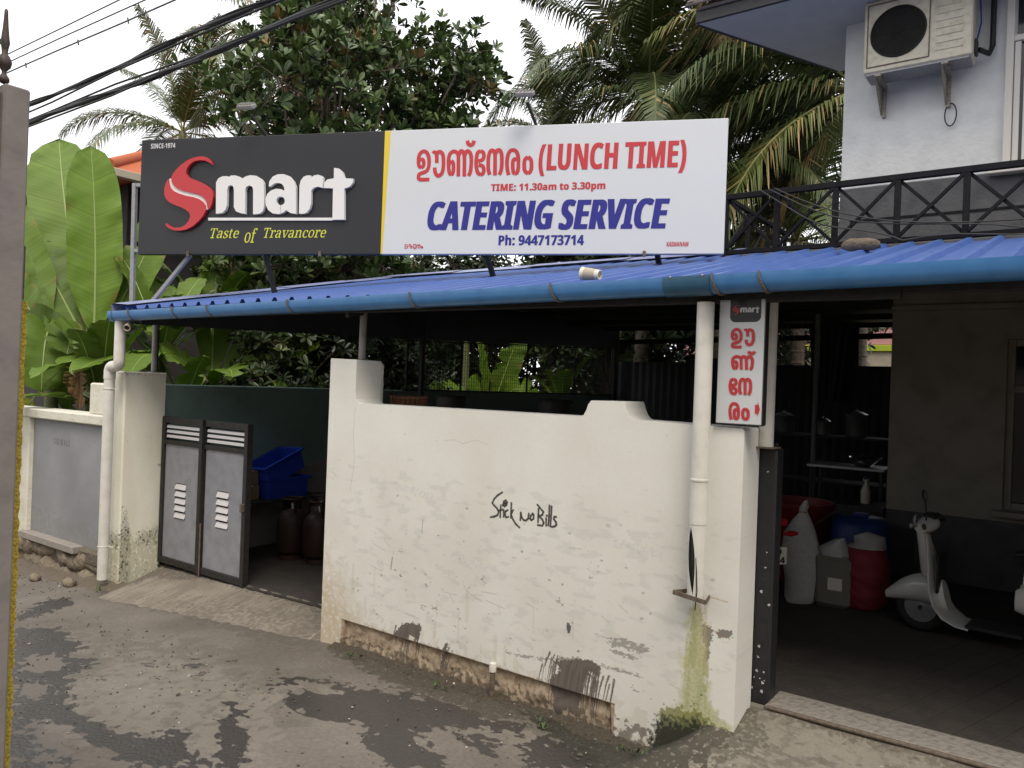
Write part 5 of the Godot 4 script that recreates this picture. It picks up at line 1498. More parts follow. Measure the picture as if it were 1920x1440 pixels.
		gl.box(Vector3(0, -0.0195, 0), Vector3(0.13, 0.004, 0.085), 0.0, tf)
		put("glass", gl, M.lamp_pane, f)
	# ---- the small upright sign by the driveway
	var v := thing("upright_sign", "narrow white upright sign with red script and an arrow", "sign", Vector3(-1.415, 1.524, -3.70))
	var vb := MB.new()
	vb.box(Vector3(0.114, 0.306, -0.025), Vector3(0.228, 0.612, 0.05), 0.003)
	put("board", vb, M.sign_white, v)
	var side := MB.new()
	side.box(Vector3(0.2305, 0.306, -0.025), Vector3(0.004, 0.612, 0.054), 0.001)
	put("edge_trim", side, M.black_plastic, v)
	var bt := MB.new()
	bt.box(Vector3(0.114, -0.0025, -0.025), Vector3(0.226, 0.004, 0.054), 0.001)
	put("edge_trim", bt, M.black_plastic, v)
	var bp := PackedVector2Array([Vector2(0.0552, 0.610), Vector2(0.0552, 0.53)])
	for k in 6: bp.append(Vector2(0.083, 0.527) + Vector2(-cos(PI / 2 * k / 5.0), -sin(PI / 2 * k / 5.0)) * 0.028)
	for k in 6: bp.append(Vector2(0.180, 0.527) + Vector2(sin(PI / 2 * k / 5.0), -cos(PI / 2 * k / 5.0)) * 0.028)
	bp.append_array(PackedVector2Array([Vector2(0.208, 0.53), Vector2(0.208, 0.610)]))
	var bpm := MB.new()
	bpm.prism(bp, 0.0015)
	put("black_tab", bpm, M.sign_black, v)
	var lb := Vector2(0.27, 0.185)          # emblem box on the big board
	var lt := Vector2(2.13, 0.96)
	var small := func(p: Vector2) -> Vector2: return Vector2(0.067, 0.534) + (p - lb) * Vector2(0.127 / (lt.x - lb.x), 0.052 / (lt.y - lb.y))
	for part in [[LOGO_UPPER, "vinyl_red"], [LOGO_LOWER, "vinyl_red"], [LOGO_M, "vinyl_light"], [LOGO_A, "vinyl_light"], [LOGO_R, "vinyl_light"], [LOGO_T, "vinyl_light"]]:
		var q := MB.new()
		q.prism(outline(part[0], small), 0.001, Transform3D.IDENTITY, 0.002)
		put("lettering", q, M[part[1]], v)
	var boxes := [[GLYPH_UU, Vector2(2.795, 0.642), Vector2(3.053, 0.924), Vector2(0.0624, 0.372), Vector2(0.182, 0.470)], [GLYPH_NN, Vector2(3.062, 0.672), Vector2(3.288, 0.985), Vector2(0.068, 0.262), Vector2(0.191, 0.362)], [GLYPH_NE, Vector2(3.28, 0.672), Vector2(3.527, 0.915), Vector2(0.0605, 0.139), Vector2(0.177, 0.226)], [GLYPH_RAM, Vector2(3.545, 0.672), Vector2(3.765, 0.91), Vector2(0.065, 0.016), Vector2(0.170, 0.106)]]
	for bx in boxes:
		var q := MB.new()
		var lo: Vector2 = Vector2(1e9, 1e9)
		var hi: Vector2 = -lo
		for fl in bx[0]:
			for p in pts2(fl):
				lo = lo.min(p); hi = hi.max(p)
		lo -= Vector2(0.016, 0.016); hi += Vector2(0.016, 0.016)
		var a: Vector2 = bx[3]
		var z: Vector2 = bx[4]
		strokes(bx[0], 0.0075, func(p: Vector2) -> Vector2: return a + (p - lo) * (z - a) / (hi - lo), q)
		put("lettering", q, M.vinyl_red, v)
	var ar := MB.new()
	ar.prism(PackedVector2Array([Vector2(0.195, 0.055), Vector2(0.208, 0.055), Vector2(0.208, 0.041), Vector2(0.2185, 0.077), Vector2(0.208, 0.113), Vector2(0.208, 0.099), Vector2(0.195, 0.099)]), 0.0012, Transform3D.IDENTITY, 0.0008)
	put("arrow", ar, M.vinyl_red, v)
	for x in [0.02, 0.205]:
		put("hanger", frame_bars([[Vector3(x, 0.612, -0.025), Vector3(x + 0.005, 0.70, -0.02)]], 0.012), M.rusty, v)

func frame_bars(segs: Array, w: float) -> MB:
	var b := MB.new()
	for s in segs: b.beam(s[0], s[1], w, w, w * 0.08)
	return b

func build_cctv() -> void:
	var c := thing("security_camera", "small beige bullet camera under the left end of the gutter", "security camera", Vector3(-6.86, 2.10, -3.60))
	put("mount", frame_bars([[Vector3(-0.03, 0.07, -0.03), Vector3(-0.02, 0.02, 0.0)]], 0.014), M.camera_body, c)
	var b := MB.new()
	var tf := Transform3D(Basis(Vector3(0.62, -0.50, 0.6).normalized().cross(Vector3.UP).normalized(), 0.0), Vector3.ZERO)
	var dir := Vector3(0.62, -0.45, 0.64).normalized()
	var xa := Vector3.UP.cross(dir).normalized()
	tf = Transform3D(Basis(xa, dir, xa.cross(dir)), Vector3(-0.02, 0.0, 0.0))
	b.lathe([Vector2(0.0, -0.04), Vector2(0.024, -0.038), Vector2(0.028, -0.03), Vector2(0.028, 0.06), Vector2(0.031, 0.062), Vector2(0.031, 0.085), Vector2(0.024, 0.085), Vector2(0.022, 0.078)], 16, tf)
	put("body", b, M.camera_body, c)
	var l := MB.new()
	l.lathe([Vector2(0.022, 0.078), Vector2(0.012, 0.079), Vector2(0.0, 0.08)], 14, tf)
	put("lens", l, M.dark_glass, c)

func build_cables() -> void:
	var z := -3.2
	var k := 1.6
	var list := [["service_wire", "thin grey overhead wire, topmost of the three", 3.62, 3.58, 0.006, "cable_grey", 0.0], ["service_wire", "thin grey overhead wire, middle of the three", 3.56, 3.51, 0.006, "cable_grey", 0.03], ["service_wire", "thin grey overhead wire with small knots, lowest of the three", 3.49, 3.44, 0.007, "cable_grey", 0.06],
		["cable_bundle", "thick black overhead cable bundle, the upper one", 3.23, 3.245, 0.016, "cable", 0.1], ["overhead_cable", "slim black cable sagging under the upper bundle", 3.185, 3.225, 0.008, "cable", 0.14],
		["cable_bundle", "thick black overhead cable bundle, the lower one", 3.10, 3.11, 0.019, "cable", 0.2], ["overhead_cable", "slim black cable just above the lower bundle", 3.135, 3.13, 0.008, "cable", 0.16], ["overhead_cable", "slim black cable hanging just below the lower bundle", 3.075, 3.10, 0.008, "cable", 0.24]]
	for w in list:
		var ya := 1.67 + (float(w[2]) - 1.67) * k
		var yb := 1.67 + (float(w[3]) - 1.67) * k
		var pts := []
		for i in 41:
			var x := lerpf(-34.0, 12.0, i / 40.0)
			var t := (x + 8.2) / 3.4
			var y := lerpf(ya, yb, t) if absf(yb - ya) < 0.02 * k else lerpf(ya, yb, clampf(t, -0.3, 1.4))
			y += 0.01 * sin(x * 1.7 + w[6] * 40.0) * (1.6 if w[4] > 0.0075 else 0.4)
			pts.append(Vector3(x, y, z + w[6] * 0.3))
		var o := thing(w[0], w[1], "cable", Vector3.ZERO, 0.0, "overhead cables along the lane")
		put("strand", piped(pts, w[4], 6), M[w[5]], o)
		if w[4] > 0.015:
			for e in 2:
				var tw := []
				for i in 260:
					var x := lerpf(-16.0, 2.0, i / 259.0)
					var t := (x + 8.2) / 3.4
					var an := x * 3.1 + e * PI
					tw.append(Vector3(x, lerpf(ya, yb, t) + 0.016 * sin(x * 1.7 + w[6] * 40.0) + cos(an) * 0.017, z + w[6] * 0.3 + sin(an) * 0.017))
				put("twisted_strand", piped(tw, 0.008, 5), M.cable, o)
		elif "knots" in w[1]:
			for xx in [-8.2, -7.15, -6.3]:
				put("knot", piped([Vector3(xx, lerpf(ya, yb, (xx + 8.2) / 3.4) + 0.02, z + w[6] * 0.3), Vector3(xx + 0.02, lerpf(ya, yb, (xx + 8.2) / 3.4) - 0.03, z + w[6] * 0.3)], 0.008, 5), M.cable_grey, o)
# ---------------------------------------------------------------- the house on the right
func build_house() -> void:
	var h := thing("house", "two-storey white house with dark dado, tiled eave and balcony", "house")
	var zf := -7.7
	var up := MB.new()
	up.box(Vector3(2.1, 4.5, zf - 2.6), Vector3(7.8, 1.72, 5.2), 0.008)
	put("upper_wall", up, M.white_wall, h)
	var dd := MB.new()
	dd.box(Vector3(2.1, 3.30, zf - 2.58), Vector3(7.8, 0.66, 5.2), 0.004)
	put("upper_dado", dd, M.dark_wall, h)
	put("dado_groove", boxed(Vector3(7.6, 0.02, 0.01), Vector3(2.1, 3.33, zf + 0.024), 0.0), M.railing_black, h)
	var slab := MB.new()
	slab.box(Vector3(1.75, 2.84, -8.4), Vector3(8.6, 0.16, 3.3), 0.006)
	put("balcony_slab", slab, M.dark_wall, h)
	# ground floor, with a window opening
	var gw := MB.new()
	var wx0 := -0.42
	var wx1 := 0.9
	var wy0 := 0.78
	var wy1 := 2.22
	for r in [[-1.31, wx0, 0.68, 2.755], [wx1, 6.0, 0.68, 2.755], [wx0, wx1, 0.68, wy0], [wx0, wx1, wy1, 2.755]]:
		gw.box(Vector3((r[0] + r[1]) * 0.5, (r[2] + r[3]) * 0.5, zf - 0.1), Vector3(r[1] - r[0], r[3] - r[2], 0.2), 0.0)
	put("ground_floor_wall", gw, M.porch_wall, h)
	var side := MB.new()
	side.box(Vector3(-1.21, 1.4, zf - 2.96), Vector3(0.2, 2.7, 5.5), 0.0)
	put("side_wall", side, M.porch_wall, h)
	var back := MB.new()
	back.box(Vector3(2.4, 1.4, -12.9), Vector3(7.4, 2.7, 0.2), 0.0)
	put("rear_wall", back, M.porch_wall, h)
	var gd := MB.new()
	gd.box(Vector3(2.35, 0.34, zf - 0.1), Vector3(7.32, 0.68, 0.22), 0.003)
	put("ground_dado", gd, M.dark_wall, h)
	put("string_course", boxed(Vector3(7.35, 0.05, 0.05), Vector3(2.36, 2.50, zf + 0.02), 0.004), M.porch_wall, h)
	# ground-floor window
	var w := Node3D.new()
	w.name = "window"
	h.add_child(w, true)
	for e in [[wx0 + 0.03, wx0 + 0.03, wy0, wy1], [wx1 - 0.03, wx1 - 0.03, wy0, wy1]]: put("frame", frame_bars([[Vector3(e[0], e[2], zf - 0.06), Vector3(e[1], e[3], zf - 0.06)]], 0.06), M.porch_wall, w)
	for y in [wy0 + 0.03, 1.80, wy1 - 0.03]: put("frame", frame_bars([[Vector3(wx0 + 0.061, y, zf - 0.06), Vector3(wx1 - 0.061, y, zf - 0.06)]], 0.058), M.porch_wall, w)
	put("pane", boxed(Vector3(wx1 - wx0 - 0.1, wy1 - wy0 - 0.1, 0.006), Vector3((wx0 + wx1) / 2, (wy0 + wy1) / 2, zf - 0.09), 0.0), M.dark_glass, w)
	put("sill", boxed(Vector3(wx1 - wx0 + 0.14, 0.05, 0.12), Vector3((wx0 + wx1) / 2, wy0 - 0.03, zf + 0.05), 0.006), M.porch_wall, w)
	# upper window
	var u := Node3D.new()
	u.name = "window"
	h.add_child(u, true)
	var ux := -0.505
	for e in [[Vector3(ux + 0.03, 3.66, zf + 0.03), Vector3(ux + 0.03, 5.3, zf + 0.03), 0.06], [Vector3(ux + 0.088, 3.70, zf + 0.02), Vector3(ux + 0.088, 4.72, zf + 0.02), 0.045], [Vector3(ux + 0.15, 3.70, zf + 0.015), Vector3(ux + 0.15, 4.66, zf + 0.015), 0.03], [Vector3(ux + 1.4, 3.66, zf + 0.03), Vector3(ux + 1.4, 5.3, zf + 0.03), 0.06]]: put("frame", frame_bars([[e[0], e[1]]], e[2]), M.window_frame, u)
	for y in [3.68, 4.75]: put("frame", frame_bars([[Vector3(ux + 0.061, y, zf + 0.03), Vector3(ux + 1.369, y, zf + 0.03)]], 0.05), M.window_frame, u)
	put("pane", boxed(Vector3(1.28, 1.56, 0.006), Vector3(ux + 0.72, 4.48, zf + 0.006), 0.0), M.dark_glass, u)
	put("sill", boxed(Vector3(1.6, 0.05, 0.12), Vector3(ux + 0.70, 3.635, zf + 0.06), 0.006), M.window_frame, u)
	# eave: soffit, fascia, tiles
	var so := MB.new()
	so.prism(PackedVector2Array([Vector2(-2.98, 6.93), Vector2(-2.1, 8.75), Vector2(6.0, 8.75), Vector2(6.0, 6.93)]), 0.06, Transform3D(Basis(Vector3.RIGHT, Vector3(0, 0, -1), Vector3.UP), Vector3(0, 5.205, 0)))
	put("soffit", so, M.soffit, h)
	var so2 := MB.new()
	so2.box(Vector3(2.0, 5.0, zf + 0.06), Vector3(7.5, 0.01, 0.01), 0.0)
	for e in [[Vector3(-2.98, 5.265, -6.92), Vector3(6.0, 5.265, -6.92)], [Vector3(-2.985, 5.265, -6.95), Vector3(-2.12, 5.265, -8.74)]]:
		var f := MB.new()
		f.beam(e[0], e[1], 0.035, 0.13, 0.003)
		put("fascia", f, M.fascia, h)
	var tile := MB.new()
	tile.box(Vector3(0, 0, -0.17), Vector3(0.27, 0.028, 0.38), 0.006)
	tile.box(Vector3(-0.085, 0.022, -0.17), Vector3(0.07, 0.03, 0.376), 0.01)
	var tm := tile.mesh()
	for row in 5:
		for i in 22:
			var x := -2.92 + i * 0.275 + (0.12 if row % 2 else 0.0)
			if x < -2.95 + row * 0.26: continue
			var t := put("roof_tile", tm, M.roof_tile, h, Vector3(x, 5.36 + row * 0.155, -6.84 - row * 0.27))
			t.rotation.x = 0.5
			t.rotation.y = 0.02 * sin(i * 3.7 + row)
	var hr := MB.new()
	hr.prism(PackedVector2Array([Vector2(-2.95, 5.31), Vector2(6.0, 5.31), Vector2(6.0, 6.4), Vector2(-1.2, 6.4)]), 0.02, Transform3D(Basis(Vector3.RIGHT, Vector3(0, 0.87, -0.5).normalized(), Vector3(0, 0.5, 0.87).normalized()), Vector3(0, 0.7, -4.24)))
	put("roof_slope", hr, M.roof_tile, h)
	# balcony railing: each post and bar is a part
	var r := thing("balcony_railing", "black steel balcony railing with crossed bars above the roof", "railing")
	var zr := -6.8
	var xs := [-2.572, -2.112, -1.625, -1.152, -0.67, -0.19, 0.29, 0.77, 1.25, 1.73, 2.21, 2.69, 3.17]
	for i in xs.size():
		var pb := MB.new()
		pb.beam(Vector3(xs[i], 2.92, zr), Vector3(xs[i], 3.435, zr), 0.046, 0.046)
		put("post", pb, M.railing_black, r)
		if i < xs.size() - 1:
			var a: float = xs[i] + 0.02
			var b: float = xs[i + 1] - 0.02
			put("cross_bar", frame_bars([[Vector3(a, 2.985, zr + 0.0135), Vector3(b, 3.43, zr + 0.0135)]], 0.026), M.railing_black, r)
			put("cross_bar", frame_bars([[Vector3(a, 3.43, zr - 0.0135), Vector3(b, 2.985, zr - 0.0135)]], 0.026), M.railing_black, r)
	put("top_rail", frame_bars([[Vector3(-2.6, 3.46, zr), Vector3(3.4, 3.46, zr)]], 0.05), M.railing_black, r)
	put("bottom_rail", frame_bars([[Vector3(-2.6, 2.955, zr), Vector3(3.4, 2.955, zr)]], 0.04), M.railing_black, r)
	# its return along the side, and the back run
	for z in [-7.4, -8.0, -8.6]:
		put("post", frame_bars([[Vector3(-2.572, 2.92, z), Vector3(-2.572, 3.435, z)]], 0.036), M.railing_black, r)
		put("cross_bar", frame_bars([[Vector3(-2.572, 2.985, z + 0.58), Vector3(-2.572, 3.43, z + 0.02)]], 0.02), M.railing_black, r)
	put("side_rail", frame_bars([[Vector3(-2.572, 3.46, -6.83), Vector3(-2.572, 3.46, -8.7)]], 0.042), M.railing_black, r)
	put("side_rail", frame_bars([[Vector3(-2.572, 2.955, -6.83), Vector3(-2.572, 2.955, -8.7)]], 0.034), M.railing_black, r)
	for y in [3.30, 2.955]: put("back_rail", frame_bars([[Vector3(-2.55, y, -8.7), Vector3(-1.82, y, -8.7)]], 0.035), M.railing_black, r)
	# tangled wires hung on the railing
	rng.seed = 31
	for q in 3:
		var wv := thing("loose_cable", ["thin grey cable trailing from the railing, the highest", "thin grey cable trailing from the railing, the middle", "thin grey cable trailing from the railing, the lowest"][q], "cable", Vector3.ZERO, 0.0, "loose cables on the railing")
		var pts := []
		var a := Vector3(-2.25 + q * 0.05, 3.48, zr + 0.05)
		var b := Vector3(-1.1 + q * 0.9, 2.93 + q * 0.012, zr + 0.10 - q * 0.01)
		for i in 15:
			var t := i / 14.0
			pts.append(a.lerp(b, t) + Vector3(0.03 * sin(t * 9 + q), -0.28 * sin(PI * t) * (0.6 + 0.3 * q) * (1.0 - t), 0.02 * sin(t * 7.0)))
		for i in 14:
			var t := i / 13.0
			pts.append(b + Vector3(2.4 * t, 0.02 * sin(t * 14.0 + q) - 0.0, 0.04 * sin(t * 8.0)))
		put("cord", piped(pts, 0.006, 5), M.cable_dusty, wv)
	# air conditioner
	var ac := thing("air_conditioner", "dusty white air conditioner unit on brackets under the eave", "air conditioner", Vector3(-1.56, 4.56, -7.33))
	var bd := MB.new()
	bd.box(Vector3(0.42, 0.32, -0.14), Vector3(0.84, 0.64, 0.28), 0.012)
	put("casing", bd, M.ac_white, ac)
	var base := MB.new()
	base.box(Vector3(0.42, -0.007, -0.14), Vector3(0.80, 0.012, 0.25), 0.0)
	put("base_pan", base, M.galvanised, ac)
	var gr := MB.new()
	gr.lathe([Vector2(0.225, 0.0), Vector2(0.222, 0.012), Vector2(0.21, 0.014)], 40, Transform3D(Basis(Vector3.RIGHT, PI / 2), Vector3(0.275, 0.325, 0.0)))
	put("fan_ring", gr, M.ac_grill, ac)
	var disk := MB.new()
	disk.lathe([Vector2(0.222, 0.002), Vector2(0.0, 0.0025)], 40, Transform3D(Basis(Vector3.RIGHT, PI / 2), Vector3(0.275, 0.325, 0.0)))
	put("fan_opening", disk, M.ac_grill, ac)
	var wires := MB.new()
	for i in 12:
		var rr := 0.02 + i * 0.0165
		var ring := []
		for k in 32: ring.append(Vector3(0.275 + cos(TAU * k / 32.0) * rr, 0.325 + sin(TAU * k / 32.0) * rr, 0.014))
		wires.tube(ring, 0.0022, -1.0, 4, false, true)
	for k in 8: wires.tube([Vector3(0.275, 0.325, 0.016), Vector3(0.275 + cos(TAU * k / 8.0) * 0.215, 0.325 + sin(TAU * k / 8.0) * 0.215, 0.013)], 0.003, -1.0, 4)
	put("fan_grille", wires, M.ac_grill, ac)
	put("grille_surround", frame_bars([[Vector3(0.03, 0.05, 0.004), Vector3(0.52, 0.05, 0.004)], [Vector3(0.03, 0.60, 0.004), Vector3(0.52, 0.60, 0.004)], [Vector3(0.03, 0.05, 0.004), Vector3(0.03, 0.60, 0.004)], [Vector3(0.52, 0.05, 0.004), Vector3(0.52, 0.60, 0.004)]], 0.008), M.rusty, ac)
	for i in 7: put("louvre", boxed(Vector3(0.2, 0.012, 0.008), Vector3(0.67, 0.09 + i * 0.062, 0.003), 0.002), M.ac_white, ac)
	for x in [0.12, 0.64]:
		var br := MB.new()
		br.beam(Vector3(x, -0.026, 0.0), Vector3(x, -0.026, -0.33), 0.05, 0.024)
		br.beam(Vector3(x, -0.02, -0.35), Vector3(x, -0.30, -0.35), 0.05, 0.03)
		br.prism(PackedVector2Array([Vector2(0.0, -0.04), Vector2(0.34, -0.04), Vector2(0.34, -0.28), Vector2(0.29, -0.26)]), 0.008, Transform3D(Basis(Vector3(0, 0, -1), Vector3.UP, Vector3(1, 0, 0)), Vector3(x - 0.025, 0, 0)))
		put("bracket", br, M.rusty_white, ac)
		for bz in [-0.02, -0.06]: put("bolt", boxed(Vector3(0.02, 0.025, 0.02), Vector3(x + 0.025, -0.028, bz), 0.004), M.rusty, ac)
	var vp := MB.new()
	vp.box(Vector3(0.852, 0.12, -0.19), Vector3(0.025, 0.13, 0.1), 0.01)
	put("valve_block", vp, M.black_plastic, ac)
	var loop := []
	for k in 19:
		var an := -PI * 0.5 + TAU * k / 18.0
		loop.append(Vector3(0.66 + 0.045 * cos(an + PI * 1.0), -0.37 + 0.10 * sin(an + PI * 1.0), -0.335))
	put("cable_loop", piped(loop, 0.006, 6), M.cable, ac)
	var pp := thing("refrigerant_pipe", "dark lagged pipe climbing the white wall beside the air conditioner", "pipe")
	var path := [Vector3(-0.69, 4.66, -7.52), Vector3(-0.62, 4.64, -7.6), Vector3(-0.60, 4.72, -7.65), Vector3(-0.60, 5.2, -7.65)]
	put("lagging", piped(path, 0.022, 8), M.cable, pp)
	put("blue_cord", piped([Vector3(-0.70, 4.75, -7.5), Vector3(-0.68, 4.9, -7.55), Vector3(-0.70, 5.19, -7.6)], 0.007, 6), M.blue_plastic, pp)

func build_street_side() -> void:
	# our own gate post, close on the left, with an iron spike; and the lower yellow wall beside it
	var p := thing("near_gate_post", "tall grey-brown gate post close by with an iron spike on top", "gate post", Vector3(-2.0, 0, -0.79))
	var b := MB.new()
	b.box(Vector3(-0.11, 1.06, 0.028), Vector3(0.22, 2.53, 0.056), 0.004)
	put("post", b, M.gate_post, p)
	var b2 := MB.new()
	b2.box(Vector3(-0.125, 1.06, 0.18), Vector3(0.22, 2.50, 0.245), 0.004)
	put("inner_post", b2, M.dark_steel, p)
	var sp := MB.new()
	sp.lathe([Vector2(0.006, 0.0), Vector2(0.0115, 0.004), Vector2(0.0115, 0.012), Vector2(0.005, 0.022), Vector2(0.005, 0.028), Vector2(0.013, 0.038), Vector2(0.0155, 0.05), Vector2(0.011, 0.062), Vector2(0.006, 0.068), Vector2(0.0075, 0.082), Vector2(0.010, 0.094), Vector2(0.0085, 0.105), Vector2(0.006, 0.13), Vector2(0.0043, 0.158), Vector2(0.004, 0.168), Vector2(0.002, 0.172), Vector2(0.0, 0.173)], 14)
	put("spike", sp, M.iron_spike, p, Vector3(-0.012, 2.326, 0.053))
	var lf := MB.new()
	lf.beam(Vector3(-0.02, 2.42, 0.055), Vector3(-0.05, 2.45, 0.10), 0.006, 0.012)
	put("spike_leaf", lf, M.iron_spike, p)
	var w := thing("yellow_wall", "rough yellow plastered wall edge just behind the near gate post", "wall")
	var e := MB.new()
	var n := FastNoiseLite.new()
	n.seed = 5; n.frequency = 30.0; n.fractal_octaves = 3
	# end face towards the camera: lumpy plaster
	var rows := 220
	var cols := 10
	for j in rows + 1:
		for i in cols + 1:
			var y := lerpf(-0.3, 1.83, float(j) / rows)
			var z := lerpf(-0.8185, -0.79, float(i) / cols)
			var d := 0.004 * n.get_noise_2d(y, z * 1.0) + 0.0025 * n.get_noise_2d(y * 2.7, z * 3.0)
			var zz := z + (0.004 * n.get_noise_1d(y * 1.3) if i == 0 else 0.0)
			e.vert(Vector3(-2.047 + d, y, zz), Vector3.RIGHT, Vector2(z, y))
	for j in rows:
		for i in cols:
			var a := j * (cols + 1) + i
			e.quad_idx(a, a + cols + 1, a + cols + 2, a + 1)
	smooth_normals(e)
	put("rough_edge", e, M.yellow_plaster, w)
	var body := MB.new()
	body.box(Vector3(-3.05, 0.76, -0.80), Vector3(1.98, 2.12, 0.034), 0.0)
	put("body", body, M.yellow_plaster, w)
	var cp := MB.new()
	cp.box(Vector3(-3.05, 1.90, -0.80), Vector3(2.0, 0.14, 0.028), 0.006)
	put("mossy_coping", cp, M.soil, w)
# ---------------------------------------------------------------- plants
func banana_leaf(base: Vector3, tip: Vector3, bend: Vector3, width: float, face: Vector3, seed_: int, torn := 0.0, col := Color(0.135, 0.225, 0.022), fold := 0.18) -> ArrayMesh:
	var r := RandomNumberGenerator.new()
	r.seed = seed_
	var n := FastNoiseLite.new()
	n.seed = seed_; n.frequency = 1.2
	var b := MB.new()
	var rib := MB.new()
	var ctl := (base + tip) * 0.5 + bend
	var steps := 30
	var pts := []
	var cols := 7
	for i in steps + 1:
		var t := float(i) / steps
		var p := base.lerp(ctl, t).lerp(ctl.lerp(tip, t), t)
		var d := (ctl - base).lerp(tip - ctl, t).normalized()
		pts.append(p)
		var s := d.cross(face).normalized()
		var up := s.cross(d).normalized()
		var e := clampf((t - 0.10) / 0.90, 0.0, 1.0)
		var w := width * 0.5 * minf(1.0, pow(e / 0.3, 0.65))
		if e > 0.55: w *= sqrt(maxf(0.0, 1.0 - pow((e - 0.55) / 0.45, 3.2)))
		var wl := w
		var wr := w
		if torn > 0.0 and e > 0.08 and e < 0.96:
			if r.randf() < torn: wl *= r.randf_range(0.15, 0.6)
			if r.randf() < torn: wr *= r.randf_range(0.15, 0.6)
		for k in cols:
			var q := float(k) / (cols - 1) * 2.0 - 1.0
			var ww := wl if q < 0 else wr
			var off := s * q * ww + up * (absf(q) * ww * fold + 0.07 * width * n.get_noise_2d(t * 6.0, q * 1.2 + 5.0) * absf(q) * 2.0)
			var shade := 1.0 + 0.18 * n.get_noise_2d(t * 9.0, q * 3.0) 
			var c := Color(col.r * shade, col.g * shade, col.b * shade)
			if absf(q) > 0.9 and r.randf() < 0.12: c = Color(0.24, 0.19, 0.05)
			b.tint = c
			b.vert(p + off, up, Vector2(q, t * 0.9 - absf(q) * 0.045))
	for i in steps:
		for k in cols - 1:
			var a := i * cols + k
			b.quad_idx(a, a + 1, a + cols + 1, a + cols)
	smooth_normals(b)
	rib.tube(pts, width * 0.034, width * 0.006, 6)
	var am := b.mesh(M.banana_leaf, true)
	rib.into(am, M.midrib)
	return am

func leaf_part(mesh: ArrayMesh, parent: Node, called := "leaf") -> void:
	var o := MeshInstance3D.new()
	o.name = called
	o.mesh = mesh
	parent.add_child(o, true)

func banana(label: String, at: Vector3, stem_h: float, leaves: Array, seed_: int, group := "banana plants") -> void:
	var p := thing("banana_plant", label, "banana plant", at, 0.0, group)
	var st := MB.new()
	st.tube([Vector3(0, -0.1, 0), Vector3(0.02, stem_h * 0.5, 0.01), Vector3(0, stem_h, 0)], 0.11, 0.06, 10)
	put("stem", st, M.banana_stem, p)
	var k := 0
	for l in leaves:    # [tip offset from the stem top, bend, width, face, torn, colour factor]
		var c := Color(0.135, 0.225, 0.022)
		var f: float = l[5] if l.size() > 5 else 1.0
		c = Color(c.r * f, c.g * f, c.b * f)
		leaf_part(banana_leaf(Vector3(0, stem_h - 0.08, 0), Vector3(0, stem_h, 0) + l[0], l[1], l[2], l[3], seed_ * 17 + k, l[4], c), p)
		k += 1

func random_leaves(n: int, length: float, seed_: int, torn := 0.15) -> Array:
	var r := RandomNumberGenerator.new()
	r.seed = seed_
	var out := []
	for i in n:
		var yaw := TAU * i / n + r.randf_range(-0.4, 0.4)
		var el := r.randf_range(0.1, 1.2)
		var d := Vector3(cos(yaw) * cos(el), sin(el), sin(yaw) * cos(el))
		var ln := length * r.randf_range(0.75, 1.1)
		var tip := d * ln + Vector3(0, -0.35 * ln * cos(el), 0)
		out.append([tip, Vector3(0, 0.22 * ln, 0), ln * r.randf_range(0.24, 0.3), Vector3(-d.x * 0.3, 1, -d.z * 0.3).normalized(), torn, r.randf_range(0.6, 1.1)])
	return out

func frond_mesh(el: float, length: float, droop: float, seed_: int, col: Color, dry: float) -> ArrayMesh:   # grows along +x
	var r := RandomNumberGenerator.new()
	r.seed = seed_
	var b := MB.new()
	var rib := MB.new()
	var steps := 16
	var pts := []
	var ang := el
	var p := Vector3.ZERO
	for i in steps + 1:
		pts.append(p)
		p += Vector3(cos(ang), sin(ang), 0) * length / steps
		ang -= droop / steps * (0.5 + float(i) / steps)
	rib.tube(pts, 0.03, 0.006, 5)
	var n := 84
	for i in n:
		var t := 0.10 + 0.89 * i / n
		var ft := t * steps
		var k := mini(int(ft), steps - 1)
		var o: Vector3 = pts[k].lerp(pts[k + 1], ft - k)
		var d: Vector3 = (pts[k + 1] - pts[k]).normalized()
		var up := Vector3(-d.y, d.x, 0)
		for s in [-1.0, 1.0]:
			var ll := length * 0.25 * pow(sin(PI * clampf(t * 0.86 + 0.12, 0, 1)), 0.6) * r.randf_range(0.85, 1.1)
			var out := (Vector3(0, 0, s) * 0.80 + d * 0.55 + up * r.randf_range(0.05, 0.25)).normalized()
			var w := 0.042
			var tipdrop := Vector3(0, -1, 0) * ll * r.randf_range(0.35, 0.75)
			var m := o + out * ll * 0.5 + tipdrop * 0.18
			var e := o + out * ll * 0.92 + tipdrop
			var c := col
			var v := r.randf_range(0.7, 1.25)
			if r.randf() < dry: c = Color(0.28, 0.20, 0.085)
			b.tint = Color(c.r * v, c.g * v, c.b * v)
			var ax := d * w * 0.5
			b.quad(o - ax, o + ax, m + ax, m - ax)
			b.tri(m - ax, m + ax, e)
	var am := b.mesh(M.palm_leaf, true)
	rib.into(am, M.palm_rib)
	return am

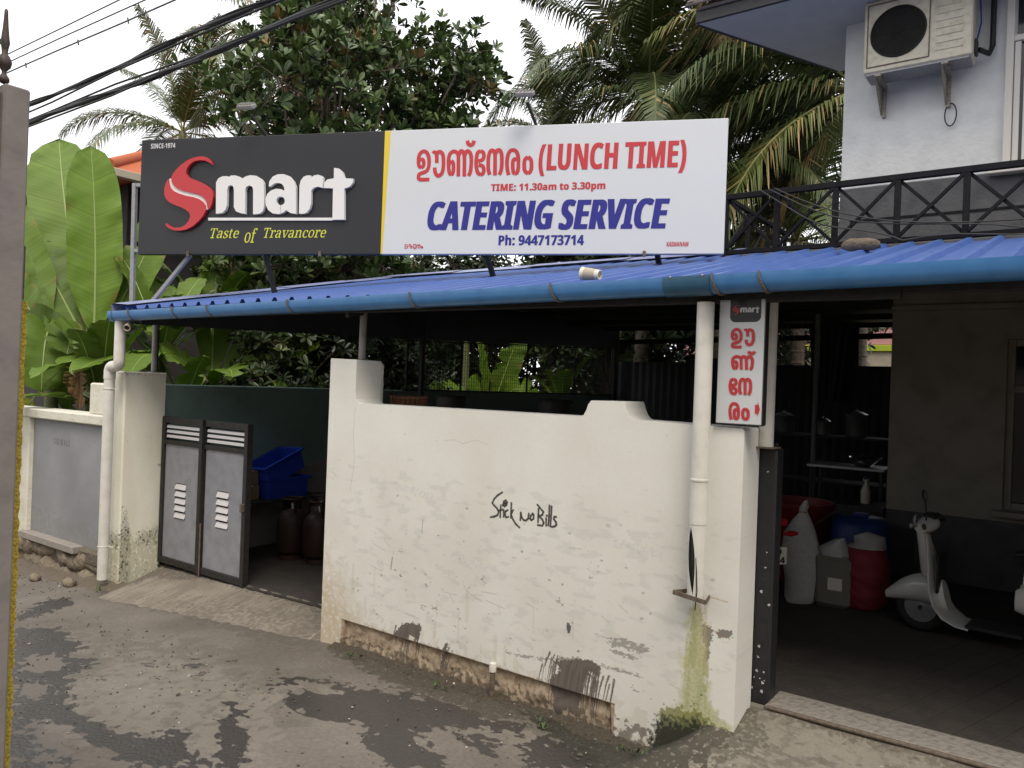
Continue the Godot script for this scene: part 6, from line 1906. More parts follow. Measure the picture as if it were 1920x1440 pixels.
var fronds := []
func make_fronds() -> void:
	plain("palm_rib", L(0.20, 0.20, 0.07), 0.6)
	var g := Color(0.062, 0.088, 0.026)
	var specs := [[1.35, 0.5], [1.05, 1.0], [0.75, 1.4], [0.4, 1.6], [0.05, 1.5], [-0.4, 1.0]]
	for i in specs.size():
		fronds.append([frond_mesh(specs[i][0], 4.2, specs[i][1], 100 + i, g, 0.02 + 0.012 * i), frond_mesh(specs[i][0], 4.2, specs[i][1] * 1.15, 200 + i, Color(0.105, 0.125, 0.032), 0.06 + 0.04 * i)])
	fronds.append([frond_mesh(-0.9, 3.6, 0.5, 300, Color(0.20, 0.14, 0.06), 0.7), frond_mesh(-0.6, 3.6, 0.9, 301, Color(0.22, 0.16, 0.07), 0.7)])

func palm(label: String, crown: Vector3, ground: float, list: Array, size: float, nuts := 0, group := "coconut palms") -> void:   # list: [kind 0..6, yaw, tint 0/1]
	var p := thing("coconut_palm", label, "palm tree", Vector3(crown.x, ground, crown.z), 0.0, group)
	var h := crown.y - ground
	var tr := []
	for i in 9:
		var t := i / 8.0
		tr.append(Vector3(0.25 * sin(t * 2.0) - 0.25 * sin(2.0) * t, h * t, 0.1 * sin(t * 3.0) * (1.0 - t)))
	var tb := MB.new()
	tb.tube(tr, 0.17, 0.10, 12)
	for i in 24:
		var y := h * (i + 0.5) / 24.0
		tb.lathe([Vector2(0.165 - 0.065 * i / 24.0, -0.02), Vector2(0.178 - 0.065 * i / 24.0, 0.0), Vector2(0.16 - 0.065 * i / 24.0, 0.03)], 10, Transform3D(Basis.IDENTITY, Vector3(0.25 * sin(y / h * 2.0) - 0.25 * sin(2.0) * y / h, y, 0.1 * sin(y / h * 3.0) * (1.0 - y / h))))
	put("trunk", tb, M.palm_trunk, p)
	for l in list:
		var o := MeshInstance3D.new()
		o.name = "frond"
		o.mesh = fronds[l[0]][l[2]]
		p.add_child(o, true)
		o.position = Vector3(0, h, 0)
		o.rotation.y = l[1]
		o.scale = Vector3.ONE * size
	for i in nuts:
		var nb := MB.new()
		nb.lathe([Vector2(0, -0.13), Vector2(0.07, -0.10), Vector2(0.105, -0.02), Vector2(0.09, 0.07), Vector2(0.03, 0.12), Vector2(0, 0.125)], 10)
		var a := TAU * i / nuts
		put("coconut", nb, M.coconut, p, Vector3(cos(a) * 0.22, h - 0.28 - 0.1 * (i % 2), sin(a) * 0.22))

func spray(n: int, seed_: int, pale: float) -> Array:     # fronds all round, upright in the middle, hanging below
	var r := RandomNumberGenerator.new()
	r.seed = seed_
	var out := []
	for i in n:
		var kind := clampi(int(float(i) / n * 6.9), 0, 6)
		out.append([kind, i * 2.399 + r.randf_range(-0.3, 0.3), 1 if r.randf() < pale else 0])
	return out

func leaf_rosette(n: int, length: float, width: float, lift: float, seed_: int) -> ArrayMesh:    # a whorl of blunt leaves round a twig tip
	var r := RandomNumberGenerator.new()
	r.seed = seed_
	var b := MB.new()
	for i in n:
		var yaw := TAU * i / n * 1.618 + r.randf_range(-0.3, 0.3)
		var el := lift + r.randf_range(-0.45, 0.45)
		var d := Vector3(cos(yaw) * cos(el), sin(el), sin(yaw) * cos(el))
		var s := d.cross(Vector3.UP)
		s = s.normalized() if s.length() > 0.01 else Vector3.RIGHT
		s = s.rotated(d, r.randf_range(-0.5, 0.5))
		var up := s.cross(d)
		var ln := length * r.randf_range(0.75, 1.15)
		var v := r.randf_range(0.75, 1.3)
		b.tint = Color(v, v, v)
		var o := d * 0.02
		var pr := [[0.0, 0.02], [0.35, 0.75], [0.7, 1.0], [0.92, 0.6], [1.0, 0.12]]
		for k in 4:
			var a0: Vector3 = o + d * ln * pr[k][0] - up * 0.10 * ln * pr[k][0] * pr[k][0]
			var a1: Vector3 = o + d * ln * pr[k + 1][0] - up * 0.10 * ln * pr[k + 1][0] * pr[k + 1][0]
			var w0: float = pr[k][1] * width * 0.5
			var w1: float = pr[k + 1][1] * width * 0.5
			var f := up * 0.25
			b.quad(a0 + s * w0 + f * w0, a0, a1, a1 + s * w1 + f * w1)
			b.quad(a0, a0 - s * w0 + f * w0, a1 - s * w1 + f * w1, a1)
	return b.mesh(null, true)

func crown_copies(list: Array, mesh: ArrayMesh, m: Material, parent: Node, called := "crown") -> void:   # list: [Transform3D, Color]
	var mm := MultiMesh.new()
	mm.transform_format = MultiMesh.TRANSFORM_3D
	mm.use_colors = true
	mm.mesh = mesh
	mm.instance_count = list.size()
	for i in list.size():
		mm.set_instance_transform(i, list[i][0])
		mm.set_instance_color(i, list[i][1])
	var o := MultiMeshInstance3D.new()
	o.name = called
	o.multimesh = mm
	o.material_override = m
	o.set_meta("kind", "stuff")
	parent.add_child(o, true)

func broadleaf(called: String, label: String, category: String, at: Vector3, trunk_h: float, clumps: Array, per: int, spread: float, mesh: ArrayMesh, m: Material, cols: Array, seed_: int, group := "") -> void:
	# clumps: centres relative to the foot; twigs run from the trunk to each clump
	var t := thing(called, label, category, at, 0.0, group)
	var r := RandomNumberGenerator.new()
	r.seed = seed_
	var tb := MB.new()
	tb.tube([Vector3(0, -0.3, 0), Vector3(0.04, trunk_h * 0.5, 0.03), Vector3(0.0, trunk_h, 0)], 0.16 if trunk_h > 2 else 0.05, 0.09 if trunk_h > 2 else 0.03, 9)
	put("trunk", tb, M.trunk_bark, t)
	var lb := MB.new()
	var list := []
	for c in clumps:
		var from := Vector3(0, trunk_h * r.randf_range(0.45, 1.0), 0)
		var mid: Vector3 = from.lerp(c, 0.5) + Vector3(r.randf_range(-0.15, 0.15), 0.12, r.randf_range(-0.15, 0.15))
		lb.tube([from, mid, c], 0.05 if trunk_h > 2 else 0.02, 0.012, 5)
		for e in per:
			var d := Vector3(r.randfn(), r.randfn() * 0.9, r.randfn()).limit_length(2.0) * spread
			var pos: Vector3 = c + d
			var out := (d.normalized() * 0.6 + Vector3(0, 0.75, 0) + Vector3(r.randf_range(-0.4, 0.4), 0, r.randf_range(-0.4, 0.4))).normalized()
			var x := out.cross(Vector3(0.3, 0.1, 1)).normalized()
			var bs := Basis(x, out, x.cross(out)).rotated(out, r.randf() * TAU).scaled(Vector3.ONE * r.randf_range(0.75, 1.2))
			var k := r.randf()
			var col: Color = cols[0].lerp(cols[1], k)
			if r.randf() < 0.05: col = cols[2]
			list.append([Transform3D(bs, pos), col])
			if e % 3 == 0: lb.tube([c, pos], 0.008, 0.004, 4, false)
	put("limbs", lb, M.trunk_bark, t)
	crown_copies(list, mesh, m, t)

func ellipsoid_clumps(c: Vector3, rad: Vector3, n: int, seed_: int, inner := 0.35) -> Array:
	var r := RandomNumberGenerator.new()
	r.seed = seed_
	var out := []
	for i in n:
		var d := Vector3(r.randfn(), r.randfn(), r.randfn()).normalized() * lerpf(inner, 1.0, sqrt(r.randf()))
		out.append(c + d * rad)
	return out

func build_plants() -> void:
	plain("coconut", L(0.17, 0.075, 0.03), 0.7)
	make_fronds()
	var green := [Color(0.04, 0.07, 0.022), Color(0.10, 0.145, 0.038), Color(0.17, 0.11, 0.035)]
	# the jackfruit-like tree behind the board
	var ros := leaf_rosette(8, 0.15, 0.062, 0.85, 3)
	var cl := ellipsoid_clumps(Vector3(0, 5.6, 0), Vector3(1.95, 1.3, 1.95), 62, 5)
	cl.append_array(ellipsoid_clumps(Vector3(-0.1, 7.6, 0), Vector3(1.15, 1.5, 1.15), 32, 6))
	cl.append_array(ellipsoid_clumps(Vector3(1.3, 6.1, -0.95), Vector3(0.85, 0.9, 0.85), 20, 7))
	cl.append_array(ellipsoid_clumps(Vector3(-1.35, 5.1, 1.0), Vector3(0.6, 0.45, 0.6), 9, 27))
	cl.append_array(ellipsoid_clumps(Vector3(0.2, 3.7, -0.1), Vector3(1.9, 1.2, 1.8), 52, 28))
	broadleaf("jackfruit_tree", "tall tree with glossy dark green leaves behind the black half of the board", "tree", Vector3(-9.0, -0.3, -7.6), 4.6, cl, 27, 0.21, ros, M.tree_leaf, green, 8)
	# denser dark shrubs below it, over the green wall
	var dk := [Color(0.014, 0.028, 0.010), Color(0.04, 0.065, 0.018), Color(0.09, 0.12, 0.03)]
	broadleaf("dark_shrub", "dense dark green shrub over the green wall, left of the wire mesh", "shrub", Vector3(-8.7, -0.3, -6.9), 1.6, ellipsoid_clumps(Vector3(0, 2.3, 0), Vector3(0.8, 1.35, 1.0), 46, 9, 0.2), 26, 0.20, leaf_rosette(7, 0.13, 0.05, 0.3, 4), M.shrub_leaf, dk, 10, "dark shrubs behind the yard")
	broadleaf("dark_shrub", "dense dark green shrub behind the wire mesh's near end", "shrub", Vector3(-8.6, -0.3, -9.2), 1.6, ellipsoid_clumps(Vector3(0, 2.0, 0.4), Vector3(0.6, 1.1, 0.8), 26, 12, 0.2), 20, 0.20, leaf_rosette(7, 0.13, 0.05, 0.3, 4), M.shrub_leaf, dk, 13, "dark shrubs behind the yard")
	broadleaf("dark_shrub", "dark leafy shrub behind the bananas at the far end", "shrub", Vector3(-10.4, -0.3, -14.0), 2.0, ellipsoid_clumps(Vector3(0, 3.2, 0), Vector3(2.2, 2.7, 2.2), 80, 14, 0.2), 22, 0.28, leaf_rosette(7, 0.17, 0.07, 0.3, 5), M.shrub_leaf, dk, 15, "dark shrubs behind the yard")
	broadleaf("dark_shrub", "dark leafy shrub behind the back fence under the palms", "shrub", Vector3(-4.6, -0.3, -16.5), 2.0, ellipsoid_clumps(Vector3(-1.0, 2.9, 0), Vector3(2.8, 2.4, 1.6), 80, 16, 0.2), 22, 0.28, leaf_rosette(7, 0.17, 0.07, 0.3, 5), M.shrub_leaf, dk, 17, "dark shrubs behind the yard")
	var far_cols := [Color(0.03, 0.055, 0.016), Color(0.065, 0.10, 0.03), Color(0.12, 0.13, 0.04)]
	var k := 0
	for f in [Vector3(-17.5, -0.5, -13.0), Vector3(-14.0, -0.5, -15.5), Vector3(-10.5, -0.5, -19.0)]:
		broadleaf("garden_tree", ["mid green tree far behind the bananas, leftmost", "mid green tree far behind the jackfruit tree", "mid green tree far behind the middle palm"][k], "tree", f, 2.6, ellipsoid_clumps(Vector3(0, 3.4, 0), Vector3(2.6, 2.5, 2.2), 60, 20 + k, 0.2), 24, 0.34, leaf_rosette(7, 0.24, 0.11, 0.4, 6), M.shrub_leaf, far_cols, 30 + k, "trees far behind")
		k += 1
	# bananas on the left
	var cam := Vector3(0.86, 0.1, 0.5).normalized()
	banana("large banana plant with two broad upright leaves behind the cream wall", Vector3(-9.95, -0.4, -4.75), 2.35, [
		[Vector3(0.0, 2.52, 0.12), Vector3(0.06, 0, -0.06), 0.62, Vector3(0.86, 0.05, 0.5), 0.0, 1.2],
		[Vector3(-1.1, 2.80, 0.02), Vector3(-0.05, 0.1, 0.12), 0.84, Vector3(0.83, 0.2, 0.52), 0.0, 1.05],
		[Vector3(-0.75, 1.30, 0.42), Vector3(-0.05, 0.30, 0.15), 0.62, Vector3(0.75, 0.5, 0.35), 0.02, 0.85],
		[Vector3(0.35, 2.0, -0.75), Vector3(-0.05, 0.05, -0.1), 0.50, Vector3(0.78, 0.25, 0.6), 0.02, 1.0],
		[Vector3(0.55, -0.10, 0.55), Vector3(0.1, 0.48, 0.15), 0.58, Vector3(0.7, 0.6, 0.3), 0.06, 0.8],
		[Vector3(0.85, 0.40, -0.40), Vector3(0.2, 0.34, -0.15), 0.50, Vector3(0.4, 0.9, 0.2), 0.06, 0.9],
		[Vector3(0.25, 0.9, -0.9), Vector3(0.05, 0.3, -0.1), 0.46, Vector3(0.6, 0.7, 0.4), 0.10, 0.8],
		[Vector3(-0.2, 0.2, 0.95), Vector3(-0.02, 0.4, 0.25), 0.46, Vector3(0.9, 0.3, 0.2), 0.10, 0.6]], 1)
	banana("banana plant with a broad drooping leaf close to the yellow wall", Vector3(-10.1, -0.4, -4.35), 2.55, [
		[Vector3(0.55, -0.75, 0.35), Vector3(0.22, 0.60, 0.15), 0.62, Vector3(0.95, 0.15, 0.2), 0.04, 0.85],
		[Vector3(-0.9, 1.75, 0.35), Vector3(-0.1, 0, 0), 0.6, Vector3(0.85, 0.2, 0.5), 0.04, 1.0],
		[Vector3(-0.5, 0.9, 0.75), Vector3(-0.1, 0.2, 0.1), 0.5, Vector3(0.85, 0.4, 0.3), 0.04, 0.9],
		[Vector3(0.35, -1.0, -0.05), Vector3(0.25, 0.3, -0.05), 0.34, Vector3(0.9, 0.3, 0.3), 0.2, 0.7]], 2)
	banana("banana plant with torn leaves between the pillar and the board", Vector3(-9.3, -0.4, -6.0), 1.9, [
		[Vector3(0.7, 1.2, -1.0), Vector3(-0.1, 0.3, -0.1), 0.5, Vector3(0.7, 0.4, 0.6), 0.15, 1.1],
		[Vector3(1.1, 0.6, -0.9), Vector3(0.1, 0.4, -0.1), 0.48, Vector3(0.55, 0.7, 0.45), 0.2, 1.25],
		[Vector3(0.9, 0.15, 0.3), Vector3(0.2, 0.4, 0), 0.45, Vector3(0.5, 0.8, 0.4), 0.15, 1.0],
		[Vector3(-0.3, 1.9, -0.2), Vector3(0, 0, 0), 0.45, Vector3(0.9, 0.1, 0.5), 0.05, 1.0],
		[Vector3(0.4, 0.35, 0.95), Vector3(0.1, 0.4, 0.2), 0.42, Vector3(0.7, 0.7, 0.1), 0.1, 0.9]], 3)
	banana("small banana plant with pale leaves in front of the jackfruit tree", Vector3(-8.9, -0.4, -5.4), 1.5, random_leaves(9, 1.5, 41, 0.08), 4)
	banana("small banana plant behind the roof post on the gate pillar", Vector3(-8.5, -0.4, -5.2), 1.0, random_leaves(9, 1.3, 42, 0.08), 5)
	banana("banana plant leaning over the green wall by the shrub", Vector3(-8.15, -0.4, -6.0), 0.7, [
		[Vector3(0.1, 1.35, -0.15), Vector3(-0.1, 0, 0), 0.42, Vector3(0.8, 0.3, 0.5), 0.1, 0.85],
		[Vector3(0.42, 0.95, -0.5), Vector3(0, 0.2, 0), 0.40, Vector3(0.6, 0.6, 0.5), 0.15, 1.0],
		[Vector3(0.3, 0.75, 0.4), Vector3(0, 0.3, 0), 0.38, Vector3(0.7, 0.6, 0.2), 0.1, 0.7]], 6)
	banana("old banana plant with hanging brown dead leaves behind the cream wall", Vector3(-9.2, -0.4, -4.5), 1.7, random_leaves(8, 1.3, 43, 0.1), 7)
	banana("banana plant with many pale leaves behind the downpipe", Vector3(-9.25, -0.4, -5.25), 2.3, random_leaves(10, 1.6, 46, 0.06), 11)
	banana("banana plant with spreading pale leaves behind the left roof corner", Vector3(-9.6, -0.4, -6.2), 2.7, random_leaves(10, 1.7, 47, 0.08), 12)
	banana("low young banana plant behind the gate pillar", Vector3(-8.3, -0.4, -4.9), 1.3, random_leaves(9, 1.2, 48, 0.06), 13)
	var dead := thing("dead_banana_leaf", "withered brown banana leaf hanging above the low wall", "dead leaf", Vector3(-9.0, 1.78, -4.15))
	for q in [[Vector3(0.02, -0.42, 0.05), 0.16, 61], [Vector3(-0.12, -0.32, 0.03), 0.2, 62], [Vector3(0.08, -0.55, 0.02), 0.12, 63]]:
		var lf := MeshInstance3D.new()
		lf.name = "shred"
		lf.mesh = banana_leaf(Vector3.ZERO, q[0], Vector3(0.08, 0.06, 0), q[1], Vector3(0.8, 0.1, 0.5), q[2], 0.4, Color(0.22, 0.12, 0.06), 0.6)
		dead.add_child(lf, true)
	var ylw := thing("yellow_banana_leaf", "yellow-green banana leaf on a long stalk by the low wall", "leaf", Vector3(-9.1, 1.70, -4.05))
	leaf_part(banana_leaf(Vector3.ZERO, Vector3(-0.75, -0.45, 0.05), Vector3(-0.05, 0.05, 0), 0.02, Vector3(0.8, 0.1, 0.5), 71), ylw, "stalk")
	leaf_part(banana_leaf(Vector3(-0.62, -0.36, 0.05), Vector3(-0.95, -0.62, 0.08), Vector3(0, 0, 0), 0.22, Vector3(0.8, 0.2, 0.5), 72, 0.0, Color(0.28, 0.30, 0.04)), ylw, "blade")
	# bananas behind the wire mesh; the first has leaf colours brightened to look sky-lit
	banana("banana plant with long leaves behind the wire mesh, coloured bright as if lit by the sky", Vector3(-8.4, -0.4, -11.0), 1.6, [
		[Vector3(0.45, 1.15, 1.0), Vector3(0, 0.30, 0.1), 0.46, Vector3(0.85, 0.45, 0.1), 0.03, 1.6],
		[Vector3(0.60, 0.15, 1.35), Vector3(0.1, 0.75, 0.2), 0.46, Vector3(0.85, 0.40, -0.1), 0.03, 1.7],
		[Vector3(0.65, -0.05, -0.55), Vector3(0.1, 0.95, -0.05), 0.48, Vector3(0.95, 0.2, 0.2), 0.03, 1.8],
		[Vector3(0.55, 0.30, 2.2), Vector3(0.1, 0.5, 0.3), 0.42, Vector3(0.5, 0.85, 0.1), 0.06, 1.6],
		[Vector3(0.4, 1.5, -0.3), Vector3(0, 0.1, 0), 0.5, Vector3(0.9, 0.2, 0.4), 0.06, 1.0]], 8)
	banana("banana plant with reddish stem at the mesh's far end", Vector3(-8.35, -0.4, -13.3), 1.7, random_leaves(9, 1.3, 45, 0.1), 9)
	banana("banana plant showing two leaf tips over the roof ridge", Vector3(-10.0, -0.4, -12.2), 3.2, [
		[Vector3(0.9, 0.95, 0.6), Vector3(0, 0.25, 0), 0.55, Vector3(0.6, 0.6, 0.5), 0.04, 1.3],
		[Vector3(1.5, 0.85, -0.2), Vector3(0.1, 0.4, 0), 0.55, Vector3(0.5, 0.8, 0.4), 0.04, 1.3],
		[Vector3(0.9, 0.6, -0.9), Vector3(0.1, 0.4, 0), 0.40, Vector3(0.5, 0.8, 0.4), 0.1, 1.0]], 10)
	broadleaf("garden_tree", "mid green tree behind the roof ridge under the white half of the board", "tree", Vector3(-8.3, -0.5, -15.3), 2.6, ellipsoid_clumps(Vector3(0, 4.2, 0), Vector3(2.4, 1.7, 1.6), 60, 33, 0.2), 24, 0.32, leaf_rosette(7, 0.22, 0.10, 0.4, 6), M.shrub_leaf, far_cols, 37, "trees far behind")
	# palms; yaw 0 grows to +x, PI/2 to -z
	palm("small coconut palm with yellowing fronds above the orange roof", Vector3(-19.6, 8.2, -11.5), -0.6, spray(16, 51, 0.4), 0.78)
	palm("coconut palm with pale fronds half hidden by the jackfruit tree", Vector3(-16.4, 10.0, -12.5), -0.6, spray(15, 52, 0.8), 0.85)
	palm("coconut palm with an upright feathery frond over the white half of the board", Vector3(-9.9, 7.4, -15.0), -0.6, spray(15, 53, 0.2), 0.66)
	palm("tall dense coconut palm left of the house, with spreading dark fronds", Vector3(-7.1, 7.7, -14.2), -0.6, spray(26, 54, 0.15), 0.88, 6)
	palm("high coconut palm whose fronds hang in from the top of the view", Vector3(-5.6, 10.2, -14.4), -0.6, spray(24, 55, 0.3), 0.92, 6)
	palm("large coconut palm close behind the house with long arching fronds", Vector3(-2.98, 6.95, -14.0), -0.6, [[5, 3.0, 0], [5, 3.45, 0], [6, 2.7, 1], [5, 3.25, 0], [4, 3.75, 0], [1, 3.0, 1], [1, 2.5, 0], [2, 3.3, 1], [2, 2.8, 0], [2, 3.8, 1], [3, 3.05, 1], [3, 3.6, 0], [3, 2.4, 0], [3, 4.1, 0], [4, 3.2, 0], [4, 2.8, 1], [4, 3.9, 0], [4, 3.5, 0], [5, 3.3, 0], [5, 2.7, 0], [5, 4.1, 1], [5, 3.7, 0], [6, 3.0, 1], [6, 3.6, 0], [2, 4.3, 0], [1, 3.5, 0]], 1.0, 9)
	palm("young low coconut palm between the board and the house", Vector3(-4.1, 4.5, -14.4), -0.6, spray(18, 56, 0.25), 0.78, 5)
	palm("leaning coconut palm behind the railing with dark hanging fronds", Vector3(-5.7, 6.2, -14.1), -0.6, spray(18, 57, 0.2), 0.76, 4)
	# tufts of weed at the foot of the wall
	rng.seed = 77
	var spots := [[-2.28, -3.55, 9], [-1.62, -3.60, 12], [-1.75, -3.58, 8], [-3.85, -3.60, 7], [-3.05, -3.6, 5], [-7.15, -3.55, 6]]
	var names := ["small green weed tuft under the right mud splash", "small weed tuft at the foot of the algae stain", "small weed tuft just left of the algae stain", "small weed tuft at the wall's left foot by the ramp", "tiny weed tuft beside the capped white pipe", "small weed tuft under the left downpipe"]
	for i in spots.size():
		var s: Array = spots[i]
		var t := thing("weed_tuft", names[i], "weed", Vector3(s[0], lane_y(s[0]) + 0.02, s[1]), 0.0, "weeds at the wall foot")
		var b := MB.new()
		for e in int(s[2]) * 3:
			var yaw := rng.randf() * TAU
			var d := Vector3(cos(yaw), rng.randf_range(0.3, 1.6), sin(yaw)).normalized()
			var o := Vector3(rng.randf_range(-0.07, 0.07), 0, rng.randf_range(-0.03, 0.03))
			var ln := rng.randf_range(0.015, 0.045)
			var sd := d.cross(Vector3.UP).normalized() * ln * 0.18
			var v := rng.randf_range(0.6, 1.3)
			b.tint = Color(0.05 * v, 0.09 * v, 0.018 * v)
			b.quad(o - sd * 0.4, o + sd * 0.4, o + d * ln * 0.6 + sd, o + d * ln * 0.6 - sd)
			b.tri(o + d * ln * 0.6 - sd, o + d * ln * 0.6 + sd, o + d * ln)
		put("blades", b, M.grass_leaf, t, Vector3.ZERO, true)
# ---------------------------------------------------------------- things in the yard
func loft(secs: Array, sides := 16, caps := true) -> MB:     # sections: [centre, x half-axis, y half-axis]
	var b := MB.new()
	for s in secs:
		for k in sides + 1:
			var a := TAU * (k % sides) / sides
			var p: Vector3 = s[0] + s[1] * cos(a) + s[2] * sin(a)
			b.vert(p, (p - s[0]).normalized())
	for i in secs.size() - 1:
		for k in sides:
			var a := i * (sides + 1) + k
			b.quad_idx(a, a + 1, a + sides + 2, a + sides + 1)
	smooth_normals(b)
	for i in secs.size():      # close the seam
		var a := i * (sides + 1)
		var n := (b.N[a] + b.N[a + sides]).normalized()
		b.N[a] = n; b.N[a + sides] = n
	if caps:
		for e in 2:
			var i := 0 if e == 0 else secs.size() - 1
			var c: Vector3 = secs[i][0]
			for k in sides:
				var p := b.V[i * (sides + 1) + k]
				var q := b.V[i * (sides + 1) + k + 1]
				if e == 0: b.tri(c, q, p)
				else: b.tri(c, p, q)
	return b

func wheel(parent: Node, called: String, at: Vector3, r: float, w: float) -> void:
	var tf := Transform3D(Basis(Vector3.RIGHT, PI / 2), Vector3.ZERO)
	var t := MB.new()
	t.lathe([Vector2(r * 0.62, -w * 0.4), Vector2(r * 0.8, -w * 0.5), Vector2(r * 0.95, -w * 0.38), Vector2(r, 0), Vector2(r * 0.95, w * 0.38), Vector2(r * 0.8, w * 0.5), Vector2(r * 0.62, w * 0.4)], 24, tf)
	var wn := put(called, t, M.rubber, parent, at)
	var h := MB.new()
	h.lathe([Vector2(0.02, -w * 0.45), Vector2(r * 0.3, -w * 0.35), Vector2(r * 0.62, -w * 0.3), Vector2(r * 0.62, w * 0.3), Vector2(r * 0.3, w * 0.35), Vector2(0.02, w * 0.45)], 20, tf)
	put("rim", h, M.galvanised, wn)

func build_scooter() -> void:
	var s := thing("scooter", "white scooter with round fender and mirror parked in the dark driveway", "scooter", Vector3(-0.77, 0.1, -5.95), -0.1)
	s.scale = Vector3.ONE * 0.77
	# local: front towards -x, wheel contact at the origin
	wheel(s, "wheel", Vector3(0, 0.215, 0), 0.215, 0.10)
	wheel(s, "wheel", Vector3(1.26, 0.215, 0), 0.215, 0.10)
	var X := Vector3.RIGHT
	var Z := Vector3(0, 0, 1)
	var fd := []
	for i in 13:
		var t := i / 12.0
		var cx := lerpf(-0.29, 0.20, t)
		var wz := 0.115 * pow(sin(PI * clampf(t * 0.62 + 0.08, 0, 1)), 0.7)
		var hy := 0.135 * pow(sin(PI * clampf(t * 0.52 + 0.06, 0, 1)), 0.8)
		fd.append([Vector3(cx, 0.27 + 0.11 * sin(PI * clampf(t * 0.75, 0, 1)), 0), Z * wz, Vector3(-0.25 * hy, hy, 0)])
	put("front_fender", loft(fd, 20), M.scooter_white, s)
	# leg shield: a curved sheet with rolled edges, in profile from the neck to the floorboard
	var prof := [Vector2(0.03, 0.86), Vector2(0.055, 0.74), Vector2(0.085, 0.62), Vector2(0.10, 0.50), Vector2(0.115, 0.40), Vector2(0.15, 0.29), Vector2(0.215, 0.20), Vector2(0.31, 0.145), Vector2(0.40, 0.13)]
	var half := [0.06, 0.12, 0.20, 0.25, 0.275, 0.28, 0.265, 0.22, 0.19]
	var ls := []
	for i in prof.size():
		var d: Vector2 = (prof[mini(i + 1, prof.size() - 1)] - prof[maxi(i - 1, 0)]).normalized()
		var nrm := Vector3(d.y, -d.x, 0)
		ls.append([Vector3(prof[i].x, prof[i].y, 0), Z * half[i], nrm * 0.018])
	put("leg_shield", loft(ls, 22), M.scooter_white, s)
	var neck := []
	for i in 7:
		var t := i / 6.0
		neck.append([Vector3(lerpf(-0.02, 0.07, t), lerpf(0.90, 0.50, t), 0), Z * lerpf(0.05, 0.085, t), Vector3(lerpf(0.045, 0.08, t), 0, 0)])
	var hc := put("steering_column_cover", loft(neck, 14), M.scooter_white, s)
	put("horn_grille", boxed(Vector3(0.02, 0.16, 0.05), Vector3(-0.055, 0.70, 0), 0.008), M.black_plastic, hc)
	var hs := []
	for i in 9:
		var t := i / 8.0
		hs.append([Vector3(0.02 + 0.02 * sin(PI * t), 0.96 - 0.03 * absf(t - 0.5) * 2.0, lerpf(-0.2, 0.2, t)), Vector3(0.085 * pow(sin(PI * lerpf(0.14, 0.86, t)), 0.7), 0, 0), Vector3(0, 0.075 * pow(sin(PI * lerpf(0.14, 0.86, t)), 0.8), 0)])
	var hsn := put("headset", loft(hs, 16), M.scooter_white, s)
	var hl := MB.new()
	hl.lathe([Vector2(0.062, 0.0), Vector2(0.058, 0.02), Vector2(0.03, 0.035), Vector2(0, 0.038)], 18, Transform3D(Basis(Vector3(0, 0, 1), PI / 2), Vector3(-0.055, 0.965, 0)))
	put("headlamp", hl, M.lamp_glass, s)
	for z in [-1.0, 1.0]:
		put("handlebar_grip", piped([Vector3(0.04, 0.955, 0.18 * z), Vector3(0.08, 0.96, 0.34 * z)], 0.018, 10), M.black_plastic, s)
		put("brake_lever", piped([Vector3(0.0, 0.955, 0.18 * z), Vector3(-0.01, 0.945, 0.33 * z)], 0.006, 6), M.chrome, s)
		var ind := MB.new()
		ind.lathe([Vector2(0.0, -0.02), Vector2(0.022, -0.01), Vector2(0.024, 0.012), Vector2(0.0, 0.026)], 12, Transform3D(Basis(Vector3(0, 0, 1), PI / 2), Vector3(-0.075, 0.93, 0.10 * z)))
		put("indicator", ind, M.lamp_glass, hsn)
	put("instrument_cowl", boxed(Vector3(0.12, 0.05, 0.16), Vector3(0.06, 1.03, 0), 0.02), M.black_plastic, s)
	put("mirror_stalk", piped([Vector3(0.05, 1.0, 0.15), Vector3(0.05, 1.10, 0.17), Vector3(0.045, 1.17, 0.19)], 0.006, 6), M.black_plastic, s)
	var mr := MB.new()
	mr.lathe([Vector2(0, -0.016), Vector2(0.05, -0.012), Vector2(0.056, 0.0), Vector2(0.052, 0.006)], 20, Transform3D(Basis(Vector3(0, 0, 1), -PI / 2 + 0.2), Vector3(0.045, 1.22, 0.20)))
	var mn := put("mirror", mr, M.black_plastic, s)
	var mg := MB.new()
	mg.lathe([Vector2(0.051, 0.004), Vector2(0.0, 0.005)], 20, Transform3D(Basis(Vector3(0, 0, 1), -PI / 2 + 0.2), Vector3(0.045, 1.22, 0.20)))
	put("mirror_glass", mg, M.chrome, mn)
	put("floorboard", boxed(Vector3(0.42, 0.04, 0.34), Vector3(0.58, 0.15, 0), 0.012), M.black_plastic, s)
	put("inner_shield", boxed(Vector3(0.02, 0.34, 0.30), Vector3(0.15, 0.55, 0), 0.008), M.black_plastic, s)
	for z in [-1.0, 1.0]:
		var cw := []
		for i in 11:
			var t := i / 10.0
			cw.append([Vector3(lerpf(0.72, 1.52, t), 0.44 + 0.05 * sin(PI * t), 0.12 * z), Vector3(0, 0, 0.13) * pow(sin(PI * lerpf(0.06, 0.93, t)), 0.6), Vector3(0, 0.20, 0) * pow(sin(PI * lerpf(0.08, 0.92, t)), 0.6)])
		put("side_cowl", loft(cw, 18), M.scooter_white, s)
	var bd := []
	for i in 9:
		var t := i / 8.0
		bd.append([Vector3(lerpf(0.76, 1.50, t), 0.52, 0), Z * 0.13 * pow(sin(PI * lerpf(0.1, 0.9, t)), 0.4), Vector3(0, 0.24, 0) * pow(sin(PI * lerpf(0.12, 0.88, t)), 0.5)])
	put("tail_body", loft(bd, 16), M.scooter_white, s)
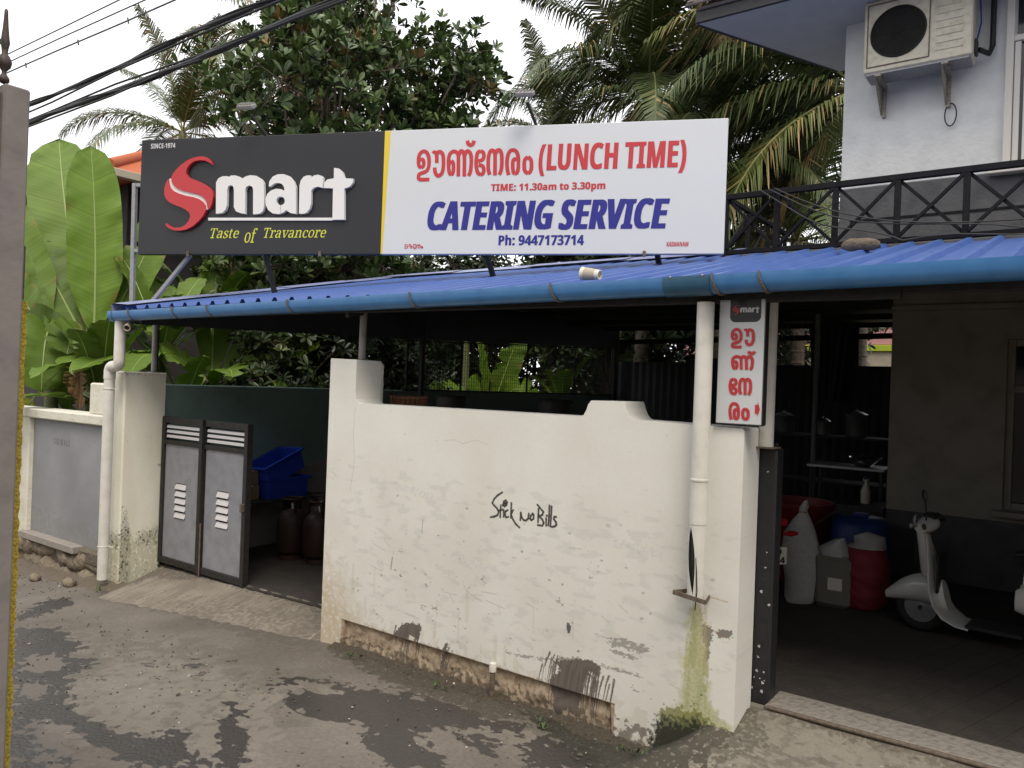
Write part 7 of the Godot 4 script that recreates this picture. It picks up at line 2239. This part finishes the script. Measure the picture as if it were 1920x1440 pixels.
	var st := []
	for i in 9:
		var t := i / 8.0
		st.append([Vector3(lerpf(0.70, 1.42, t), 0.80 + 0.03 * sin(t * 5.0), 0), Z * 0.135 * pow(sin(PI * lerpf(0.12, 0.88, t)), 0.4), Vector3(0, 0.055, 0) * pow(sin(PI * lerpf(0.1, 0.9, t)), 0.5)])
	put("seat", loft(st, 16), M.black_plastic, s)
	put("tail_lamp", boxed(Vector3(0.03, 0.07, 0.12), Vector3(1.53, 0.56, 0), 0.01), M.tail_red, s)
	put("centre_stand", piped([Vector3(0.86, 0.22, 0.12), Vector3(0.9, 0.005, 0.16), Vector3(0.9, 0.005, -0.16), Vector3(0.86, 0.22, -0.12)], 0.012, 6), M.black_plastic, s)

func build_motorcycle() -> void:
	var m := thing("motorcycle", "motorcycle behind the wall with its number plate facing the driveway", "motorcycle", Vector3(-1.92, 0.05, -5.60), 2.5)
	# local: rear towards -x... the tail faces the driveway
	wheel(m, "wheel", Vector3(0, 0.29, 0), 0.29, 0.10)
	wheel(m, "wheel", Vector3(1.25, 0.29, 0), 0.29, 0.09)
	var X := Vector3(0, 0, 1)
	var md := []
	for i in 10:
		var an := lerpf(2.7, 1.2, i / 9.0)
		md.append([Vector3(cos(an) * 0.33, 0.29 + sin(an) * 0.33, 0), X * 0.075, Vector3(cos(an), sin(an), 0) * 0.012])
	put("rear_mudguard", loft(md, 12), M.black_plastic, m)
	var tl := []
	for i in 7:
		var t := i / 6.0
		tl.append([Vector3(lerpf(-0.42, 0.2, t), lerpf(0.76, 0.70, t), 0), X * lerpf(0.05, 0.11, t), Vector3(0, lerpf(0.035, 0.07, t), 0)])
	put("tail_cowl", loft(tl, 12), M.red_plastic, m)
	put("seat", loft([[Vector3(-0.2, 0.80, 0), X * 0.09, Vector3(0, 0.03, 0)], [Vector3(0.1, 0.80, 0), X * 0.13, Vector3(0, 0.05, 0)], [Vector3(0.45, 0.78, 0), X * 0.12, Vector3(0, 0.05, 0)], [Vector3(0.6, 0.79, 0), X * 0.08, Vector3(0, 0.03, 0)]], 12), M.black_plastic, m)
	put("fuel_tank", loft([[Vector3(0.5, 0.80, 0), X * 0.08, Vector3(0, 0.08, 0)], [Vector3(0.72, 0.86, 0), X * 0.15, Vector3(0, 0.13, 0)], [Vector3(0.92, 0.88, 0), X * 0.13, Vector3(0, 0.11, 0)], [Vector3(1.02, 0.88, 0), X * 0.05, Vector3(0, 0.05, 0)]], 14), M.red_plastic, m)
	put("engine", boxed(Vector3(0.34, 0.32, 0.26), Vector3(0.62, 0.45, 0), 0.04), M.galvanised, m)
	put("fork", piped([Vector3(1.25, 0.29, 0.08), Vector3(1.02, 0.98, 0.08)], 0.025, 8), M.chrome, m)
	put("fork", piped([Vector3(1.25, 0.29, -0.08), Vector3(1.02, 0.98, -0.08)], 0.025, 8), M.chrome, m)
	put("handlebar", piped([Vector3(0.9, 1.04, 0.34), Vector3(1.0, 1.02, 0.1), Vector3(1.0, 1.02, -0.1), Vector3(0.9, 1.04, -0.34)], 0.012, 8), M.black_plastic, m)
	put("tail_lamp", boxed(Vector3(0.03, 0.05, 0.14), Vector3(-0.435, 0.755, 0), 0.01), M.tail_red, m)
	for z in [-0.13, 0.13]:
		put("indicator", loft([[Vector3(-0.40, 0.67, z * 0.5), Vector3(0.008, 0, 0), Vector3(0, 0.008, 0)], [Vector3(-0.40, 0.67, z), Vector3(0.02, 0, 0), Vector3(0, 0.022, 0)], [Vector3(-0.40, 0.67, z * 1.4), Vector3(0.012, 0, 0), Vector3(0, 0.012, 0)]], 10), M.tail_red, m)
	var pn := put("number_plate", boxed(Vector3(0.006, 0.12, 0.20), Vector3(-0.40, 0.52, 0), 0.001), M.label_white, m)
	for t in [["20", Vector2(-0.055, 0.008), Vector2(0.055, 0.05)], ["4914", Vector2(-0.085, -0.05), Vector2(0.085, -0.008)]]:
		var l := letters(t[0], t[1], t[2], 0.0, false, true)
		for i in l.V.size():
			l.V[i] = Vector3(-0.404 - l.V[i].z, 0.52 + l.V[i].y, l.V[i].x)
			l.N[i] = Vector3(-l.N[i].z, l.N[i].y, l.N[i].x)
		put("plate_lettering", l, M.black_plastic, pn)
	put("exhaust", piped([Vector3(0.6, 0.3, 0.15), Vector3(0.2, 0.27, 0.17), Vector3(-0.2, 0.36, 0.18)], 0.04, 12), M.black_plastic, m)

func build_yard_things() -> void:
	# gas cylinders
	var spots := [[Vector3(-6.05, -0.172, -5.16), "dull red gas cylinder with handle ring, nearest the compound wall"], [Vector3(-6.42, -0.18, -5.12), "dull red gas cylinder half hidden by the gate leaf"], [Vector3(-6.45, -0.18, -5.52), "dull red gas cylinder behind the gate under the blue crates"]]
	for s in spots:
		var g := thing("gas_cylinder", s[1], "gas cylinder", s[0], 0.0, "gas cylinders inside the gate")
		var b := MB.new()
		b.lathe([Vector2(0.0, 0.05), Vector2(0.13, 0.055), Vector2(0.158, 0.10), Vector2(0.16, 0.30), Vector2(0.158, 0.38), Vector2(0.14, 0.45), Vector2(0.09, 0.495), Vector2(0.03, 0.51), Vector2(0.0, 0.51)], 22)
		put("body", b, M.gas_red, g)
		var f := MB.new()
		f.lathe([Vector2(0.12, 0.0), Vector2(0.125, 0.0), Vector2(0.125, 0.07), Vector2(0.12, 0.07)], 20)
		put("foot_ring", f, M.gas_red, g)
		var r := []
		for k in 20: r.append(Vector3(cos(TAU * k / 20.0) * 0.10, 0.615, sin(TAU * k / 20.0) * 0.10))
		var rb := MB.new()
		rb.tube(r, 0.011, -1.0, 6, false, true)
		put("handle_ring", rb, M.gas_red, g)
		for k in 3:
			var a := TAU * k / 3.0 + 0.4
			var st := MB.new()
			st.beam(Vector3(cos(a) * 0.105, 0.47, sin(a) * 0.105), Vector3(cos(a) * 0.10, 0.61, sin(a) * 0.10), 0.03, 0.008, 0.0)
			put("handle_stay", st, M.gas_red, g)
		var v := MB.new()
		v.lathe([Vector2(0.0, 0.50), Vector2(0.018, 0.50), Vector2(0.018, 0.55), Vector2(0.012, 0.56), Vector2(0.0, 0.565)], 10)
		put("valve", v, M.aluminium, g)
	# a bench, blue crates and a box on it
	var bn := thing("low_bench", "dark low bench under the blue crates", "bench", Vector3(-6.98, -0.17, -5.15))
	put("top", boxed(Vector3(0.42, 0.03, 1.3), Vector3(0, 0.53, 0), 0.004), M.drum_dark, bn)
	for x in [-0.17, 0.17]:
		for z in [-0.6, 0.6]: put("leg", boxed(Vector3(0.04, 0.5, 0.04), Vector3(x, 0.25, z), 0.003), M.drum_dark, bn)
	crate("blue plastic crate standing on the low bench", Vector3(-6.97, 0.375, -5.36), Vector3.ZERO)
	crate("blue plastic crate tipped on top of the other crate", Vector3(-6.97, 0.595, -5.34), Vector3(0.36, 0.08, 0.05))
	for c in [[Vector3(-7.02, 0.375, -4.93), Vector3(0.28, 0.15, 0.22), "flat cardboard box on the bench, the lower of the two"], [Vector3(-7.03, 0.526, -4.94), Vector3(0.26, 0.16, 0.20), "small cardboard box on the bench, the upper of the two"]]:
		var o := thing("cardboard_box", c[2], "box", c[0], 0.1, "cardboard boxes on the bench")
		put("carton", boxed(c[1], Vector3(0, c[1].y / 2, 0), 0.004), M.cardboard, o)
		put("tape", boxed(Vector3(c[1].x + 0.003, 0.012, 0.05), Vector3(0, c[1].y - 0.004, 0), 0.0), M.label_white, o)
	# basket on the wall's pillar step
	var bk := thing("wicker_basket", "reddish wicker basket behind the wall by its raised end", "basket", Vector3(-4.05, 1.35, -4.28))
	for i in 22:
		var a := TAU * i / 22.0
		var sl := MB.new()
		sl.beam(Vector3(cos(a) * 0.11, 0.0, sin(a) * 0.11), Vector3(cos(a) * 0.135, 0.215, sin(a) * 0.135), 0.022, 0.006, 0.0)
		put("splint", sl, M.wicker, bk)
	for y in [0.03, 0.12, 0.20]:
		var rr := []
		for k in 20: rr.append(Vector3(cos(TAU * k / 20.0) * (0.112 + y * 0.11), y, sin(TAU * k / 20.0) * (0.112 + y * 0.11)))
		var hb := MB.new()
		hb.tube(rr, 0.006, -1.0, 5, false, true)
		put("hoop", hb, M.wicker, bk)
	var sf := thing("wall_shelf", "dark shelf behind the compound wall carrying a basket", "shelf", Vector3(-4.0, -0.12, -4.3))
	put("board", boxed(Vector3(0.9, 0.03, 0.4), Vector3(0, 1.455, 0), 0.003), M.drum_dark, sf)
	for x in [-0.4, 0.4]:
		for z in [-0.16, 0.16]: put("leg", boxed(Vector3(0.035, 1.44, 0.035), Vector3(x, 0.72, z), 0.002), M.drum_dark, sf)
	# round dark vessel bottoms seen over the wall
	for v in [[Vector3(-5.6, 1.25, -6.6), 0.17, "round black cauldron seen over the wall, nearer the pillar"], [Vector3(-4.6, 1.25, -7.2), 0.2, "round black cauldron seen over the wall, nearer the middle"]]:
		var o := thing("cauldron", v[2], "cauldron", v[0], 0.0, "cauldrons in the yard")
		var b := MB.new()
		b.lathe([Vector2(0, 0.0), Vector2(v[1] * 0.6, 0.02), Vector2(v[1] * 0.95, 0.12), Vector2(v[1], 0.22), Vector2(v[1] * 0.9, 0.27), Vector2(v[1] * 1.02, 0.29), Vector2(v[1] * 0.95, 0.29), Vector2(v[1] * 0.85, 0.15), Vector2(0, 0.05)], 24)
		put("bowl", b, M.drum_dark, o)
		for s in [-1.0, 1.0]: put("handle", piped([Vector3(v[1] * s, 0.25, -0.04), Vector3(v[1] * s * 1.18, 0.27, 0), Vector3(v[1] * s, 0.25, 0.04)], 0.008, 6), M.drum_dark, o)
	var tb := thing("work_table", "dark long work table in the yard behind the wall", "table", Vector3(-5.0, -0.145, -6.9))
	put("top", boxed(Vector3(2.2, 0.04, 1.1), Vector3(0, 1.375, 0), 0.004), M.drum_dark, tb)
	for x in [-1.0, 1.0]:
		for z in [-0.45, 0.45]: put("leg", boxed(Vector3(0.05, 1.355, 0.05), Vector3(x, 0.6775, z), 0.003), M.drum_dark, tb)
	# shelf rack with pots at the back
	var rk := thing("pot_rack", "dark rack of shelves with cooking pots at the back of the yard", "rack", Vector3(-2.75, 0.0, -10.9))
	for y in [0.55, 1.15]: put("shelf", boxed(Vector3(2.2, 0.03, 0.5), Vector3(0, y, 0), 0.003), M.drum_dark, rk)
	for x in [-1.08, 1.08]:
		for z in [-0.22, 0.22]: put("upright", boxed(Vector3(0.04, 1.9, 0.04), Vector3(x, 0.95, z), 0.003), M.drum_dark, rk)
	var pl := [[-0.85, 0.10, 0.16, "small lidded aluminium pot on the rack, leftmost"], [-0.42, 0.14, 0.22, "large lidded aluminium pot on the rack, second from the left"], [0.1, 0.09, 0.17, "small lidded aluminium pot in the middle of the rack"], [0.52, 0.13, 0.28, "tall lidded aluminium pot on the rack near the white wall"]]
	for p in pl:
		var o := thing("cooking_pot", p[3], "pot", Vector3(-2.75 + p[0], 1.166, -10.85), 0.0, "pots on the rack")
		var b := MB.new()
		b.lathe([Vector2(0, 0), Vector2(p[1] * 0.92, 0.004), Vector2(p[1], 0.03), Vector2(p[1], p[2]), Vector2(p[1] * 1.1, p[2] + 0.01), Vector2(p[1] * 1.1, p[2] + 0.016)], 22)
		put("vessel", b, M.aluminium, o)
		var l := MB.new()
		l.lathe([Vector2(p[1] * 1.08, p[2] + 0.016), Vector2(p[1] * 0.6, p[2] + 0.045), Vector2(0.02, p[2] + 0.06), Vector2(0.02, p[2] + 0.08), Vector2(0, p[2] + 0.082)], 22)
		put("lid", l, M.aluminium, o)
	var wt := thing("steel_wash_table", "small steel topped table before the pots", "table", Vector3(-1.95, 0.05, -9.2))
	put("top", boxed(Vector3(0.8, 0.03, 0.5), Vector3(0, 0.86, 0), 0.004), M.aluminium, wt)
	for x in [-0.36, 0.36]:
		for z in [-0.2, 0.2]: put("leg", boxed(Vector3(0.035, 0.85, 0.035), Vector3(x, 0.425, z), 0.003), M.drum_dark, wt)
	var ve := thing("steel_bowl", "shiny steel bowl on the small table", "bowl", Vector3(-1.8, 0.925, -9.15))
	var vb := MB.new()
	vb.lathe([Vector2(0, 0), Vector2(0.08, 0.005), Vector2(0.15, 0.07), Vector2(0.165, 0.10), Vector2(0.15, 0.10), Vector2(0.07, 0.02), Vector2(0, 0.015)], 22)
	put("bowl", vb, M.chrome, ve)
	put("rim", piped([Vector3(0.16, 0.10, 0), Vector3(0.19, 0.11, 0.0)], 0.006, 5), M.chrome, ve)
	var bo := thing("spray_bottle", "white bottle standing before the white house wall", "bottle", Vector3(-1.62, 0.62, -8.4))
	var bb := MB.new()
	bb.lathe([Vector2(0, 0), Vector2(0.045, 0.0), Vector2(0.048, 0.12), Vector2(0.03, 0.17), Vector2(0.015, 0.19), Vector2(0.015, 0.22), Vector2(0.03, 0.225), Vector2(0.03, 0.25), Vector2(0, 0.255)], 14)
	put("body", bb, M.label_white, bo)
	put("cap", boxed(Vector3(0.03, 0.03, 0.07), Vector3(0, 0.255, 0.01), 0.006), M.blue_plastic, bo)
	var cb := thing("low_cupboard", "dark low cupboard beside the house wall", "cupboard", Vector3(-1.66, 0.09, -8.4))
	put("carcass", boxed(Vector3(0.5, 0.53, 0.5), Vector3(0, 0.265, 0), 0.004), M.drum_dark, cb)
	put("door", boxed(Vector3(0.44, 0.46, 0.012), Vector3(0, 0.265, 0.256), 0.002), M.drum_dark, cb)
	# buckets, sack, jug, onion bag
	var bu := thing("red_bucket", "dark red plastic drum behind the white sack", "drum", Vector3(-1.95, 0.055, -7.15))
	var bub := MB.new()
	bub.lathe([Vector2(0, 0), Vector2(0.26, 0.0), Vector2(0.31, 0.62), Vector2(0.33, 0.64), Vector2(0.33, 0.68), Vector2(0.29, 0.68), Vector2(0.25, 0.1), Vector2(0, 0.05)], 26)
	put("drum", bub, M.red_plastic, bu)
	put("handle", piped([Vector3(-0.33, 0.62, 0), Vector3(-0.2, 0.5, 0.28), Vector3(0.2, 0.5, 0.28), Vector3(0.33, 0.62, 0)], 0.006, 6), M.galvanised, bu)
	var bl := thing("blue_barrel", "dark blue plastic barrel behind the red net bag", "barrel", Vector3(-1.42, 0.085, -7.2))
	var blb := MB.new()
	blb.lathe([Vector2(0, 0), Vector2(0.22, 0.0), Vector2(0.24, 0.1), Vector2(0.25, 0.3), Vector2(0.24, 0.5), Vector2(0.2, 0.56), Vector2(0.0, 0.57)], 24)
	put("barrel", blb, M.blue_plastic, bl)
	put("lid", boxed(Vector3(0.12, 0.03, 0.12), Vector3(0, 0.58, 0), 0.01), M.blue_plastic, bl)
	var sk := thing("white_sack", "white woven sack tied at the top beside the black post", "sack", Vector3(-1.64, 0.075, -6.2))
	var ss := []
	var sp := [[0.0, 0.10, 0.08], [0.04, 0.125, 0.10], [0.2, 0.14, 0.12], [0.4, 0.145, 0.12], [0.54, 0.12, 0.10], [0.64, 0.07, 0.06], [0.70, 0.03, 0.03], [0.74, 0.035, 0.03], [0.79, 0.015, 0.012]]
	for e in sp: ss.append([Vector3(0.02 * sin(e[0] * 9.0), e[0], 0), Vector3(e[1], 0.01, 0), Vector3(0, 0, -e[2])])
	put("bag", loft(ss, 18), M.sack_white, sk)
	put("tie", piped([Vector3(-0.03, 0.70, 0.02), Vector3(0.03, 0.70, 0.03)], 0.008, 6), M.cardboard, sk)
	var jg := thing("plastic_jug", "cloudy plastic oil can with a white label", "can", Vector3(-1.40, 0.086, -6.22))
	var jb := MB.new()
	jb.box(Vector3(0, 0.2, 0), Vector3(0.26, 0.40, 0.22), 0.04)
	put("body", jb, M.jug_plastic, jg)
	put("label_patch", boxed(Vector3(0.10, 0.09, 0.004), Vector3(0.03, 0.19, 0.112), 0.0), M.label_white, jg)
	put("film_wrap", loft([[Vector3(0, 0.39, 0), Vector3(0.12, 0, 0), Vector3(0, 0, -0.10)], [Vector3(-0.02, 0.46, 0), Vector3(0.10, 0.02, 0), Vector3(0, 0, -0.08)], [Vector3(0.03, 0.52, 0.02), Vector3(0.04, 0.01, 0), Vector3(0, 0, -0.03)]], 12), M.film, jg)
	var ob := thing("net_bag", "red net bag of onions topped with white film", "net bag", Vector3(-1.21, 0.09, -6.32))
	var on := FastNoiseLite.new()
	on.seed = 6; on.frequency = 1.0
	var ol := MB.new()
	var prof := [[0.0, 0.10], [0.02, 0.155], [0.12, 0.175], [0.24, 0.18], [0.36, 0.175], [0.44, 0.15], [0.49, 0.09], [0.51, 0.03]]
	var sides := 28
	for i in 34:
		var t := i / 33.0 * (prof.size() - 1)
		var a := mini(int(t), prof.size() - 2)
		var y := lerpf(prof[a][0], prof[a + 1][0], t - a)
		var rr := lerpf(prof[a][1], prof[a + 1][1], t - a)
		for k in sides + 1:
			var an := TAU * (k % sides) / sides
			var q := rr * (1.0 + 0.16 * on.get_noise_3d(cos(an) * 4.0, y * 26.0, sin(an) * 4.0))
			ol.vert(Vector3(cos(an) * q, y, sin(an) * q), Vector3(cos(an), 0, sin(an)))
	for i in 33:
		for k in sides:
			var a := i * (sides + 1) + k
			ol.quad_idx(a, a + sides + 1, a + sides + 2, a + 1)
	smooth_normals(ol)
	put("net", ol, M.net_red, ob)
	put("film_top", loft([[Vector3(0, 0.46, 0), Vector3(0.15, 0.0, 0), Vector3(0, 0, -0.13)], [Vector3(0.03, 0.52, 0), Vector3(0.11, 0.03, 0), Vector3(0, 0, -0.09)], [Vector3(-0.03, 0.56, 0.03), Vector3(0.05, 0.02, 0), Vector3(0, 0, -0.04)]], 12), M.film, ob)
	# odds and ends on the roof and the lane
	var cup := thing("plastic_cup", "crumpled printed cup lying on the roof edge above the gutter", "cup", Vector3(-2.17, 2.262, -3.66))
	var cu := MB.new()
	cu.lathe([Vector2(0.022, 0), Vector2(0.026, 0.0), Vector2(0.036, 0.11), Vector2(0.039, 0.112), Vector2(0.034, 0.112), Vector2(0.024, 0.004)], 16, Transform3D(Basis(Vector3(0, 0, 1), PI / 2 - 0.12), Vector3(0.09, 0.03, 0)))
	put("cup", cu, M.label_white, cup)
	var bnd := MB.new()
	bnd.lathe([Vector2(0.0295, 0.025), Vector2(0.036, 0.09)], 16, Transform3D(Basis(Vector3(0, 0, 1), PI / 2 - 0.12), Vector3(0.09, 0.03, 0)))
	put("printed_band", bnd, M.tan_wall, cup)
	var hk := put("coconut_husk", lumpy(7), M.trunk_bark, null, Vector3(-1.25, 2.79, -6.0))
	hk.scale = Vector3(0.13, 0.045, 0.07)
	tag(hk, "brown husk lying on the blue roof below the railing", "husk")
	var st := put("twig", piped([Vector3(-3.62, 0, 0), Vector3(-3.55, 0.012, 0.02), Vector3(-3.47, 0.004, 0.015)], 0.008, 6), M.trunk_bark, null, Vector3(-0.28, -0.195, -1.62))
	tag(st, "short pale twig lying on the wet lane at lower left", "twig")
	# dark cloth hanging by the back opening
	var hg := thing("hanging_sheet", "dark tarpaulin hanging beside the back opening", "tarpaulin", Vector3(-3.2, 1.6, -13.2))
	var hb := MB.new()
	for i in 12:
		var a := i / 12.0
		var c := (i + 1) / 12.0
		hb.quad(Vector3(lerpf(-0.18, 0.22, a), 0, 0.05 * sin(a * 20.0)), Vector3(lerpf(-0.18, 0.22, c), 0, 0.05 * sin(c * 20.0)), Vector3(lerpf(-0.3, 0.38, c), 1.2, 0.03 * sin(c * 20.0)), Vector3(lerpf(-0.3, 0.38, a), 1.2, 0.03 * sin(a * 20.0)))
	put("cloth", hb, M.sheet_under, hg)
	put("hem_bar", piped([Vector3(-0.31, 1.21, 0), Vector3(0.39, 1.21, 0)], 0.015, 6), M.dark_steel, hg)

func crate(label: String, at: Vector3, tilt: Vector3) -> void:
	var c := thing("blue_crate", label, "crate", at, 0.0, "blue plastic crates")
	c.rotation = tilt
	var w := 0.36
	var d := 0.52
	var h := 0.21
	put("floor", boxed(Vector3(w - 0.03, 0.012, d - 0.03), Vector3(0, 0.006, 0), 0.002), M.crate_blue, c)
	for s in [-1.0, 1.0]:
		var a := MB.new()
		a.box(Vector3.ZERO, Vector3(0.01, h, d - 0.02), 0.002, Transform3D(Basis(Vector3(0, 0, 1), -0.07 * s), Vector3((w / 2 - 0.008) * s, h / 2, 0)))
		put("side", a, M.crate_blue, c)
		var b := MB.new()
		b.box(Vector3.ZERO, Vector3(w - 0.03, h, 0.01), 0.002, Transform3D(Basis(Vector3.RIGHT, 0.07 * s), Vector3(0, h / 2, (d / 2 - 0.008) * s)))
		put("side", b, M.crate_blue, c)
		put("rim", boxed(Vector3(0.03, 0.025, d + 0.05), Vector3((w / 2 + 0.012) * s, h, 0), 0.004), M.crate_blue, c)
		put("rim", boxed(Vector3(w + 0.0, 0.025, 0.03), Vector3(0, h, (d / 2 + 0.012) * s), 0.004), M.crate_blue, c)

# ---------------------------------------------------------------- buildings far behind
func build_far_houses() -> void:
	var h := thing("orange_roof_house", "house with orange tiled roof and dark wall behind the bananas", "house", Vector3(-17.5, 0, -10.0))
	put("wall", boxed(Vector3(7.0, 5.4, 5.6), Vector3(0, 2.4, 0), 0.01), M.shed_wall, h)
	var e := 5.15
	var rf := MB.new()
	var hx := 4.2
	var hz := 3.5
	var top := 7.0
	var a := Vector3(-hx, e, hz)
	var b := Vector3(hx, e, hz)
	var c := Vector3(hx, e, -hz)
	var d := Vector3(-hx, e, -hz)
	var r0 := Vector3(-1.4, top, 0)
	var r1 := Vector3(0.4, top, 0)
	rf.quad(a, b, r1, r0); rf.tri(b, c, r1); rf.quad(c, d, r0, r1); rf.tri(d, a, r0)
	rf.quad(d, c, b, a)
	var rn := put("roof", rf, M.orange_tile, h)
	for s in [[a, b], [b, c], [c, d], [d, a]]: put("fascia", frame_bars([[s[0] + Vector3(0, -0.08, 0), s[1] + Vector3(0, -0.08, 0)]], 0.14), M.tan_wall, rn)
	for s in [[b, r1], [a, r0]]: put("hip_cap", piped([s[0] + Vector3(0, 0.05, 0), s[1] + Vector3(0, 0.05, 0)], 0.09, 8), M.orange_tile, rn)
	var p := thing("pink_house", "pink house glimpsed through the back opening", "house", Vector3(-7.2, 0, -25.0))
	put("wall", boxed(Vector3(6.0, 4.4, 3.0), Vector3(0, 2.2, 0), 0.01), M.pink_wall, p)
	put("band", boxed(Vector3(6.2, 0.3, 3.2), Vector3(0, 4.5, 0), 0.01), M.white_wall, p)
	var t := thing("tan_house", "tan tiled wall with a lime green band glimpsed by the white wall", "house", Vector3(-3.9, 0, -19.5))
	put("wall", boxed(Vector3(2.6, 2.75, 1.0), Vector3(0, 1.375, 0), 0.01), M.tan_wall, t)
	put("band", boxed(Vector3(2.7, 0.14, 1.1), Vector3(0, 2.83, 0), 0.01), M.lime_wall, t)
	put("upper_wall", boxed(Vector3(2.6, 0.5, 1.0), Vector3(0, 3.16, 0), 0.01), M.pink_wall, t)

func build_shade_blockers() -> void:
	# unseen houses and walls, added to keep low sky light out of the porch
	for e in [[Vector3(1.2, 0, 9.0), Vector3(9.0, 6.8, 7.0), "unseen cream two-storey house across the lane behind the camera, added to shade the porch"], [Vector3(12.5, 0, 9.2), Vector3(11.0, 7.0, 7.0), "unseen cream two-storey house across the lane to the right, added to shade the porch"]]:
		var h := thing("added_shade_house", e[2], "house", e[0], 0.0, "unseen houses added across the lane for shade")
		var sz: Vector3 = e[1]
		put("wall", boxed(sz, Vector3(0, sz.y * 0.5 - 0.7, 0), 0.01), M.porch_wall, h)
		put("roof", boxed(Vector3(sz.x + 1.0, 0.2, sz.z + 1.2), Vector3(0, sz.y - 0.6, 0), 0.01), M.roof_tile, h)
		for x in [-3.0, 0.0, 3.0]:
			for y in [1.3, 4.4]: put("window", boxed(Vector3(1.2, 1.3, 0.05), Vector3(x, y, -sz.z * 0.5 - 0.026), 0.004), M.dark_glass, h)
	var rw := thing("added_right_wall", "unseen compound wall beyond the driveway to the right, added to block light", "wall", Vector3(4.4, 0, ZW))  # added out of view so less light reaches the porch from the right
	put("wall", boxed(Vector3(4.4, 1.9, 0.24), Vector3(0, 0.6, -0.12), 0.01), M.cream, rw)
	put("coping", boxed(Vector3(4.5, 0.06, 0.3), Vector3(0, 1.58, -0.12), 0.01), M.cream, rw)
	var sw := thing("added_side_wall", "unseen side wall on the right, added to close the porch to light", "wall", Vector3(3.3, 0, -5.8))  # added out of view to shut off light from the right
	put("wall", boxed(Vector3(0.2, 2.6, 3.7), Vector3(0, 1.2, 0), 0.01), M.porch_wall, sw)
	put("skirting", boxed(Vector3(0.22, 0.6, 3.72), Vector3(0, 0.3, 0), 0.004), M.dark_wall, sw)
	for e in [[-9.0, 12.0, "unseen cream compound wall across the lane to the left, added for shade"], [8.2, 13.0, "unseen cream compound wall across the lane to the right, added for shade"]]:
		var w := thing("added_opposite_wall", e[2], "wall", Vector3(e[0], 0, 0.4), 0.0, "unseen walls added across the lane for shade")  # unseen wall, added with the houses to hold back low light
		put("wall", boxed(Vector3(e[1], 2.4, 0.2), Vector3(0, 0.9, 0), 0.01), M.cream, w)
		put("coping", boxed(Vector3(e[1] + 0.1, 0.08, 0.3), Vector3(0, 2.14, 0), 0.01), M.cream, w)

# ---------------------------------------------------------------- start
func _ready() -> void:
	# camera
	var cam := Camera3D.new()
	cam.name = "camera"
	cam.fov = 53.07
	cam.near = 0.05
	cam.far = 400.0
	add_child(cam)
	cam.position = Vector3(0, 1.67, 0)
	cam.rotation_degrees = Vector3(0.15, 35.84, 2.1)
	cam.current = true
	# overcast sky
	var env := Environment.new()
	env.background_mode = Environment.BG_SKY
	var sm := ProceduralSkyMaterial.new()
	sm.sky_top_color = Color(0.93, 0.935, 0.945)
	sm.sky_horizon_color = Color(0.97, 0.97, 0.98)
	sm.sky_curve = 0.2
	sm.ground_bottom_color = Color(0.25, 0.23, 0.2)
	sm.ground_horizon_color = Color(0.6, 0.6, 0.6)
	sm.sun_angle_max = 1.0
	var sky := Sky.new()
	sky.sky_material = sm
	env.sky = sky
	env.tonemap_mode = Environment.TONE_MAPPER_LINEAR
	env.tonemap_exposure = 1.74
	env.sdfgi_enabled = true
	env.ssao_enabled = true
	env.ssil_enabled = true
	var we := WorldEnvironment.new()
	we.name = "surroundings"
	we.environment = env
	add_child(we)
	var sun := DirectionalLight3D.new()
	sun.name = "sun"
	sun.light_energy = 0.45
	sun.light_angular_distance = 25.0
	sun.light_color = Color(1.0, 0.97, 0.92)
	sun.shadow_enabled = true
	add_child(sun)
	sun.rotation_degrees = Vector3(-55, 48, 0)
	# surfaces, then the place, large before small
	make_materials()
	build_ground()
	build_front_wall()
	build_left_walls()
	build_roof()
	build_house()
	build_far_houses()
	build_street_side()
	build_shade_blockers()
	build_mesh_fence()
	build_gate()
	build_posts()
	build_pipes()
	build_signs()
	build_plants()
	build_cables()
	build_cctv()
	build_yard_things()
	build_scooter()
	build_motorcycle()
